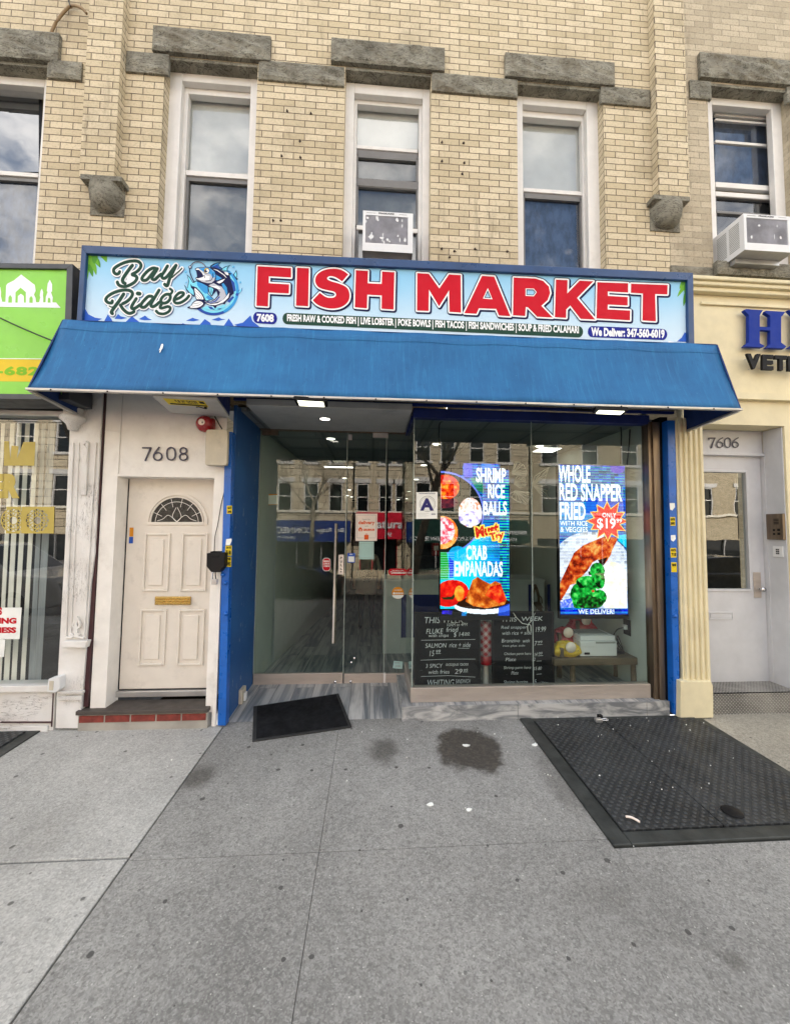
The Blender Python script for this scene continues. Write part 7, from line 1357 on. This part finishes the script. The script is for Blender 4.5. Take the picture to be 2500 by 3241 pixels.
for k in range(8): a = 2*math.pi*k/8+.39; c_, s_ = math.cos(a), math.sin(a); w_ = .007; mb.add([onb(c_*.02-s_*w_, s_*.02+c_*w_)+Vector((0, -.001, 0)), onb(c_*rw*1.35-s_*w_, s_*rw*1.35+c_*w_)+Vector((0, -.001, 0)), onb(c_*rw*1.35+s_*w_, s_*rw*1.35-c_*w_)+Vector((0, -.001, 0)), onb(c_*.02+s_*w_, s_*.02-c_*w_)+Vector((0, -.001, 0))], [(0, 1, 2, 3)])
mb.build('wheel_print', 'black', pe)
mb = MB(); mb.sheet(lambda u, v: (px_+H*(.188+.02*v+.006*math.sin(u*31))*math.cos(2*math.pi*u), PY+H*(.135+.012*v)*math.sin(2*math.pi*u), fz_+H*(1.02-.34*v+.01*math.sin(u*12))), 32, 6); o = mb.build('shirt_hem', 'shirt', pe); s_ = o.modifiers.new('cloth', 'SOLIDIFY'); s_.thickness = .006
# ================================================================== ACROSS THE STREET (seen mirrored in the glass)
OY = -19.6; OZ = -1.36
def opp(x0, x1, lab, mwall, H_, wins_, shop, rows=((2.85, 4.62), (5.9, 7.6))):
    t = thing('row_building', ((x0+x1)/2, OY, OZ), lab, 'building', 'row of buildings across the street')
    hol = [(a, b, z0, z1) for (a, b) in wins_ for (z0, z1) in rows]
    mb = MB(); D_ = .2; hs = hol+[(x0+.4, x1-.4, OZ+.5, OZ+2.6)]
    xs = sorted({x0, x1, *[h[0] for h in hs], *[h[1] for h in hs]}); zs = sorted({OZ, H_, *[h[2] for h in hs], *[h[3] for h in hs]})
    for a, b in zip(xs, xs[1:]):
        for c, d in zip(zs, zs[1:]):
            if any(h[0] < (a+b)/2 < h[1] and h[2] < (c+d)/2 < h[3] for h in hs): continue
            mb.quad((b, OY, c), (a, OY, c), (a, OY, d), (b, OY, d))
    mb.box(x0, x1, OY-9, OY-8.9, OZ, H_); mb.box(x0, x1, OY-9, OY, H_, H_+.1); mb.build('wall', mwall, t)
    mb = MB(); mb.box(x0, x1, OY, OY+.35, H_-.6, H_); mb.box(x0, x1, OY, OY+.12, OZ+4.05, OZ+4.2); mb.build('cornice', 'lime2', t, .02)
    for (a, b, c, d) in hol:
        f = MB(); f.box(a, a+.07, OY-.12, OY-.02, c, d); f.box(b-.07, b, OY-.12, OY-.02, c, d); f.box(a+.07, b-.07, OY-.12, OY-.02, d-.1, d); f.box(a+.07, b-.07, OY-.11, OY-.05, (c+d)/2-.03, (c+d)/2+.03); f.box(a-.1, b+.1, OY, OY+.1, c-.16, c-.001); f.box(a-.15, b+.15, OY, OY+.06, d+.0, d+.28)
        w_ = f.build('window', 'white', t); g = MB(); g.quad((a, OY-.13, c), (b, OY-.13, c), (b, OY-.13, d), (a, OY-.13, d)); g.build('pane', 'carglass', w_)
    mb = MB(); mb.quad((x0+.4, OY-.15, OZ+.5), (x1-.4, OY-.15, OZ+.5), (x1-.4, OY-.15, OZ+2.6), (x0+.4, OY-.15, OZ+2.6)); mb.build('shop_glass', 'carglass', t)
    mb = MB(); n_ = max(3, int((x1-x0)/1.4))
    for k in range(n_+1): x_ = x0+.4+(x1-x0-.8)*k/n_; mb.box(x_-.04, x_+.04, OY-.14, OY-.04, OZ+.5, OZ+2.6)
    mb.build('shop_mullions', shop, t); return t
opp(-40, -13.2, 'tan brick building far across the street, leftmost', 'tanstone', 9.6, [(-39+2.1*k, -38+2.1*k) for k in range(12)], 'alu')
opp(-13.1, -8.2, 'brown building across the street behind the white car', 'brick_r', 9.0, [(-12.6, -11.7), (-10.9, -10.), (-9.3, -8.5)], 'maroon')
opp(-8.1, -1.25, 'buff building across the street over the navy awning', 'tanstone', 8.4, [(-7.5, -6.6), (-5.93, -5.05), (-4.3, -3.4), (-2.75, -1.9)], 'alu')
opp(-1.15, 2.0, 'buff building across the street over the crimson awning', 'tanstone', 8.8, [(-1.0, -.25), (.4, 1.25), (1.45, 1.95)], 'awn_r')
opp(2.1, 9.6, 'buff building across the street over the green awning', 'tanstone', 8.6, [(2.6, 3.5), (4.1, 5.0), (5.9, 6.8), (7.6, 8.5)], 'alu')
opp(9.7, 48, 'tan building across the street, rightmost', 'brick', 11.2, [(10.4+2.6*k, 11.5+2.6*k) for k in range(14)], 'alu')
def oawn(x0, x1, z0, z1, m, lab, texts, out=.9):
    t = thing('awning', ((x0+x1)/2, OY+.4, z0), lab, 'awning', 'awnings across the street'); y0 = OY+.02
    mb = MB(); mb.prism([(x0, y0, z0), (x0, y0+out, z0), (x0, y0+out-.15, z1-.3), (x0, y0+.25, z1), (x0, y0, z1)], (x1-x0, 0, 0)); mb.build('canvas', m, t)
    mb = MB(); yy = y0+out+.004
    for s_, a, b, c, d, bo in texts: mb.text(s_, [Vector((a, yy-.0, d)), Vector((b, yy, d)), Vector((b, yy+.0, c)), Vector((a, yy, c))], None, 0, bo)
    if texts: mb.build('lettering', 'pw', t)
oawn(-6.4, -1.35, .9, 2.2, 'awn_n', 'navy awning with white capitals across the street, beside the crimson one', [('CONNECT', -3.6, -6.1, 1.4, 1.78, .02), ('Bay Ridge', -1.75, -3.4, 1.42, 1.74, .01), ('718-833-1144', -4.6, -6.0, 1.08, 1.22, .01)], .55)
oawn(-1.0, 2.05, 1.1, 2.75, 'awn_r', 'crimson spa awning across the street', [('Natura', -.3, 1.9, 1.75, 2.3, .02), ('SPA', 1.2, .75, 1.25, 1.5, .02), ('SPA', .3, -.15, 1.25, 1.5, .02)], .7)
oawn(2.2, 9.4, .95, 2.35, 'awn_g', 'dark green cleaners awning across the street', [('CLEAN SERVICE', 4.3, 2.3, 1.08, 1.32, .02), ('DROP OFF & PICK UP', 6.9, 4.5, 1.08, 1.32, .02), ('STAGE: 1197', 8.6, 7.3, 1.08, 1.26, .02), ('PERFORMING ARTS', 9.2, 7.1, 1.45, 1.7, .02)], .6)
oawn(-12.9, -8.5, 1.0, 2.2, 'awn_r', 'maroon florist awning across the street', [('Lane Creation', -9.2, -12, 1.4, 1.75, .01)], .6)
# trees by our kerb: bare winter limbs
def tree(x, y, lean, seed, lab, h=8.5):
    rr = random.Random(seed); t = thing('bare_tree', (x, y, -.12), lab, 'tree', 'bare street trees'); tr = MB(); br = MB()
    p0 = Vector((x, y, -.14)); p1 = p0+Vector((lean[0]*.45, lean[1], 1.7)); p2 = p1+Vector((lean[0]*.55, lean[1], 1.5))
    tr.tube(smooth([p0, p1, p2], 5), [.13-.05*k/10 for k in range(11)], 10); tr.build('trunk', 'bark', t)
    def grow(p, d, ln, r_, dep):
        n_ = 5; q = [p]; dd = d.copy()
        for k in range(n_): dd = (dd+Vector((rr.uniform(-.22, .22), rr.uniform(-.22, .22), rr.uniform(-.05, .16)))).normalized(); q.append(q[-1]+dd*ln/n_)
        br.tube(q, [r_*(1-.55*k/n_) for k in range(n_+1)], 6 if dep > 2 else 4, 0, False)
        if dep:
            for _ in range(rr.choice((2, 3, 3))):
                i = rr.randint(2, n_); nd = (dd+Vector((rr.uniform(-.9, .9), rr.uniform(-.9, .9), rr.uniform(-.1, .6)))).normalized(); grow(q[i], nd, ln*rr.uniform(.6, .8), r_*.45, dep-1)
            grow(q[-1], dd, ln*.75, r_*.5, dep-1)
    for a in range(5):
        an_ = a*1.256+rr.uniform(-.3, .3); grow(p2+Vector((0, 0, -.25*(a % 3))), Vector((math.cos(an_)*.75, math.sin(an_)*.75, rr.uniform(.6, 1.4))).normalized(), rr.uniform(1.5, 2.1)*h/8.5, .05, 4)
    br.build('branches', 'bark', t)
tree(.85, -5.6, (.75, .05), 3, 'leaning bare street tree by our kerb, mirrored in the shop window')
tree(-6.2, -5.7, (.2, .1), 8, 'bare street tree mirrored in the left shop window', 7.5)
tree(-3.0, -14.4, (.1, .1), 15, 'bare tree on the far pavement', 7)
# parked cars
def car(x, y, z, ang, paint, lab, suv=True):
    t = thing('parked_car', (x, y, z), lab, 'car', 'parked cars'); t.rotation_euler = (0, 0, ang); hh = 1.68 if suv else 1.46; Ln = 4.7; Wd = .92
    def part(mb, nm, m_, par=t, bv=0.):
        o = mb.build(nm, m_, None, bv); o.parent = par; 
        if par is not t: o.location -= par.location
        return o
    bodyp = [(-2.35, .35), (-2.38, .62), (-2.25, .95), (-1.1, 1.04), (1.6, 1.06), (2.2, 1.02), (2.36, .8), (2.36, .38), (2.2, .28), (-2.2, .28)]
    mb = MB(); n_ = len(bodyp); st_ = [(-1, .86, .0), (-.96, .97, 0), (-.8, 1., .0), (.8, 1., 0), (.96, .97, 0), (1, .86, 0)]; v = []
    for w_, k, _ in st_: v += [(px*(.985 if abs(w_) == 1 else 1), w_*Wd, .28+(pz-.28)*(k if pz > .6 else 1)) for px, pz in bodyp]
    f = [(i*n_+q, i*n_+(q+1) % n_, (i+1)*n_+(q+1) % n_, (i+1)*n_+q) for i in range(len(st_)-1) for q in range(n_)]+[tuple(reversed(range(n_))), tuple(range((len(st_)-1)*n_, len(st_)*n_))]; mb.add(v, f); part(mb, 'body', paint, t, .05)
    gh = [(-1.25, 1.02), (-.45, hh-.04), (.2, hh), (1.7, hh-.05), (2.15, 1.03)] if suv else [(-1.15, 1.02), (-.3, hh-.03), (.4, hh), (1.2, hh-.08), (1.95, 1.03)]
    mb = MB(); n_ = len(gh); v = []
    for w_, s_ in ((-Wd*.93, 0), (-Wd*.74, 1), (Wd*.74, 1), (Wd*.93, 0)): v += [(px, w_ if pz < 1.1 else math.copysign(Wd*.74, w_), pz) for px, pz in gh] if not s_ else []
    v = [(px, -(Wd*.93 if pz < 1.1 else Wd*.75), pz) for px, pz in gh]+[(px, (Wd*.93 if pz < 1.1 else Wd*.75), pz) for px, pz in gh]
    mb.add(v, [tuple(range(n_)), tuple(reversed(range(n_, 2*n_)))]+[(i, i+n_, i+1+n_, i+1) for i in range(n_-1)]); part(mb, 'cabin', paint, t, .03)
    for s_ in (-1, 1):
        def side(px, pz): k = (pz-1.02)/(hh-1.02); return (px, s_*(Wd*(.93-.18*k)+.006), pz)
        lo, hi = 1.06, hh-.09
        for (a, b, c, d) in (((-1.1, -.42, .42, .42)), ((.5, .5, 1.5, 1.75) if suv else (.5, .5, 1.1, 1.6))):
            mb = MB(); mb.add([side(a, lo), side(d, lo), side(c, hi), side(b, hi)], [(0, 1, 2, 3) if s_ < 0 else (3, 2, 1, 0)]); part(mb, 'side_window', 'carglass')
        mb = MB(); mb.box(-1.0, -.85, s_*Wd, s_*(Wd+.16), 1.02, 1.16); part(mb, 'wing_mirror', paint, t, .03)
        mb = MB(); mb.box(2.28, 2.37, s_*.62, s_*.86, .68, .92); part(mb, 'tail_lamp', 'tail', t, .02); mb = MB(); mb.box(-2.37, -2.25, s_*.55, s_*.84, .66, .82); part(mb, 'headlight', 'chrome', t, .02)
        for xw in (-1.42, 1.4):
            mb = MB(); c_ = Vector((xw, s_*(Wd-.1), .33)); mb.lathe([(.2, .11), (.30, .115), (.33, .08), (.33, -.1), (.2, -.1)], c_, 'y', 22); wl = part(mb, 'tyre', 'tyre'); mb = MB(); mb.lathe([(0, .09), (.06, .1), (.1, .06), (.2, .1)] if s_ < 0 else [(0, -.09), (.06, -.1), (.1, -.06), (.2, -.1)], c_, 'y', 10); part(mb, 'rim', 'chrome')
    for a, b in ((0, 1), (3, 4)):
        mb = MB(); (x0, z0_), (x1, z1_) = gh[a], gh[b]; d_ = Vector((z0_-z1_, 0, x1-x0)).normalized()*.006; d_ = d_ if d_.z > 0 else -d_; p_ = lambda u, w_: Vector((x0+(x1-x0)*u, w_*(Wd*.9 if (u < .5) == (a == 0) else Wd*.72), z0_+(z1_-z0_)*u))+d_; mb.quad(p_(.06, -.95), p_(.06, .95), p_(.92, .95), p_(.92, -.95)); part(mb, 'windscreen' if a == 0 else 'rear_window', 'carglass')
    return t
car(3.3, -6.2, -.32, 0, 'carp_b', 'black car parked at our kerb, mirrored in the shop window', True)
car(-9.2, -6.4, -.34, math.pi, 'carp_w', 'white car mirrored in the left shop window', True)
car(9.2, -6.3, -.33, 0, 'carp_b', 'dark car mirrored in the grey neighbour door', False)
car(-3.6, -12.4, -1.42, 0, 'carp_b', 'black car parked at the far kerb across the street', False)
